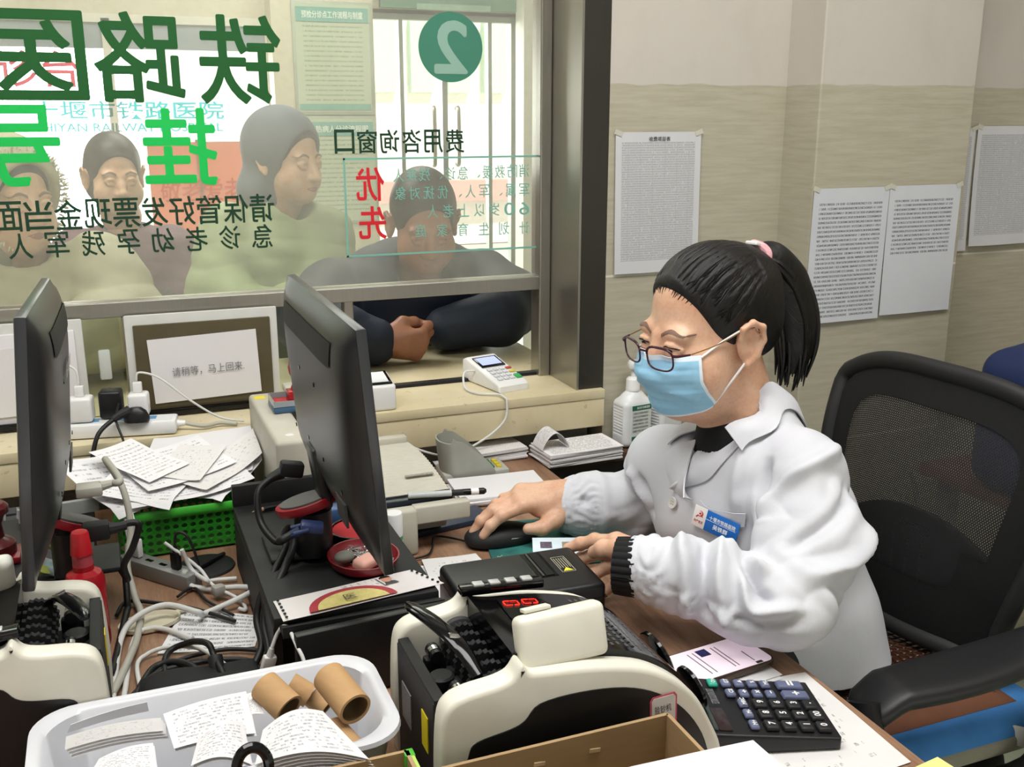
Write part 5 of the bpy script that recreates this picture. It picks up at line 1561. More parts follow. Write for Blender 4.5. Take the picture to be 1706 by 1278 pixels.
w3 = notice('right half of the double printed memo on the pillar, lower half blank', 1.602, 1.803, 1.012, 1.298, 1.797, M_memo2, .002, .004)
w4 = notice('ruled table sheet at the right edge, nearest the pillar', 1.822, 1.945, 1.128, 1.418, 1.912, M_tbl, 0, .012)
w5 = notice('ruled table sheet at the right edge, farther from the pillar', 1.952, 2.15, 1.138, 1.422, 1.912, M_tbl, 0, .010)

# ---- counter top: waiting signs, power strip, chargers
CTZ = .8765
def sign_frame(label, x0, x1, txt):
    t = thing('sign_frame', label, 'sign', ((x0 + x1) / 2, 2.03, CTZ))
    y = 2.036
    b = MB(); b.box(((x0 + x1) / 2, y + .006, CTZ + .1015), (x1 - x0, .008, .203), bev=.003); b.build('acrylic_holder', mat('acrylic_white', '#cfcfca', .15, var=.03), t)
    b = MB(); b.box(((x0 + x1) / 2, y - .0005, CTZ + .094), (x1 - x0 - .030, .007, .180), bev=.002); b.build('tablet_bezel' if txt else 'backing', mat('bezel_olive', '#544c36', .3, var=.08) if txt else M_paper, t)
    b = MB(); b.box(((x0 + x1) / 2 + .004, y - .006, CTZ + .010), (x1 - x0 - .036, .010, .013), bev=.002); b.build('dark_sill', M_gloss, t)
    b = MB(); b.quad((x0 + .044, y - .0065, CTZ + .028), (x1 - .040, y - .0065, CTZ + .034), (x1 - .044, y - .0055, CTZ + .162), (x0 + .038, y - .0055, CTZ + .155), .0006, 8, 8, .002); pg = b.build('paper', M_paper, t, 60)
    if txt: text('lettering', txt, mat('ink_grey', '#77777a', .7, var=0), pg, ((x0 + x1) / 2 + .004, y - .0105, CTZ + .090), (1, 0, .02), (0, 0, 1), .136, .0185, 0)
    return t
sign_frame('framed waiting sign with white paper and grey characters between the monitors', .018, .305, '请稍等，马上回来.')
sign_frame('framed blank white sign behind the left monitor', -.30, -.055, '')
b = MB(); b.box((-.022, 2.068, .982), (.022, .006, .060), bev=.004); o = b.build('pull_handle', mat('clear_plastic', '#c9cdc6', .1, var=.02), None); tag(o, 'clear plastic pull stuck on the low glass beside the waiting sign', 'handle')
ps = thing('power_strip', 'white power strip on the counter with four plugs in it', 'power strip', (.0, 1.945, CTZ))
PM = basis((-.002, 1.945, CTZ), Vector((.935, -.29, 0)).normalized() if False else Vector((.985, -.17, 0)).normalized(), Vector((.17, .985, 0)).normalized())
b = MB(PM); b.box((0, 0, .014), (.195, .052, .026), bev=.005); b.build('case', M_white, ps)
b = MB(PM); b.box((0, 0, .0275), (.18, .034, .001)); sc_ = b.build('socket_face', mat('socket_face', '#dfe2e2', .3), ps, 0)
for x in (-.05, .0, .05):
    b = MB(PM); b.box((x, 0, .0283), (.022, .018, .0012)); b.build('socket', mat('socket_blue', '#5d94c0', .4), sc_, 0)
b = MB(PM); b.cyl((.097, 0, .014), (.112, 0, .014), .007, .005); b.build('cord_grip', M_white, ps)
def charger(label, x, h, m, w=.042, plug=True, mplug=M_white, y=0.0):
    t = thing('charger', label, 'charger', PM @ Vector((x, y, .03)))
    b = MB(PM); b.box((x, y, .0295 + h / 2), (w, .036, h), bev=.006, seg=3); b.build('body', m, t)
    if plug:
        b = MB(PM); b.box((x, y, .0295 + h + .010), (.016, .012, .020), bev=.002); b.build('cable_plug', mplug, t)
    return t
charger('white cube charger on the power strip, nearest the left monitor', -.068, .046, M_white)
charger('black block charger standing on the power strip', -.018, .052, M_black, .040, False, y=.016)
charger('white cube charger on the power strip, nearest the waiting sign', .030, .044, M_white, .036, y=.016)
t = thing('plug', 'black angled mains plug on the power strip', 'plug', PM @ Vector((.028, -.018, .03)))
b = MB(PM); b.lathe([(0, 0), (.020, 0), (.021, .008), (.016, .020), (.009, .026), (0, .027)], c=(.030, -.024, .0295), sc=(1.1, .7, 1)); b.build('body', M_black, t)
b = MB(PM); b.tube([(.018, -.024, .050), (.004, -.034, .046), (-.008, -.042, .040)], [.010, .008, .006]); b.build('strain_relief', M_matt, t)
def cable(label, pts, r, m, cat='cable', group=None):
    P_, R_2 = spline([Vector(p) for p in pts], [r] * len(pts), False, 8)
    for p in P_:
        if .60 < p.z < .7535 + r and p.y < 1.89: p.z = .7535 + r
    b = MB(); b.tube(P_, R_2, n=10, smooth=False); o = b.build('cable', m, None, 80); return tag(o, label, cat, group)
M_cw = mat('cable_white', '#d8d8d4', .45, var=.03); M_cb = mat('cable_black', '#161617', .5, var=.1); M_cg = mat('cable_pale_grey', '#b4b2a6', .5, var=.05)
cable('black mains cord falling from the plug on the power strip', [PM @ Vector((-.008, -.042, .040)), (-.045, 1.885, .895), (-.06, 1.868, .84), (-.062, 1.86, .775)], .0042, M_cb)
cable('thin black cord rising from behind the power strip and falling over the counter edge', [(-.018, 1.985, .955), (-.004, 1.955, .94), (-.012, 1.91, .915), (-.003, 1.885, .88), (.004, 1.872, .83), (.004, 1.865, .775)], .0022, M_cb)
cable('white charging cable arching from the charger nearest the left monitor', [PM @ Vector((-.068, 0, .10)), PM @ Vector((-.072, .004, .125)), (-.095, 1.97, 1.01), (-.125, 1.99, .99)], .0022, M_cw)
cable('white charging cable running from the right charger over to the beige printer', [PM @ Vector((.030, .012, .098)), PM @ Vector((.036, .012, .112)), (.07, 1.95, .975), (.12, 1.94, .93), (.17, 1.935, .893), (.215, 1.925, .882)], .0020, M_cw)
cable('grey cord leaving the end of the power strip', [PM @ Vector((.11, 0, .014)), (.14, 1.915, .884), (.17, 1.925, .884), (.20, 1.915, .881)], .0038, M_cg)

# ---- card terminal, code scanner box
t = thing('card_terminal', 'white card payment terminal with lit screen at the service opening', 'card terminal', (.765, 2.03, CTZ))
CM = Matrix.Translation((.768, 2.030, CTZ)) @ Matrix.Rotation(R(12), 4, 'Z')
b = MB(CM); b.prism([(-.075, .0), (.075, .0), (.075, .046), (.060, .052), (-.068, .018), (-.075, .013)], .078, basis((-.039, 0, 0), (0, 1, 0), (0, 0, 1), (1, 0, 0)), bev=.005, seg=3); b.build('case', M_white, t, 50)
sl = Vector((0, .128, .034)).normalized(); nn = Vector((1, 0, 0)).cross(sl)
FM = CM @ basis((0, -.068, .0185), (1, 0, 0), sl, nn)
b = MB(FM); b.box((0, .098, .0012), (.060, .046, .002), bev=.0008); fr_ = b.build('screen_frame', M_gloss, t)
b = MB(FM); b.box((0, .099, .0024), (.050, .034, .0008)); b.build('screen', mat('lcd_blue', '#a9b6e6', .3, var=0, emis='#aab8f0', estr=.45), fr_, 0)
for i in range(3):
    for j in range(4):
        b = MB(FM); b.box((-.020 + i * .0155, .018 + j * .0145, .0014), (.012, .010, .0024), bev=.001); b.build('key', mat('key_pale', '#d4d6da', .4), t)
for j, (c, nm) in enumerate((('#2fa24e', 'green_key'), ('#d9c23a', 'yellow_key'), ('#b5472f', 'red_key'))):
    b = MB(FM); b.box((.0275, .021 + j * .0165 + (.006 if j else 0), .0014), (.014, .018 if j == 0 else .008, .0024), bev=.001); b.build('key', mat(nm, c, .4), t, label=nm.replace('_', ' '))
cable('white cable of the card terminal hanging in a bend over the counter edge', [CM @ Vector((-.040, .02, .03)), (.700, 2.04, .905), (.688, 2.0, .882), (.70, 1.955, .880), (.735, 1.93, .881), (.739, 1.903, .8815), (.742, 1.894, .873), (.735, 1.889, .835), (.69, 1.889, .80), (.62, 1.889, .775), (.56, 1.885, .790), (.49, 1.889, .83)], .0024, M_cw)
t = thing('code_scanner', 'white payment code scanner box with slanted black-rimmed top', 'scanner', (.475, 1.935, CTZ))
b = MB(); b.prism([(-.035, 0), (.035, 0), (.035, .066), (-.035, .052)], .078, basis((.434, 1.945, CTZ), (0, 1, 0), (0, 0, 1), (1, 0, 0)), bev=.006, seg=3); b.build('case', M_white, t, 50)
b = MB(); b.box((.473, 1.944, .9375), (.066, .060, .0016), (11.3, 0, 0), bev=.0006); rr_ = b.build('black_rim', M_gloss, t)
b = MB(); b.box((.473, 1.944, .9385), (.054, .048, .0014), (11.3, 0, 0)); b.build('scan_window', mat('scan_window', '#8f9494', .1, var=0), rr_)

# ---- sanitiser bottles
def sanitiser(label, x, y, z, rot=0, full=True):
    t = thing('sanitizer_bottle', label, 'bottle', (x, y, z), 0, None)
    M = Matrix.Translation((x, y, z)) @ Matrix.Rotation(R(rot), 4, 'Z')
    S = SDF((-.05, -.04, -.005), (.05, .04, .14), .0022)
    S.rbox((0, 0, .052), (.038, .026, .052), .012); S.ell((0, 0, .104), (.030, .021, .020), k=.012); S.cone((0, 0, .10), (0, 0, .126), .013, .012, .006)
    for i in range(10): S.rbox((-.038, 0, .030 + i * .0065), (.0022, .016, .0012), .001, k=.002, mode='cut', mar=.005)
    link('body', S.mesh(M), mat('bottle_white', '#e2e4e4', .3, var=.02), t, 180)
    b = MB(M); b.lathe([(0, .122), (.0155, .122), (.0155, .128), (.0148, .129), (.0148, .146), (.0135, .148), (.010, .151), (.005, .152), (.0045, .172), (0, .172)]); b.build('collar_cap', M_white, t)
    b = MB(M); b.lathe([(0, .170), (.011, .170), (.0125, .173), (.0125, .183), (.010, .187), (0, .187)]); hd = b.build('pump_head', M_white, t)
    b = MB(M); b.tube([(.008, -.002, .180), (.022, -.004, .1795), (.040, -.006, .176)], [.0042, .0036, .0030]); b.build('spout', M_white, hd)
    if full:
        b = MB(M); b.box((.006, -.0264, .055), (.050, .0008, .078)); lb = b.build('label', mat('label_pale', '#d5d9d4', .4, var=.02), t, 0)
        for zc, h in ((.0885, .011), (.0205, .009)):
            b = MB(M); b.box((.006, -.0270, zc), (.050, .0006, h)); b.build('green_band', mat('label_green', '#1f6b4f', .4, var=.03), lb, 0)
        def LT(s, xx, zz, w, h, m, bold=.01): text('label_lettering', s, m, lb, M @ Vector((xx, -.0275, zz)), M.to_3x3() @ Vector((1, 0, 0)), (0, 0, 1), w, h, bold)
        wt = mat('label_ink_white', '#e3e9e4', .5, var=0); gk = mat('label_ink_grey', '#6a706c', .5, var=0)
        LT('免洗手消毒凝胶', .010, .0885, .034, .0055, wt, .02)
        for i in range(6): LT(('主要成分乙醇及护肤成分', '适用于卫生手消毒和外科', '手消毒取适量均匀涂抹', '揉搓至干燥作用一分钟', '注意事项外用消毒剂不得', '口服置于阴凉干燥处保存')[i], .003, .077 - i * .008, .040, .0045, gk, .005)
    return t
sanitiser('white pump sanitizer bottle with green label at the end of the counter', 1.030, 1.882, .7512, 8)
sanitiser('second white pump bottle half hidden behind the clerk', 1.118, 1.896, .7512, 20, False)

# ---- shelf papers
def bundle(label, x0, x1, y0, y1, z, n, m, rot=0, seed=1, group=None, name='paper_bundle'):
    t = thing(name, label, 'papers', ((x0 + x1) / 2, (y0 + y1) / 2, z), 0, group); rn = random.Random(seed); zz = z
    cx, cy = (x0 + x1) / 2, (y0 + y1) / 2
    for i in range(n):
        dx, dy, a = rn.uniform(-.004, .004), rn.uniform(-.004, .004), R(rot + rn.uniform(-3, 3)); th = rn.uniform(.0015, .004)
        w, h = (x1 - x0) / 2, (y1 - y0) / 2
        P = [(cx + dx + u * w * math.cos(a) - v * h * math.sin(a), cy + dy + u * w * math.sin(a) + v * h * math.cos(a), zz) for u, v in ((-1, -1), (1, -1), (1, 1), (-1, 1))]
        b = MB(); b.quad(*P, -th, 6, 6, .0012, seed + i); b.build('sheet', m if i == n - 1 else M_paper, t, 60); zz += th + .0008
    return t, zz
bundle('bundle of receipts on the shelf under the counter, left of the curled slip', .66, .780, 1.876, 1.950, .7505, 7, Pm['faint'], 3, 3)
_t, ztop = bundle('thick bundle of invoices on the shelf under the counter, by the sanitizer bottle', .795, .965, 1.798, 1.892, .752, 8, Pm['form'], 4, 9)
b = MB(); b.sheet(lambda u, v: Vector((.792 + .062 * u + .0 * v, 1.822 + .052 * v, ztop + .002 + .034 * math.sin(u * PI) ** .8)), 20, 6, .0006)
tag(b.build('curled_receipt', Pm['receipt'], None, 60), 'curled slip of receipt paper arched over the invoice bundle', 'receipt')
sheet_thing('loose_receipt', 'loose white slip under the card keypad at the back of the desk', 'receipt', [(.585, 1.862, .7515), (.645, 1.862, .7515), (.648, 1.93, .7515), (.59, 1.93, .7515)], Pm['faint'])

# ---- keypad with privacy hood
t = thing('pin_keypad', 'grey keypad with tall privacy hood beside the slip printer', 'keypad', (.64, 1.83, .75))
KM = Matrix.Translation((.638, 1.784, .7508)) @ Matrix.Rotation(R(-3), 4, 'Z')
b = MB(KM); b.box((0, .04, .009), (.135, .075, .018), bev=.005); b.build('base', mat('keypad_grey', '#a9aaa0', .45), t)
def hood(u, v):
    a = (u - .5) * 2 * 1.75
    x = -.028 - .040 * math.cos(a) + (.034 if abs(a) > 1.57 else 0) * (abs(a) - 1.57); y = .040 + .040 * math.sin(a)
    h = .078 * (1 - .72 * (abs(u - .5) * 2) ** 1.5)
    return Vector((x - .010 * v, y, .010 + h * v))
def hood2(u, v):
    s = abs(u - .5) * 2; sg = -1 if u < .5 else 1
    if s < .4: a = s / .4 * PI / 2; x = -.062 + .020 * (1 - math.cos(a)); y = .040 + sg * .037 * math.sin(a)
    else: x = -.042 + (s - .4) / .6 * .078; y = .040 + sg * .037
    h = .074 if s < .4 else .074 * (1 - (s - .4) / .6) ** .75 + .010
    return Vector((x - .008 * v * (1 if s < .5 else 0), y, .008 + h * v))
b = MB(KM); b.sheet(hood2, 60, 10, .0028); b.build('privacy_hood', mat('hood_grey_plastic', '#9c9d93', .4), t, 50)
for i, c in enumerate(('#1b1b1b', '#1b1b1b', '#2d6b45', '#c9b534')):
    for j in range(3):
        b = MB(KM); b.box((.005 + i * .015, .022 + j * .017, .0195), (.010, .012, .005), bev=.001); b.build('key', mat('keypad_key_%d' % i if i > 1 else 'keypad_key_black', c, .45, var=.03), t)

# ---- printer top: ink pad and stamp; pen
t = thing('ink_pad', 'red ink pad in a clear-lidded blue box on the beige printer', 'ink pad', (.285, 1.76, .943))
b = MB(); b.box((.293, 1.772, .949), (.095, .068, .012), bev=.003); b.build('box', mat('pad_blue', '#3d5f7c', .3), t)
b = MB(); b.box((.293, 1.772, .9553), (.084, .058, .0015)); b.build('pad', mat('pad_red', '#b23a36', .8, var=.25, vscale=90), t, 0)
for a in ((-.046, 0, .002, .066), (.046, 0, .002, .066), (0, .033, .094, .002), (0, -.033, .094, .002)):
    b = MB(); b.box((.293 + a[0], 1.772 + a[1], .960), (a[2], a[3], .010)); b.build('clear_rim', mat('rim_clear', '#8f979b', .1, var=0), t, 0)
t = thing('stamp', 'red knob-handled rubber stamp standing on the ink pad', 'stamp', (.295, 1.762, .956))
M_sred = mat('stamp_red', '#a3141c', .22, var=.04)
b = MB(); b.box((.293, 1.758, .9685), (.040, .030, .022), bev=.002); b.build('block', M_sred, t)
b = MB(); b.lathe([(0, .977), (.014, .977), (.013, .984), (.0095, .992), (.010, 1.000), (.0150, 1.010), (.0165, 1.020), (.0140, 1.031), (.007, 1.036), (0, 1.037)], c=(.293, 1.758, 0)); b.build('handle', M_sred, t)
t = thing('pen', 'clear black gel pen lying in the mouth of the slip printer', 'pen', (.47, 1.528, .837))
a_, c_ = Vector((.425, 1.532, .8405)), Vector((.555, 1.512, .8385))
for nm, f0_, f1_, r0_, r1_, m_ in (('barrel', .0, .62, .0052, .0052, mat('pen_clear', '#b9bcbb', .12, var=.05)), ('grip', .55, .72, .0054, .0054, M_rubber), ('cap', .70, .97, .0056, .0056, M_gloss), ('cap_tip', .97, 1.0, .0056, .003, M_gloss), ('paper_band', .80, .90, .0058, .0058, M_white)):
    b = MB(); b.cyl(a_.lerp(c_, f0_), a_.lerp(c_, f1_), r0_, r1_, n=16); b.build(nm, m_, t)

# ---- right-hand desk: blank sheets, folder, mouse, pad
t, _z = bundle('stack of blank white sheets on the desk behind the mouse', .566, .742, 1.650, 1.768, .7505, 4, M_paper, -6, 22)
b = MB(); b.box((.505, 1.60, .7555), (.17, .062, .010), (0, 0, 10), bev=.002); tag(b.build('folder', mat('folder_navy', '#2b3548', .35, var=.2, vscale=60, stretch=(1, 12, 12)), None), 'dark blue folder lying under the slip printer bar', 'folder')
def padmat():
    t = NT('mouse_pad'); v = t.coord('Object')
    c = t.mix(t.ramp(t.noise(v, 16, 4), .45, .6), '#1f5b57', '#2f7a70'); c = t.mix(t.math('GREATER_THAN', t.noise(v, 45, 4, .7), .66), c, '#9db5a4')
    t.base(c); t.p.inputs['Roughness'].default_value = .8; return t.m
b = MB(); b.box((.655, 1.46, .7525), (.225, .19, .004), (0, 0, -12), bev=.001); tag(b.build('mouse_pad', padmat(), None), 'teal patterned mouse pad under the mouse', 'mouse pad')
ms = thing('mouse', 'black mouse on the teal pad under the hand', 'mouse', (.585, 1.497, .7545))
MM_ = Matrix.Translation((.574, 1.490, .7548)) @ Matrix.Rotation(R(-6), 4, 'Z')
S = SDF((-.07, -.045, -.005), (.07, .045, .05), .0018)
S.ell((.008, 0, .008), (.056, .033, .0215)); S.ell((-.024, 0, .008), (.040, .031, .019), k=.02); S.op((-.1, -.1, -.1), (.1, .1, .1), 0, lambda P: -P[2], 0, 'and')
link('shell', S.mesh(MM_), M_matt, ms, 180)
b = MB(MM_); b.tube([(-.050, 0, .018), (-.03, 0, .0275), (-.008, 0, .034)], .0012, n=6); b.build('button_gap', M_gloss, ms)
b = MB(MM_); b.cyl((-.030, -.003, .025), (-.030, .003, .025), .0075, n=20); b.build('wheel', M_rubber, ms)
b = MB(MM_); b.tube([(-.045, -.026, .010), (-.02, -.030, .014), (.02, -.0305, .014), (.048, -.018, .012)], .0014, n=6); b.build('side_trim', M_chrome, ms)
cable('black mouse cable looping behind the slip printer', [MM_ @ Vector((-.058, 0, .008)), (.51, 1.515, .7535), (.475, 1.545, .7545), (.455, 1.50, .7535), (.44, 1.478, .7545), (.415, 1.472, .7545), (.385, 1.470, .7545)], .0018, M_cb)
sheet_thing('document', 'printed form half under the black box, on top of another', 'paper', [(.405, 1.300, .7545), (.52, 1.30, .7545), (.515, 1.455, .7548), (.425, 1.462, .7550)], Pm['faint'], .0006, .002, 3)
sheet_thing('document', 'lower printed form beside the riser under the black box', 'paper', [(.380, 1.30, .7515), (.50, 1.29, .7515), (.515, 1.445, .7515), (.402, 1.448, .752)], Pm['form'], .0006, .001, 4)
b = MB(); b.prism([(-.043, -.027), (.043, -.027), (.043, .027), (-.043, .027)], .0009, basis((.612, 1.335, .800), Vector((.93, -.36, .0)).normalized(), Vector((.36, .93, .12)).normalized()), bev=.0003)
idc = b.build('id_card', mat('card_pale_blue', '#cfdde6', .3, var=.05, vscale=60), None); tag(idc, 'pale blue identity card held by the fingers behind the black box', 'card')
for x_, w_, m_ in ((-.022, .018, mat('card_photo', '#5a4a5c', .5, var=.5, vscale=200)), (.010, .014, mat('card_chip', '#8f8672', .4))):
    b = MB(); b.box((0, 0, 0), (w_, .018, .0006), M=basis(Vector((.612, 1.335, .8013)) + Vector((.93, -.36, 0)).normalized() * x_ + Vector((.36, .93, .12)).normalized() * .004, Vector((.93, -.36, .0)).normalized(), Vector((.36, .93, .12)).normalized())); b.build('print', m_, idc, 0)

# ---- glue stick, bowl of clips, stamp pads on the riser
t = thing('glue_bottle', 'green and white glue tube with white cap beside the slip printer', 'bottle', (.385, 1.478, .75))
b = MB(); b.lathe([(0, 0), (.0135, 0), (.014, .003), (.014, .055), (0, .055)], c=(.383, 1.470, .7505)); b.build('tube', mat('glue_green', '#2f9a5c', .3, var=.03), t)
b = MB(); b.lathe([(.0142, .036), (.0142, .045)], c=(.383, 1.470, .7505)); b.lathe([(.0142, .052), (.0142, .058)], c=(.383, 1.470, .7505)); b.build('white_stripe', M_white, t)
b = MB(); b.lathe([(0, .055), (.0145, .055), (.0145, .088), (.0135, .090), (0, .090)], c=(.383, 1.470, .7505)); b.build('cap', M_white, t)
t = thing('clip_tray', 'dark red oval dish of paper clips on the black riser', 'dish', (.288, 1.235, .85))
DM = xf((.288, 1.274, .8505), (0, 0, 8), (1.0, 1.12, 1))
b = MB(DM); b.lathe([(0, 0), (.036, 0), (.044, .006), (.0485, .018), (.0465, .018), (.042, .008), (.034, .003), (0, .003)], n=48); b.build('dish', M_redpl, t)
t = tag((lambda: (lambda b: b.build('paper_clips', M_chrome, None, 60))((lambda b: [[(lambda c, a, tl: b.tube([DM @ (Vector(c) + Vector((math.cos(a) * x - math.sin(a) * y, math.sin(a) * x + math.cos(a) * y, x * tl))) for x, y in ((-.010, .0), (.008, .0), (.010, .003), (.006, .005), (-.007, .005), (-.009, .003), (-.006, .0015), (.005, .0015))], .0006, n=5, sub=3))((r_ * math.cos(q), r_ * math.sin(q), .006 + rnd.uniform(0, .009)), rnd.uniform(0, 6), rnd.uniform(-.3, .3)) for r_, q in [(rnd.uniform(0, .032), rnd.uniform(-1.2, 2.6))]] for _ in range(70)] and b)(MB())))(), 'heap of silver paper clips in the dark red dish', 'paper clips')
t['kind'] = 'stuff'
S = SDF((-.03, -.02, -.012), (.03, .02, .014), .0015); S.rbox((0, 0, 0), (.017, .011, .008), .006)
tag(link('eraser', S.mesh(DM @ xf((-.006, -.020, .0150), (8, 0, 25))), mat('eraser_pink', '#d9a596', .7), None, 180), 'pink eraser lying in the dark red dish', 'eraser')
S = SDF((-.03, -.03, -.012), (.03, .03, .016), .0015); S.ell((0, 0, 0), (.014, .011, .008))
tag(link('grey_putty', S.mesh(DM @ xf((-.024, .008, .0150))), mat('putty_grey', '#77786f', .6), None, 180), 'grey lump lying in the left of the red dish', 'putty')
t = thing('ink_pad', 'round open ink pad with red felt on the riser behind the clip dish', 'ink pad', (.285, 1.36, .85))
b = MB(); b.lathe([(0, 0), (.040, 0), (.042, .004), (.042, .016), (.039, .016), (.039, .012), (0, .012)], c=(.304, 1.372, .8505), n=40); b.build('case', M_gloss, t)
b = MB(); b.lathe([(0, .0122), (.0385, .0122), (.037, .0145), (0, .015)], c=(.304, 1.372, .8505), n=40); b.build('felt', mat('felt_red', '#a8202a', .8, var=.12), t)
b = MB(); b.box((.285, 1.45, .862), (.05, .03, .022), (0, 0, 10), bev=.003); bx_ = b.build('small_box', mat('box_blue', '#3b5a86', .4), None); tag(bx_, 'small blue box with orange end at the back of the riser', 'box')
b = MB(); b.box((.259, 1.4455, .862), (.008, .031, .0225), (0, 0, 10), bev=.002); b.build('orange_end', mat('box_orange', '#c9602a', .5), bx_)
t = thing('pencil', 'sharpened pencil lying at the back of the black riser', 'pencil', (.20, 1.53, .85))
b = MB(); b.cyl((.19, 1.525, .8545), (.30, 1.545, .8545), .0036, n=6); b.build('shaft', M_black, t)
b = MB(); b.cyl((.19, 1.525, .8545), (.172, 1.522, .8535), .0036, .0006, n=10); b.build('tip', mat('pencil_wood', '#a98a6a', .7), t)

# ---- printed slip with the round emblem on the riser front
t = thing('printed_slip', 'punched printout with a small portrait on the front of the black riser', 'paper', (.26, 1.19, .85))
A0, A1, A2, A3 = Vector((.158, 1.150, .8525)), Vector((.372, 1.176, .8525)), Vector((.345, 1.232, .8525)), Vector((.155, 1.208, .8525))
b = MB(); b.quad(A0, A1, A2, A3, .0006, 12, 6, .0015, 5); b.build('sheet', paper_mat('slip_print', 5, 20, .42, .72, .45, .95, .5, '#a08a8a', '#ded9d6'), t, 60)
def SP(u, v, z=.0026): return (A0 * (1 - u) + A1 * u) * (1 - v) + (A3 * (1 - u) + A2 * u) * v + Vector((0, 0, z))
eu, ev = (A1 - A0).normalized(), Vector((-(A1 - A0).y, (A1 - A0).x, 0)).normalized()
def flat(name, poly, m, z, par=t):
    b = MB(); b.prism([(p.x, p.y) for p in poly], .0002, Matrix.Translation((0, 0, z))); return b.build(name, m, par, 0)
def half(cu, r_, z, n=20): return [SP(cu, .02) + eu * (r_ * math.cos(a)) + ev * (r_ * .75 * math.sin(a)) for a in [PI * i / n for i in range(n + 1)]]
ring_ = flat('emblem_ring', half(.43, .058, 0), mat('ring_print_red', '#a3323c', .6), .8552)
flat('emblem_face', half(.43, .047, 0), mat('print_yellow', '#cfc27a', .6, var=.12, vscale=120), .8555, ring_)
text('emblem_lettering', '医', mat('print_dark', '#4d4a3c', .6, var=0), ring_, SP(.43, .25) + Vector((0, 0, .0034)), eu, ev, .016, .014, 0)
ph = flat('portrait', [SP(.70, .50), SP(.80, .50), SP(.80, .92), SP(.70, .92)], mat('photo_pale', '#cfcac6', .5), .8553)
flat('portrait_suit', [SP(.705, .50), SP(.795, .50), SP(.785, .60), SP(.75, .66), SP(.715, .60)], mat('photo_suit', '#2e3038', .5), .8556, ph)
flat('portrait_face', [SP(.75, .74) + eu * .007 * math.cos(a) + ev * .009 * math.sin(a) for a in [i * PI / 8 for i in range(16)]], mat('photo_skin', '#c9927a', .5), .8558, ph)
flat('portrait_hair', [SP(.75, .80) + eu * .0078 * math.cos(a) + ev * .0065 * math.sin(a) for a in [i * PI / 8 for i in range(9)]], mat('photo_hair', '#17120f', .5), .8560, ph)
for i in range(6):
    for u in (.025, .975):
        p = SP(u, .08 + i * .165); b = MB(); b.cyl(p + Vector((0, 0, -.0004)), p + Vector((0, 0, .0006)), .0019, n=10); b.build('punch_hole', mat('hole_dark', '#1a1a1a', .8), t, 0)

# ---- phone on slips, calculator, long sheet, yellow note
t = thing('phone', 'phone with a bronze edge and lit pink-white screen on the desk edge', 'phone', (.675, 1.02, .757))
PHM = basis((.680, 1.006, .7612), Vector((.99, .115, 0)).normalized(), Vector((-.115, .99, 0)).normalized())
b = MB(PHM); b.prism([(math.copysign(.076 - .011, cx) + .011 * math.cos(a), math.copysign(.037 - .011, cy) + .011 * math.sin(a)) for cx, cy, a0 in ((1, 1, 0), (-1, 1, 90), (-1, -1, 180), (1, -1, 270)) for a in [R(a0 + k * 15) for k in range(7)]], .0088, Matrix.Translation((0, 0, -.0044)), bev=.001); b.build('body', mat('phone_bronze', '#4e4036', .25, .6), t, 50)
b = MB(PHM); b.prism([(math.copysign(.0735 - .009, cx) + .009 * math.cos(a), math.copysign(.0345 - .009, cy) + .009 * math.sin(a)) for cx, cy, a0 in ((1, 1, 0), (-1, 1, 90), (-1, -1, 180), (1, -1, 270)) for a in [R(a0 + k * 15) for k in range(7)]], .0005, Matrix.Translation((0, 0, .0043))); scn = b.build('screen', mat('phone_screen', '#d9c9d2', .12, var=0, emis='#e5d2dc', estr=.42), t, 0)
ik = mat('phone_ink', '#6f6068', .3, var=0)
def PL(x0, x1, y0, y1, m, nm='text_line'):
    b = MB(PHM); b.box(((x0 + x1) / 2, (y0 + y1) / 2, .0049), (x1 - x0, y1 - y0, .0002)); b.build(nm, m, scn, 0)
PL(-.008, .008, .012, .028, mat('phone_thumb', '#27295a', .3, var=.5, vscale=150), 'picture')
for x_ in (-.022, -.014, .016, .022, .047): PL(x_, x_ + .0016, -.026, .026 if x_ != .047 else .0, ik)
PL(.046, .056, -.034, -.029, mat('phone_tag', '#2b2428', .3, var=0), 'label_tag')
for i, (yy, xx) in enumerate(((-.002, .004), (.001, .0))):
    sheet_thing('paper_slip', ('white slip under the phone, upper one', 'white slip under the phone, lower one')[i], 'paper', [(.600 + xx, .945 + yy, .7535 - i * .0012), (.752 + xx, .962 + yy - i * .010, .7535 - i * .0012), (.748, 1.03, .7535 - i * .0012), (.60, 1.02, .7535 - i * .0012)], M_paper, .0006, .0008, i)
sheet_thing('document', 'long white sheet with faint rows under the calculator at the desk edge', 'paper', [(.535, .745, .7512), (.780, .757, .7512), (.789, .957, .7512), (.585, .975, .7512)], Pm['faint'], .0006, .001, 9)
b = MB(); b.box((.778, .707, .7535), (.075, .075, .004), (0, 0, 8)); tag(b.build('sticky_note', mat('note_yellow', '#e6df8e', .7, var=.02), None), 'yellow sticky note at the desk corner below the long sheet', 'note')
cl = thing('calculator', 'black desk calculator with white digits on the long sheet', 'calculator', (.65, .89, .752))
cu_, cr_ = Vector((-.955, .295, 0)), Vector((.295, .955, 0))       # towards its display, towards its right-hand column
CO = Vector((.722, .803, .7525))
CLM = basis(CO, cr_, cu_, (0, 0, 1))                                # x across the keys, y up to the display
b = MB(CLM); b.prism([(0, 0), (.150, 0), (.150, .0275), (.118, .024), (.0, .014)], .122, basis((0, 0, 0), (0, 1, 0), (0, 0, 1), (1, 0, 0)), bev=.004, seg=3); b.build('case', M_black, cl, 50)
KF = CLM @ basis((0, 0, .0146), (1, 0, 0), Vector((0, 1, .085)).normalized())
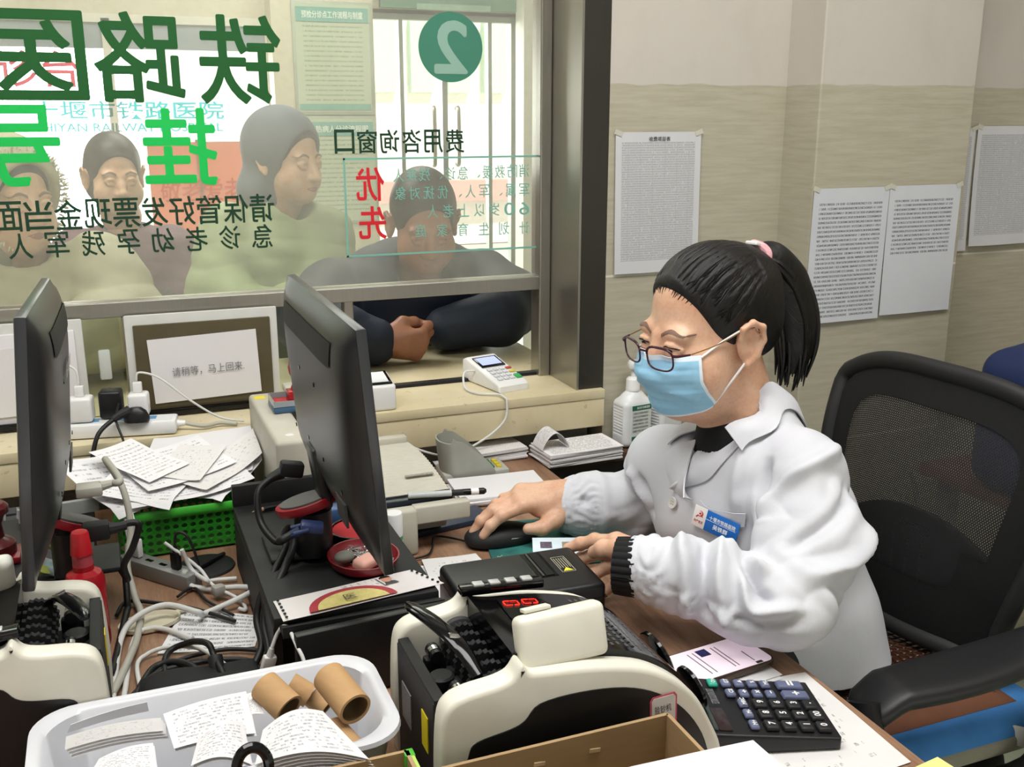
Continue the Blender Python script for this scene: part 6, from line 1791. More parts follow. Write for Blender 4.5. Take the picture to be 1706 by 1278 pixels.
M_knum = mat('key_black', '#1d1d1f', .5); M_kblue = mat('key_blue_grey', '#5f6582', .4); M_kteal = mat('key_teal', '#2fa890', .4); M_kwhite = mat('key_print', '#e4e4e2', .5, var=0)
def key(cx, cy, w, h, m, s, sz=.008, round_=False):
    b = MB(KF); b.box((cx, cy, .0025), (w, h, .006), bev=.0022 if not round_ else .0028, seg=3, taper=(.88, .88)); k = b.build('key', m, cl)
    if s: text('legend', s, M_kwhite, k, KF @ Vector((cx, cy, .0059)), KF.to_3x3() @ Vector((1, 0, 0)), KF.to_3x3() @ Vector((0, 1, 0)), {'-': .005, '00': .0095}.get(s), {'.': .0016, '-': .001}.get(s, sz), .03)
cols = [.018, .040, .062, .084, .1055]
for r_, rowk in enumerate((('0', '00', '.', '+'), ('1', '2', '3', ''), ('4', '5', '6', '-'), ('7', '8', '9', '×'))):
    for c_, s in enumerate(rowk[:3]): key(cols[c_] , .016 + r_ * .0205, .0185, .0165, M_knum, s, .0075)
key(.0835, .026, .0165, .034, M_kblue, '+', .008); key(.1055, .026, .0165, .034, M_kblue, '=', .006)
for i, s in enumerate(('-', '×', '÷', 'CE')): key(.0835, .057 + i * .0165, .016, .0125, M_kblue, s, .005, True)
for i, s in enumerate(('MU', '%', '▲', 'GT')): key(.1055, .057 + i * .0165, .016, .0125, M_kblue, s, .005, True)
key(.1055, .123, .016, .0125, M_kteal, 'ON', .0045, True)
for i, s in enumerate(('M+', 'M-', 'MRC')): key(.018 + i * .022, .098, .0175, .0115, M_kblue, s, .005, True)
text('model_lettering', 'ELECTRONIC CALCULATOR\\n12 DIGITS', mat('legend_grey', '#8c8c8e', .5, var=0), cl, KF @ Vector((.078, .130, .0012)), KF.to_3x3() @ Vector((1, 0, 0)), KF.to_3x3() @ Vector((0, 1, 0)), .032, .009, 0)
b = MB(KF); b.box((.030, .133, .0005), (.045, .016, .003), bev=.001); b.build('solar_cell', mat('solar_dark', '#2a1f1f', .2, var=.1), cl)
b = MB(KF); b.box((.061, .1445, .0015), (.108, .006, .004), (8, 0, 0), bev=.002); b.build('display_window', mat('calc_display', '#39423f', .12, var=0), cl)

# ---- cartons at the bottom edge with papers on top
M_card = mat('cardboard', '#a58a64', .8, var=.06, vscale=18, stretch=(1, 1, 8)); M_card2 = mat('cardboard_edge', '#8f7450', .85)
def carton(label, x0, x1, y0, y1, z1, extra=None):
    t = thing('carton', label, 'box', ((x0 + x1) / 2, (y0 + y1) / 2, .75)); th = .004
    for c, s in ((((x0 + x1) / 2, y1, 0), (x1 - x0, th, 0)), (((x0 + x1) / 2, y0, 0), (x1 - x0, th, 0)), ((x0, (y0 + y1) / 2, 0), (th, y1 - y0, 0)), ((x1, (y0 + y1) / 2, 0), (th, y1 - y0, 0))):
        b = MB(); b.box((c[0], c[1], .752 + (z1 - .752) / 2), (s[0], s[1], z1 - .752)); b.build('wall', M_card, t, 0)
    b = MB(); b.box(((x0 + x1) / 2, (y0 + y1) / 2, .754), (x1 - x0, y1 - y0, .004)); b.build('base', M_card2, t, 0)
    return t
c1 = carton('open brown carton in front of the middle bill counter', .232, .488, .52, .797, .858)
for x_ in (.30, .345, .405):
    b = MB(); b.box((x_, .7945, .838), (.012, .0012, .004), (0, 8, 4)); b.build('staple_tear', mat('cardboard_torn', '#cbb48d', .9), c1)
c2 = carton('brown carton with a green taped edge in front of the white tray', .125, .224, .60, .838, .856)
b = MB(); b.box((.2255, .835, .842), (.010, .012, .028), (0, 0, 0), bev=.001); b.build('green_tape', mat('tape_green', '#4fae3c', .3), c2)
b = MB(); b.box((.2262, .815, .842), (.006, .03, .027)); b.build('lime_tape', mat('tape_lime', '#a9c95a', .3), c2)
sheet_thing('blank_sheet', 'blank white sheet on the carton at the bottom edge, left one', 'paper', [(.30, .56, .8615), (.47, .545, .8615), (.475, .725, .8615), (.33, .732, .8615)], M_paper, .0012, .001, 2)
sheet_thing('blank_sheet', 'blank white sheet on the carton at the bottom edge, right one on top', 'paper', [(.38, .54, .864), (.545, .53, .866), (.535, .716, .866), (.41, .726, .864)], M_paper, .0012, .001, 6)
b = MB(); b.box((-.31, .945, .801), (.13, .12, .10), (0, 0, 6), bev=.002); tag(b.build('carton', mat('carton_cream', '#bdb08c', .7), None), 'small cream carton at the left edge in front of the left bill counter', 'box')

# ---- white tray with receipts and cardboard cores
t = thing('tray', 'white plastic tray full of receipts and cardboard tubes', 'tray', (.065, .955, .75))
TX0, TX1, TY0, TY1 = -.118, .236, .862, 1.046
def rr(k, z, dx=0.0):
    out = []; r_ = .045
    for cx, cy, a0 in ((1, 1, 0), (-1, 1, 90), (-1, -1, 180), (1, -1, 270)):
        for i in range(9):
            a = R(a0 + i * 90 / 8); X = (TX1 - TX0) / 2 - k; Y = (TY1 - TY0) / 2 - k
            out.append(Vector(((TX0 + TX1) / 2 + cx * (X - r_) + r_ * math.cos(a), (TY0 + TY1) / 2 + cy * (Y - r_) + r_ * math.sin(a), z)))
    return out
def loop_mesh(rings, close_last=True):
    b = MB(); bm = b.bm; vs = [[bm.verts.new(p) for p in r_] for r_ in rings]; n = len(vs[0])
    for A, B in zip(vs, vs[1:]):
        for i in range(n): bm.faces.new((A[i], A[(i + 1) % n], B[(i + 1) % n], B[i]))
    if close_last: bm.faces.new(vs[-1])
    bmesh.ops.recalc_face_normals(bm, faces=list(bm.faces)); return b
b = loop_mesh([rr(.022, .752), rr(.008, .848), rr(0, .850), rr(.001, .8545), rr(.008, .8555), rr(.015, .852), rr(.026, .756)])
b.bm.faces.new([v for v in b.bm.verts[:36]]) if False else None
b.build('tray_shell', mat('tray_white', '#cccdd1', .3, var=.02), t, 60)
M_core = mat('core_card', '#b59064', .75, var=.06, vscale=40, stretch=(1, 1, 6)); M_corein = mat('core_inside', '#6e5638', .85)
def core(label, a, c, r_=.0155):
    t = thing('cardboard_tube', label, 'tube', a, 0, None); a, c = Vector(a), Vector(c); d = (c - a).normalized()
    Q = d.to_track_quat('Z', 'Y').to_matrix().to_4x4(); Lh = (c - a).length
    b = MB(); b.lathe([(r_ - .003, 0), (r_, 0), (r_, Lh), (r_ - .003, Lh), (r_ - .003, 0)], M=Matrix.Translation(a) @ Q, n=32); b.build('wall', M_core, t)
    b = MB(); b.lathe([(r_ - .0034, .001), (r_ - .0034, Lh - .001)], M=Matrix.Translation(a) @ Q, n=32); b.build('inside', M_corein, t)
core('cardboard tube leaning over the far rim of the tray, leftmost', (0.1108,0.9798,0.8720), (0.1307,0.9476,0.8580), .0165)
core('cardboard tube lying between two others at the far rim of the tray', (0.1390,0.9959,0.8580), (0.1583,0.9856,0.8450), .013)
core('cardboard tube tip just showing behind the largest tube in the tray', (0.1625,0.9961,0.8380), (0.1757,0.9828,0.8280), .012)
core('largest cardboard tube at the far right corner of the tray with its dark bore showing', (0.1754,0.9610,0.8780), (0.1905,0.9069,0.8680), .0175)
core('cardboard tube end under the fanned receipts, nearest the tray wall', (0.1686,0.9256,0.8370), (0.1831,0.8822,0.8290), .0165)
core('cardboard tube end under the fanned receipts, left of another', (0.1349,0.9232,0.8350), (0.1480,0.8929,0.8270), .017)
def curl_sheet(label, P, h, m, seed=0, name='receipt', n=1, group=None):
    """P: bl, br, tr, tl; arched by h across its width"""
    a, b_, c, d = [Vector(p) for p in P]
    t = thing(name, label, 'receipt', tuple((a + c) / 2), 0, group)
    for k in range(n):
        off = Vector((0, 0, -.0034 * k)) + (b_ - a) * .018 * k
        b = MB(); b.sheet(lambda u, v: (a * (1 - u) + b_ * u) * (1 - v) + (d * (1 - u) + c * u) * v + Vector((0, 0, h * math.sin(u * PI * .95 + .1))) + off, 16, 8, .0005)
        b.build('sheet', m if k == 0 else M_paper, t, 60)
    return t
curl_sheet('fan of printed receipts curled over the tubes in the tray', [(0.0846,0.8663,0.8570), (0.1866,0.8357,0.8570), (0.1581,0.9085,0.8720), (0.0977,0.9004,0.8700)], .012, Pm['receipt'], n=6)
curl_sheet('receipt with handwritten number lying across the middle of the tray', [(0.0157,0.9205,0.8580), (0.0919,0.9177,0.8580), (0.0930,0.9885,0.8640), (0.0096,0.9731,0.8660)], .003, Pm['receipt'], n=2)
curl_sheet('rolled strip of receipts standing on edge at the left of the tray', [(-0.0816,0.9509,0.8620), (0.0078,0.9491,0.8620), (0.0069,0.9573,0.8720), (-0.0796,0.9571,0.8720)], .004, Pm['faint'], n=4)
curl_sheet('curled receipt at the bottom of the tray beside the black ring', [(0.0281,0.8793,0.8620), (0.0823,0.8698,0.8560), (0.0818,0.9241,0.8680), (0.0380,0.9125,0.8680)], .010, Pm['receipt'], n=2)
curl_sheet('receipt lying at the bottom left of the tray', [(-0.0597,0.9117,0.8560), (-0.0016,0.8886,0.8560), (-0.0026,0.9319,0.8620), (-0.0513,0.9237,0.8620)], .004, Pm['receipt'], n=2)
curl_sheet('blank slip against the far wall of the tray', [(-0.0817,0.9997,0.8500), (-0.0037,1.0110,0.8500), (-0.0046,1.0089,0.8620), (-0.0770,0.9939,0.8620)], .002, M_paper, n=1)
curl_sheet('small printed slip beside the leftmost tube in the tray', [(0.0849,0.9540,0.8560), (0.1056,0.9516,0.8560), (0.1034,0.9841,0.8620), (0.0892,0.9837,0.8620)], .002, Pm['receipt'], n=1)
t = thing('scissors', 'scissors in the tray with a black ring handle sticking up at the bottom edge', 'scissors', (.115, .895, .85))
RC = Vector((0.0756,0.7953,0.9050))
for dx, dz, m_ in ((0, 0, M_gloss), (.012, -.045, M_gloss)):
    b = MB(); b.tube([RC + Vector((dx + .0135 * math.cos(a), .004 * math.sin(a), dz + .0165 * math.sin(a))) for a in [i * PI / 8 for i in range(16)]], .0048, closed=True, n=10); b.build('ring_handle', m_, t)
b = MB(); b.tube([RC + Vector((.004, 0, -.019)), RC + Vector((-.012, -.01, -.035)), RC + Vector((-.03, -.02, -.045))], [.006, .005, .003]); b.build('blue_shank', mat('shank_blue', '#4a5a8a', .4), t)
b = MB(); b.box(RC + Vector((-.045, -.025, -.048)), (.045, .010, .002), (0, 0, 25), bev=.0005); b.build('blade', M_chrome, t)

# ---- green basket with the paper heap
t = thing('basket', 'bright green perforated plastic basket under a heap of papers', 'basket', (.07, 1.74, .75))
M_gr = mat('basket_green', '#2f9a2c', .35, var=.05)
BX0, BX1, BY0, BY1 = -.025, .165, 1.635, 1.845
def perforated(o, ex, ey, nx, ny, w, h):
    """panel with a grid of round holes"""
    b = MB(); bm = b.bm; o, ex, ey = Vector(o), Vector(ex), Vector(ey); cw, chh = w / nx, h / ny; n = 12
    cache = {}
    def V(x, y):
        k = (round(x, 6), round(y, 6))
        if k not in cache: cache[k] = bm.verts.new(o + ex * x + ey * y)
        return cache[k]
    for i in range(nx):
        for j in range(ny):
            cx, cy = (i + .5) * cw, (j + .5) * chh; r_ = min(cw, chh) * .36
            inn, out = [], []
            for k in range(n):
                a = 2 * PI * k / n + PI / n; c, s = math.cos(a), math.sin(a); q = 1 / max(abs(c), abs(s))
                inn.append(V(cx + r_ * c, cy + r_ * s)); out.append(V(cx + cw / 2 * max(-1, min(1, c * q)), cy + chh / 2 * max(-1, min(1, s * q))))
            for k in range(n):
                try: bm.faces.new((inn[k], inn[(k + 1) % n], out[(k + 1) % n], out[k]))
                except ValueError: pass
    bm.normal_update(); bmesh.ops.solidify(bm, geom=list(bm.faces), thickness=.0022)
    return b
for nm, o_, ex_, w_, nx_ in (('front_panel', (BX0, BY0 + .012, .755), (1, 0, 0), BX1 - BX0, 14), ('back_panel', (BX0, BY1 - .012, .755), (1, 0, 0), BX1 - BX0, 14), ('end_panel', (BX0 + .01, BY0, .755), (0, 1, 0), BY1 - BY0, 14), ('end_panel', (BX1 - .01, BY0, .755), (0, 1, 0), BY1 - BY0, 14)):
    ey_ = Vector((0, -.14, 1)) if nm == 'front_panel' else Vector((0, .14, 1)) if nm == 'back_panel' else Vector((-.1 if o_[0] < .05 else .1, 0, 1))
    perforated(o_, ex_, ey_.normalized(), nx_, 5, w_, .066).build(nm, M_gr, t, 30)
b = MB(); b.tube([(BX0, BY0, .826), (BX1, BY0, .826), (BX1, BY1, .826), (BX0, BY1, .826)], .007, closed=True, smooth=False, flat=(1.0, 1.2)); b.build('rim', mat('basket_rim_green', '#3fae34', .25), t, 30)
b = MB(); b.box(((BX0 + BX1) / 2, (BY0 + BY1) / 2, .7535), (BX1 - BX0 - .02, BY1 - BY0 - .03, .003)); b.build('floor', M_gr, t, 0)
def heap(i, label, c, ang, w, h, m, lift):
    ca, sa = math.cos(R(ang)), math.sin(R(ang)); rn = random.Random(i * 7 + 1); k = [rn.uniform(.6, 1.4) for _ in range(4)]
    def fn(u, v):
        a, b_ = (u - .5) * w, (v - .5) * h
        x = c[0] + a * ca - b_ * sa; y = c[1] + a * sa + b_ * ca
        y = min(y, 1.888); x = min(x, .2185)
        z = .838 + lift + .24 * max(0, y - 1.68) ** 1.25 + .9 * (x - .07) ** 2
        if y < 1.632: z -= (1.632 - y) * .5
        z += .0012 * math.sin(u * 6 * k[0] + v * 3) + .0008 * math.sin(v * 8 * k[1])
        return Vector((x, y, z))
    b = MB(); b.sheet(fn, 18, 18, .0005); tag(b.build('loose_sheet', m, None, 60), label, 'paper')
M_slip = paper_mat('slip_rows', 13, 22, .06, .94, .05, .95, .52, '#8a8a8c', '#e8e7e8', fill=.35)
for i, (l_, c_, a_, w_, h_, m_) in enumerate((
    ('lowest sheet of the heap on the basket, poking out at the left end', (.005, 1.745), 28, .17, .21, M_slip),
    ('sheet of the heap nearest the beige printer on the right', (.145, 1.755), -38, .15, .22, M_slip),
    ('blank sheet standing highest at the back of the heap', (.125, 1.800), -14, .19, .165, M_paper),
    ('sheet of the heap over the front rim of the basket', (.085, 1.712), 8, .20, .155, M_slip),
    ('printed sheet at the front left of the heap', (.030, 1.715), -24, .13, .17, M_slip),
    ('narrow slip fanned to the right edge of the heap', (.170, 1.735), -52, .08, .20, Pm['faint']),
    ('printed sheet across the middle of the heap', (.075, 1.755), 22, .16, .14, M_slip),
    ('small torn slip on top in the middle of the heap', (.100, 1.748), -28, .085, .12, Pm['faint']),
    ('slip with ruled rows on top at the left of the heap', (.020, 1.765), 40, .09, .14, M_slip))): heap(i, l_, c_, a_, w_, h_, m_, .0034 * i)

# ---- usb hub, plugs, cords, slip, dish lid
t = thing('usb_hub', 'silver bar-shaped usb hub in front of the green basket', 'usb hub', (.03, 1.55, .75))
HM_ = basis((.030, 1.560, .7505), Vector((.62, -.785, 0)).normalized(), Vector((.785, .62, 0)).normalized())
b = MB(HM_); b.box((0, 0, .0125), (.155, .030, .025), bev=.002); b.build('case', mat('hub_silver', '#8d8d8a', .35, .3), t)
for i in range(4):
    b = MB(HM_); b.box((-.050 + i * .030, 0, .0252), (.014, .006, .0008)); b.build('port', M_gloss, t, 0)
def usb(label, x, m, h=.030, mx=None):
    t = thing('usb_plug', label, 'plug', HM_ @ Vector((x, 0, .026)))
    b = MB(HM_); b.box((x, 0, .026 + h / 2), (.016, .010, h), bev=.002); b.build('shell', m, t)
    b = MB(HM_); b.tube([(x, 0, .026 + h), (x, 0, .036 + h)], [.0042, .003], smooth=False); b.build('neck', m, t)
usb('grey usb plug at the far end of the hub', -.062, mat('usb_grey', '#b5b5b1', .4), .018)
usb('white usb plug standing in the hub beside the grey one', -.046, M_white, .030)
usb('black usb plug standing at the near end of the hub', .040, M_black, .028)
sheet_thing('handwritten_list', 'handwritten slip of numbers on the desk among the cables', 'paper', [(0.0129,1.3165,0.7508), (0.1373,1.2875,0.7508), (0.1616,1.3698,0.7508), (0.0582,1.4427,0.7508)], Pm['hand'], .0006, .0015, 12)
t = thing('dish_lid', 'cream oval plastic lid lying on the desk among the cables', 'lid', (.01, 1.40, .75))
LM = xf((0.0080,1.4047,0.7505), (0, 0, 10), (1.25, .8, 1))
b = MB(LM); b.lathe([(0, .004), (.028, .004), (.032, .008), (.034, .008), (.034, .003), (.030, 0), (0, 0)], n=40); b.build('lid', mat('lid_cream', '#cfc7ae', .45), t)
b = MB(LM); b.box((.037, .012, .006), (.012, .010, .004), bev=.001); b.build('tab', mat('lid_cream', '#cfc7ae', .45), t)
# cords: each a thing of its own
cable('thick pale grey cord running down from the left monitor to the desk', [(-.022, 1.437, .957), (-.012, 1.445, .958), (-0.0313,1.6040,0.9397), (-0.0100,1.5727,0.8989), (-0.0046,1.5443,0.8455), (-0.0146,1.5135,0.8015), (-0.0099,1.4809,0.7717), (-0.0029,1.4257,0.7441), (-.02, 1.30, .765), (-.045, 1.22, .757)], .0050, M_cg)
cable('black power cord bending down from the back of the left monitor', [(-.052, 1.40, .905), (-.030, 1.40, .905), (-.005, 1.41, .906), (.006, 1.41, .900), (-.004, 1.41, .87), (-.018, 1.41, .845), (-.016, 1.42, .82), (-0.0389,1.5405,0.8234), (-0.0205,1.4948,0.8058), (-0.0191,1.4612,0.7681), (-0.0229,1.4313,0.7358), (-.045, 1.26, .765)], .0048, M_cb)
cable('black power cord leaving the back of the right monitor and falling by the riser', [(.218, 1.43, .945), (.190, 1.42, .94), (.170, 1.41, .925), (.168, 1.39, .89), (.182, 1.36, .87), (0.1970,1.3481,0.8684), (0.1728,1.3077,0.8491), (0.1527,1.2882,0.8305), (0.1407,1.2732,0.8002), (0.1412,1.2437,0.7754), (.125, 1.22, .758)], .0052, M_cb)
cable('thick black video cable hanging from the blue plug past the riser corner', [(.195, 1.289, .905), (.180, 1.292, .898), (0.1991,1.3430,0.8926), (0.2035,1.3256,0.8765), (0.1770,1.2840,0.8499), (0.1552,1.2642,0.8280), (0.1467,1.2491,0.8021), (0.1470,1.2198,0.7780), (.135, 1.19, .758)], .0056, M_cb)
t = thing('video_plug', 'blue video plug on the back of the right monitor', 'plug', (.23, 1.33, .91))
b = MB(); b.box((.222, 1.284, .914), (.030, .024, .012), (0, 10, -10), bev=.003); b.build('shell', mat('plug_blue', '#2b3a66', .4), t)
b = MB(); b.tube([(.207, 1.286, .910), (.190, 1.290, .903)], [.007, .005], smooth=False); b.build('strain_relief', mat('plug_blue_dark', '#24304f', .5), t)
for y_ in (-.011, .011):
    b = MB(); b.cyl((.216, 1.284 + y_, .915), (.196, 1.287 + y_, .911), .0028, n=10); b.build('thumb_screw', mat('plug_blue', '#2b3a66', .4), t)
t = thing('power_plug', 'black power connector in the back of the right monitor', 'plug', (.23, 1.43, .95))
b = MB(); b.box((.222, 1.43, .948), (.034, .022, .022), (0, 12, 0), bev=.004); b.tube([(.208, 1.43, .944), (.185, 1.424, .938)], [.009, .006], smooth=False); b.build('connector', M_matt, t)
t = thing('power_plug', 'black power connector in the back of the left monitor', 'plug', (-.05, 1.40, .90))
b = MB(); b.box((-.048, 1.40, .905), (.034, .024, .024), bev=.004); b.tube([(-.034, 1.40, .905), (-.010, 1.405, .905)], [.009, .006], smooth=False); b.build('connector', M_matt, t)
t = thing('video_plug', 'pale grey video plug in the back of the left monitor', 'plug', (-.06, 1.44, .95))
b = MB(); b.box((-.052, 1.425, .956), (.034, .030, .014), bev=.003); b.tube([(-.038, 1.43, .957), (-.022, 1.437, .957)], [.007, .005], smooth=False); b.build('shell', M_cg, t)
cable('white cable arching over the desk from the left', [(-.045, 1.20, .757), (-0.0322,1.3526,0.7592), (-0.0106,1.3920,0.7715), (0.0306,1.4101,0.7753), (0.0727,1.3808,0.7701), (.085, 1.40, .7575), (0.1524,1.4163,0.7717), (0.1384,1.4432,0.7687), (0.0894,1.4815,0.7562), (.065, 1.50, .762)], .0042, M_cw)
cable('white cable looping from the hub to the riser', [HM_ @ Vector((.055, 0, .06)), (0.0763,1.5145,0.7756), (0.0942,1.4732,0.7729), (.10, 1.505, .757), (.14, 1.50, .757)], .0034, M_cw)
cable('thin white cable bundled with a tie in front of the hub', [HM_ @ Vector((.030, -.010, .07)), (0.0852,1.5122,0.7800), (0.1019,1.4684,0.7668), (0.1348,1.4196,0.7589), (0.1390,1.3923,0.7470), (.13, 1.40, .757)], .0026, M_cw)
b = MB(); b.box((0.1077,1.4493,0.7666), (.018, .016, .016), (0, 0, 20), bev=.004); tag(b.build('cable_tie', mat('tie_velcro_grey', '#a5a39c', .8), None), 'grey wrap holding the bundled white cables by the hub', 'cable tie')
cable('thick white cable curving down at the left of the handwritten slip', [(.06, 1.33, .757), (0.0266,1.3726,0.7554), (-0.0017,1.3805,0.7432), (-0.0179,1.3402,0.7357), (-.03, 1.22, .758), (-.04, 1.12, .757)], .0036, M_cw)
cable('white cable running down behind the tray', [(.095, 1.24, .757), (0.0641,1.2927,0.7615), (0.0195,1.3104,0.7615), (-0.0105,1.2975,0.7526), (-0.0115,1.2276,0.7401), (.0, 1.09, .757)], .0030, M_cw)
cable('black adapter cord arching over the handwritten slip', [(.02, 1.12, .757), (0.0214,1.2859,0.7564), (0.0498,1.3001,0.7677), (0.0736,1.2518,0.7878), (0.0815,1.2282,0.7745), (.10, 1.14, .760), (.13, 1.13, .757)], .0042, M_cb)
cable('long black cord lying in loops in front of the slip', [(-.02, 1.20, .757), (0.0095,1.2692,0.7592), (0.0524,1.2425,0.7645), (.08, 1.14, .760), (.10, 1.16, .757), (.06, 1.10, .757), (.02, 1.12, .757), (-.01, 1.10, .757)], .0046, M_cb)
cable('black cord crossing the bare wood behind the slip', [(.12, 1.36, .757), (.07, 1.42, .757), (.02, 1.46, .757), (-.02, 1.48, .757), (-.035, 1.44, .757)], .0030, M_cb)
cable('thin black cord beside the hub', [(.12, 1.38, .757), (.09, 1.44, .7565), (.075, 1.49, .758), (.05, 1.47, .7565)], .0022, M_cb)
b = MB(); b.cyl((0.0809,1.2350,0.7779), (0.0820,1.2173,0.7564), .0095, n=20, bev=.002); tag(b.build('ferrite_core', M_matt, None), 'black ferrite bead on the adapter cord in front of the slip', 'ferrite bead')
t = thing('usb_plug', 'white usb plug lying upright by the drawer', 'plug', (0.1499,1.2251,0.7616))
UQ = Vector((0.1383,1.1698,0.7854)); b = MB(); b.box(UQ, (.017, .010, .032), (12, 12, 10), bev=.003); b.build('shell', M_cw, t)
b = MB(); b.tube([UQ + Vector((.003, -.002, .014)), UQ + Vector((.006, -.004, .026))], [.005, .003], smooth=False); b.build('neck', M_cw, t)
cable('white cable looping up from the usb plug by the drawer', [UQ + Vector((.006, -.004, .026)), (0.1536,1.1658,0.8322), (0.1625,1.1542,0.8428), (0.1672,1.1169,0.8358), (0.1726,1.0978,0.8154), (.165, 1.075, .765)], .0024, M_cw)
S = SDF((-.03, 1.14, .745), (.16, 1.30, .80), .004); S.rbox((.06, 1.185, .761), (.072, .050, .0075), .007); S.ell((.03, 1.205, .766), (.03, .022, .009), k=.02); S.ell((.10, 1.175, .765), (.035, .02, .009), k=.02)
me = S.mesh(); relax(me, 1); tag(link('cloth_bag', me, mat('bag_black', '#111113', .75, bump=.4, bscale=60), None, 180), 'black cloth pouch lying under the cords behind the tray', 'pouch')
t = thing('power_adapter', 'black power adapter with a thick cord at the left behind the tray', 'adapter', (-.02, 1.17, .75))
b = MB(); b.tube([(-.035, 1.175, .768), (-.005, 1.165, .768), (.03, 1.16, .766)], [.011, .011, .008]); b.build('body', M_matt, t)
b = MB(); b.tube([(.03, 1.16, .766), (.07, 1.158, .766), (.10, 1.14, .764)], [.006, .005, .0048]); b.build('cord', M_cb, t)

t = thing('round_base', 'flat black round plate lying behind the usb hub by the riser', 'plate', (.10, 1.565, .75))
b = MB(); b.lathe([(0, .004), (.030, .005), (.044, .003), (.046, 0), (0, 0)], c=(.1005, 1.575, .7505), n=40); b.build('plate', M_matt, t)
b = MB(); b.tube([(.075, 1.545, .759), (.105, 1.572, .760), (.132, 1.596, .760)], [.004, .0045, .003]); b.build('rib', M_black, t)
cable('thin white cable rising from the grey usb plug to the green basket', [HM_ @ Vector((-.066, 0, .052)), HM_ @ Vector((-.068, 0, .072)), HM_ @ Vector((-.080, .01, .080)), HM_ @ Vector((-.095, .012, .060))], .0022, M_cw)
cable('thin white cable bending over from the white usb plug', [HM_ @ Vector((-.046, 0, .064)), HM_ @ Vector((-.050, .002, .086)), HM_ @ Vector((-.066, .010, .094)), HM_ @ Vector((-.088, .016, .082))], .0022, M_cw)
cable('black cord looping up from the black usb plug', [HM_ @ Vector((.040, 0, .062)), HM_ @ Vector((.042, .004, .082)), HM_ @ Vector((.056, .010, .080)), HM_ @ Vector((.066, .014, .055)), HM_ @ Vector((.074, .018, .012))], .0022, M_cb)
cable('black cord sweeping round the back of the pouch to the riser', [(-.03, 1.15, .757), (.0, 1.245, .757), (.06, 1.262, .757), (.12, 1.245, .757), (.138, 1.20, .757)], .0038, M_cb)
cable('black cord running straight behind the pouch', [(-.035, 1.19, .757), (.02, 1.268, .757), (.09, 1.285, .757), (.140, 1.265, .757)], .0030, M_cb)
cable('heavy black cord curling in front of the pouch', [(-.02, 1.10, .757), (.03, 1.125, .757), (.09, 1.118, .757), (.13, 1.13, .757), (.15, 1.16, .757)], .0050, M_cb)
# ---- left riser: red ink bottle, tape, stamp, keyboard
t = thing('ink_bottle', 'red ink bottle with tapered red cap behind the left bill counter', 'bottle', (-.062, 1.40, .75))
IB = (-0.0696,1.4879,0.7650)
IB = (-.068, 1.378, .7505)
M_ink = mat('ink_red', '#a81c26', .2, var=.04)
b = MB(); b.lathe([(0, 0), (.024, 0), (.0255, .004), (.0255, .096), (.022, .106), (.0135, .111), (.0135, .118), (0, .118)], c=IB); b.build('bottle', M_ink, t)
b = MB(); b.lathe([(.0130, .116), (.0125, .136)], c=IB); b.build('neck_band', mat('ink_neck', '#b34a55', .3), t)
b = MB(); b.lathe([(0, .134), (.0140, .134), (.0115, .162), (.0100, .165), (0, .1655)], c=IB); b.build('cap', mat('cap_red', '#c0202a', .3), t)
t = thing('tape_dispenser', 'clear tape dispenser with a yellow-green roll on the low riser', 'tape dispenser', (-.115, 1.50, .82))
TB = Vector((-.118, 1.475, .8205))
b = MB(); b.lathe([(.014, -.007), (.024, -.007), (.024, .007), (.014, .007), (.014, -.007)], M=Matrix.Translation(TB + Vector((0, 0, .026))) @ Euler((R(65), 0, R(30))).to_matrix().to_4x4()); b.build('roll', mat('tape_lime_roll', '#b5bf63', .4), t)
b = MB(); b.box(TB + Vector((.010, -.008, .010)), (.06, .022, .014), (0, 12, -35), bev=.004); b.build('clear_body', mat('dispenser_clear', '#8fa0a4', .08, var=.2, vscale=60), t)
b = MB(); b.box(TB + Vector((.034, -.026, .010)), (.004, .022, .016), (0, 12, -35), bev=.0008); b.build('cutter', M_chrome, t)
t = thing('stamp', 'dark red wooden stamp standing on a pad at the left edge', 'stamp', (-.19, 1.52, .82))
SB = (-.192, 1.555, .8205)
b = MB(); b.box((SB[0], SB[1], .826), (.07, .055, .010), bev=.002); b.build('pad', M_redpl, t)
b = MB(); b.lathe([(0, .011), (.030, .011), (.030, .026), (.026, .030), (.016, .036), (.014, .055), (.019, .068), (.026, .074), (.026, .082), (.020, .088), (0, .089)], c=SB); b.build('handle', mat('stamp_wood_red', '#5a1a1e', .25), t)
t = thing('keyboard', 'dark keyboard under the counter at the left edge', 'keyboard', (-.24, 1.75, .75))
b = MB(); b.box((-.26, 1.785, .775), (.30, .11, .02), (14, 0, 3), bev=.004); b.build('case', mat('keyboard_grey', '#6d6f70', .4), t)
for i in range(14):
    for j in range(4):
        b = MB(); q = xf((-.26, 1.785, .775), (14, 0, 3)) @ Vector((-.13 + i * .020, -.038 + j * .025, .012)); b.box(q, (.016, .019, .006), (14, 0, 3), bev=.0015); b.build('key', mat('keycap_dark', '#3a3b3d', .5, var=.1), t, 40)

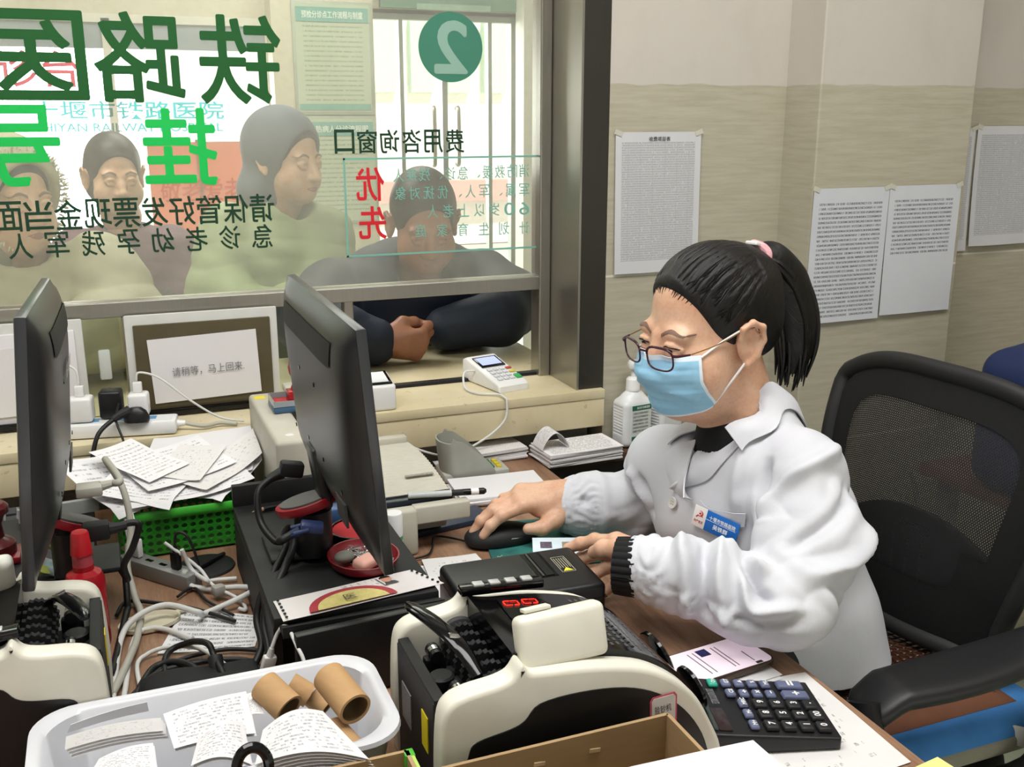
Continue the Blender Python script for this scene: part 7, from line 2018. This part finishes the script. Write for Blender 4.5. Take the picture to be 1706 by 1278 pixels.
# ================================================================ CUSTOMERS BEYOND THE GLASS
M_hair2 = hair_mat('short_hair', (0, -.06, .12), '#0c0b0b', '#26211f')
def simple_face(M, body, snap_f, tilt=0):
    fwd = M.to_3x3() @ Vector((0, 1, 0))
    def ray(p, off=0.0):
        h = snap_f.tree.ray_cast(Vector(p) + fwd * .08, -fwd, .3)
        return (h[0] + h[1] * off, h[1]) if h[0] is not None else snap_f(p, off)
    for s in (-1, 1):
        P = lambda x, y, z: M @ Vector((s * x, y, z))
        patch('eyebrow', [P(.013, .1, .019), P(.030, .1, .026), P(.050, .08, .020)], [P(.013, .1, .025), P(.030, .1, .031), P(.051, .08, .0215)], ray, .0009, M_brow, body, 12, 3, .0008)
        e = MB(); e.sph(P(.0315, .0768, .003), .0118, n=16); eo = e.build('eye', bpy.data.materials['eye_white'], body)
        e = MB(); d = Vector(fwd); e.cyl(P(.0315, .0768, .003) + d * .0106, P(.0315, .0768, .003) + d * .0121, .0056, .005, n=16); e.build('iris', bpy.data.materials['iris_dark'], eo)
    P = lambda x, y, z: M @ Vector((x, y, z))
    patch('lips', [P(-.022, .1, -.061), P(0, .1, -.055), P(.022, .1, -.061)], [P(-.022, .1, -.0625), P(0, .1, -.070), P(.022, .1, -.0625)], ray, .0008, mat('lip_tone', '#a3665a', .5), body, 14, 4, .0008)

def hair_cap(M, style='short', lift=0.0):
    S = SDF((-.11, -.14, -.14), (.11, .12, .16), .0035)
    S.ell((0, -.018, .040), (.081, .101, .094), k=0)
    if style == 'long': S.ell((0, -.05, -.02), (.080, .065, .085), k=.03)
    S.ell((0, .108, -.010), (.088, .085, .092), k=.006, mode='cut')
    for s in (-1, 1):
        S.ell((s * .092, -.006, -.006), (.022, .021, .033), k=.006, mode='cut')
        if style != 'long': S.ell((s * .06, .050, -.07), (.06, .07, .06), k=.008, mode='cut')
    if style != 'long': S.op((-.2, -.2, -.2), (.2, .2, .2), .0, lambda P: -.035 - P[2] - .35 * (-.02 - P[1]), 0, 'and')
    return S.mesh(M)

def customer(label, floor, head, face_dir, neck, pitch, coat, skin, style='short', hood=None, hand=None, group=None, arms=(), trunk=(), sleeve=None, quilt=0.004, qf=60):
    """floor: standing spot; trunk: list of (centre, radii, k); arms: list of (points, radii)"""
    t = thing('person', label, 'person', (floor[0], floor[1], 0))
    f = Vector((*face_dir, 0)).normalized(); p = R(pitch); f2 = f * math.cos(p) - Vector((0, 0, 1)) * math.sin(p); r = Vector((f.y, -f.x, 0)); u = r.cross(f2)
    M = basis(head, r, f2, u)
    S = head_sdf(M.inverted() @ Vector(neck), step=.0035); me = S.mesh(M); relax(me, 1); sf = snapper(me)
    parts = [me]
    if hand is not None: parts.append(hand)
    S = SDF((floor[0] - .5, floor[1] - .5, .0), (floor[0] + .5, floor[1] + .5, 1.3), .014)
    nk = Vector(neck)
    ck = nk.lerp(Vector((floor[0], floor[1], nk.z)), .3)
    S.ell((ck.x, ck.y, nk.z - .20), (.11, .075, .12), k=0); S.cone(tuple(nk), (ck.x, ck.y, nk.z - .14), .048, .05, .03)
    S.cone((ck.x, ck.y, nk.z - .25), (floor[0], floor[1], .88), .10, .11, .05)
    for s in (-1, 1): S.chain([(floor[0] + s * .08, floor[1], .86), (floor[0] + s * .09, floor[1], .48), (floor[0] + s * .09, floor[1] + .02, .06)], [.075, .055, .04], .03)
    parts.append(S.mesh())
    b = link('body', join_mesh(parts), skin, t, 180)
    simple_face(M, b, sf)
    h = link('hair', hair_cap(M, style), M_hair2, t, 180)
    xs = [c[0][0] for c in trunk] + [q[0] for a in arms for q in a[0]]; ys = [c[0][1] for c in trunk] + [q[1] for a in arms for q in a[0]]
    S = SDF((min(xs) - .30, min(ys) - .30, .62), (max(xs) + .30, max(ys) + .30, 1.36), .0075)
    for c, rr, k in trunk: S.ell(c, rr, k=k)
    for pts, rs in arms: S.chain(pts, rs, .02)
    S.cone(M @ Vector((0, .03, -.10)), tuple(nk - Vector((0, 0, .02))), .066, .060, .006, 'cut')
    mc = S.mesh(); relax(mc, 1)
    def wv(co, no):
        x, y, z = co.T
        return quilt * np.abs(np.sin(z * qf + 1.2 * np.sin(x * 9 + y * 7))) ** .5 + quilt * .6 * np.sin(x * 41 + 3 * np.sin(z * 23) + y * 17) * np.sin(z * 29 + x * 13)
    folds(mc, [], None, wv)
    link('padded_jacket', mc, coat, t, 180)
    S = SDF((floor[0] - .35, floor[1] - .35, .04), (floor[0] + .35, floor[1] + .35, .95), .012)
    for s in (-1, 1): S.chain([(floor[0] + s * .08, floor[1], .86), (floor[0] + s * .09, floor[1], .48), (floor[0] + s * .09, floor[1] + .02, .08)], [.10, .078, .062], .04)
    link('trousers', S.mesh(), mat('customer_trousers', '#22252c', .8), t, 180)
    for s in (-1, 1):
        q = MB(); q.sph((floor[0] + s * .09, floor[1] - .04, .045), (.048, .13, .045)); q.box((floor[0] + s * .09, floor[1] - .04, .012), (.085, .24, .024), bev=.01); q.build('shoe', mat('shoe_black', '#151515', .4), t, 60)
    if hood: hood(t, M)
    return t, M

def fabric(name, col, var=.12):
    return mat(name, col, .65, var=var, vscale=14, bump=.25, bscale=90)
# --- man leaning on the counter at the open window
MH = ortho((.585, 2.285, .930), (-.1, -.25, .95), (.97, -.22, -.05))
if MH.to_3x3().col[2].y > 0: MH = MH @ Matrix.Diagonal((1, 1, -1, 1))
fist = hand_sdf(MH, ((64, 82, 45), (70, 86, 45), (74, 88, 46), (78, 88, 46)), fat=1.12, thumb=((.022, .015, -.012), (.040, .045, -.028), (.036, .072, -.040), (.020, .086, -.048)), step=.002)
man, MM = customer('man in dark navy jacket leaning on the counter with a closed fist', (.87, 2.80), (.728, 2.415, 1.190), (-.08, -1), (.735, 2.49, 1.07), 22,
    fabric('navy_jacket', '#1b2333'), M_skin2, arms=[
        ([(.53, 2.56, 1.00), (.44, 2.42, .972), (.50, 2.31, .952), (.565, 2.290, .934)], [.095, .082, .066, .052]),
        ([(.93, 2.56, 1.00), (.965, 2.44, .976), (.90, 2.345, .956), (.76, 2.355, .938)], [.10, .085, .068, .052])],
    trunk=[((.735, 2.56, .99), (.22, .14, .15), .05), ((.735, 2.66, .86), (.21, .14, .20), .06), ((.735, 2.515, 1.055), (.13, .095, .06), .06)], hand=fist, quilt=.003, qf=40)
# --- woman in pale green coat with grey hood
def hood_grey(t, M):
    S = SDF((-.14, -.17, -.20), (.14, .14, .17), .005)
    S.ell((0, -.03, .035), (.098, .118, .112), k=0); S.ell((0, -.06, -.09), (.10, .085, .08), k=.04)
    S.ell((0, .10, -.01), (.080, .105, .105), k=.01, mode='cut')
    link('hood', S.mesh(M), fabric('hood_grey', '#5b626c'), t, 180)
customer('woman in pale green padded coat with a grey hood at the counter', (.43, 3.02), (.492, 2.92, 1.325), (.62, -.78), (.470, 2.955, 1.205), 8,
    fabric('pale_green_coat', '#8f9b72'), M_skin, style='long', hood=hood_grey, arms=[
        ([(.33, 2.96, 1.12), (.28, 2.88, .98), (.34, 2.76, .93), (.44, 2.70, .95)], [.09, .085, .075, .055]),
        ([(.58, 2.93, 1.11), (.575, 2.86, .97), (.50, 2.80, .93), (.45, 2.78, .95)], [.09, .085, .075, .055])],
    trunk=[((.46, 2.96, 1.06), (.165, .13, .14), .05), ((.46, 2.98, .88), (.17, .15, .22), .06), ((.475, 2.95, 1.19), (.09, .08, .05), .05)])
# --- person in maroon coat between the two
customer('person in dark maroon coat waiting farther back in the queue', (.08, 3.42), (.045, 3.38, 1.265), (.2, -1), (.055, 3.42, 1.145), 8,
    fabric('maroon_coat', '#6d4a57'), M_skin, style='long', arms=[
        ([(-.08, 3.42, 1.03), (-.12, 3.40, .88), (-.10, 3.34, .74)], [.08, .07, .055]), ([(.19, 3.42, 1.03), (.23, 3.40, .88), (.21, 3.34, .74)], [.08, .07, .055])],
    trunk=[((.055, 3.43, .99), (.155, .11, .14), .05), ((.06, 3.43, .80), (.16, .13, .20), .06)])
# --- person at the left in an olive-beige padded coat with a fur hood
def hood_fur(t, M):
    S = SDF((-.16, -.19, -.20), (.16, .16, .19), .005)
    S.ell((0, -.03, .03), (.112, .130, .122), k=0); S.ell((0, -.06, -.09), (.11, .09, .09), k=.04)
    S.ell((0, .11, -.01), (.080, .11, .108), k=.01, mode='cut')
    link('hood', S.mesh(M), fabric('olive_coat', '#a5a084'), t, 180)
    b = MB(M); rn = random.Random(5)
    for i in range(420):
        a = rn.uniform(0, 2 * PI); c, s = math.cos(a), math.sin(a)
        p = Vector((c * .094, .045 + rn.uniform(-.015, .015), .012 + s * .108)); d = Vector((c, rn.uniform(-.2, .9), s)).normalized() * rn.uniform(.008, .018)
        b.tube([p, p + d * .5 + Vector((0, 0, -.002)), p + d], [.0028, .002, .0004], n=4, smooth=False)
    o = b.build('fur_trim', mat('fur_pale', '#cfc8b4', .9), t, 60); o['kind'] = 'stuff'
customer('person in olive-beige padded coat with a fur-edged hood at the left', (-.15, 2.62), (-.185, 2.56, 1.262), (.55, -.83), (-.18, 2.60, 1.15), 6,
    fabric('olive_coat', '#a5a084'), M_skin, style='long', hood=hood_fur, arms=[
        ([(-.30, 2.60, 1.09), (-.33, 2.56, .99), (-.24, 2.50, .975)], [.10, .09, .07]), ([(-.02, 2.58, 1.08), (.02, 2.47, .990), (-.02, 2.38, .985), (-.08, 2.34, .970)], [.10, .095, .085, .06])],
    trunk=[((-.16, 2.60, .99), (.20, .15, .15), .05), ((-.15, 2.63, .86), (.20, .17, .20), .06), ((-.175, 2.59, 1.11), (.10, .09, .05), .05)], quilt=.006, qf=36)

# ---- repeats of a kind share a group
GROUPS = {'cable': 'cords and cables on the desk and counter', 'receipt': 'receipts in the white tray', 'loose_sheet': 'crumpled sheets heaped on the green basket',
          'cardboard_tube': 'cardboard tubes in the white tray', 'wall_notice': 'printed notices taped to the wall', 'charger': 'chargers on the power strip',
          'usb_plug': 'usb plugs', 'bill_counter': 'bill counters on the desk', 'monitor': 'monitors on the desk', 'monitor_riser': 'risers under the monitors',
          'sanitizer_bottle': 'sanitizer bottles at the end of the counter', 'sign_frame': 'sign frames on the counter', 'stamp': 'rubber stamps', 'ink_pad': 'ink pads',
          'document': 'printed forms beside the black box', 'blank_sheet': 'blank sheets on the carton', 'paper_slip': 'slips under the phone', 'notice_board': 'notice boards on the lobby column',
          'paper_bundle': 'paper bundles at the back of the desk', 'carton': 'cartons at the bottom edge', 'power_plug': 'power plugs of the monitors', 'video_plug': 'video plugs of the monitors'}
for o in list(COL.objects):
    if o.parent is None and o.get('category'):
        st = o.name.split('.')[0]
        if st in GROUPS and not o.get('group'): o['group'] = GROUPS[st]
        if st == 'person' and o != clerk: o['group'] = 'customers beyond the glass'
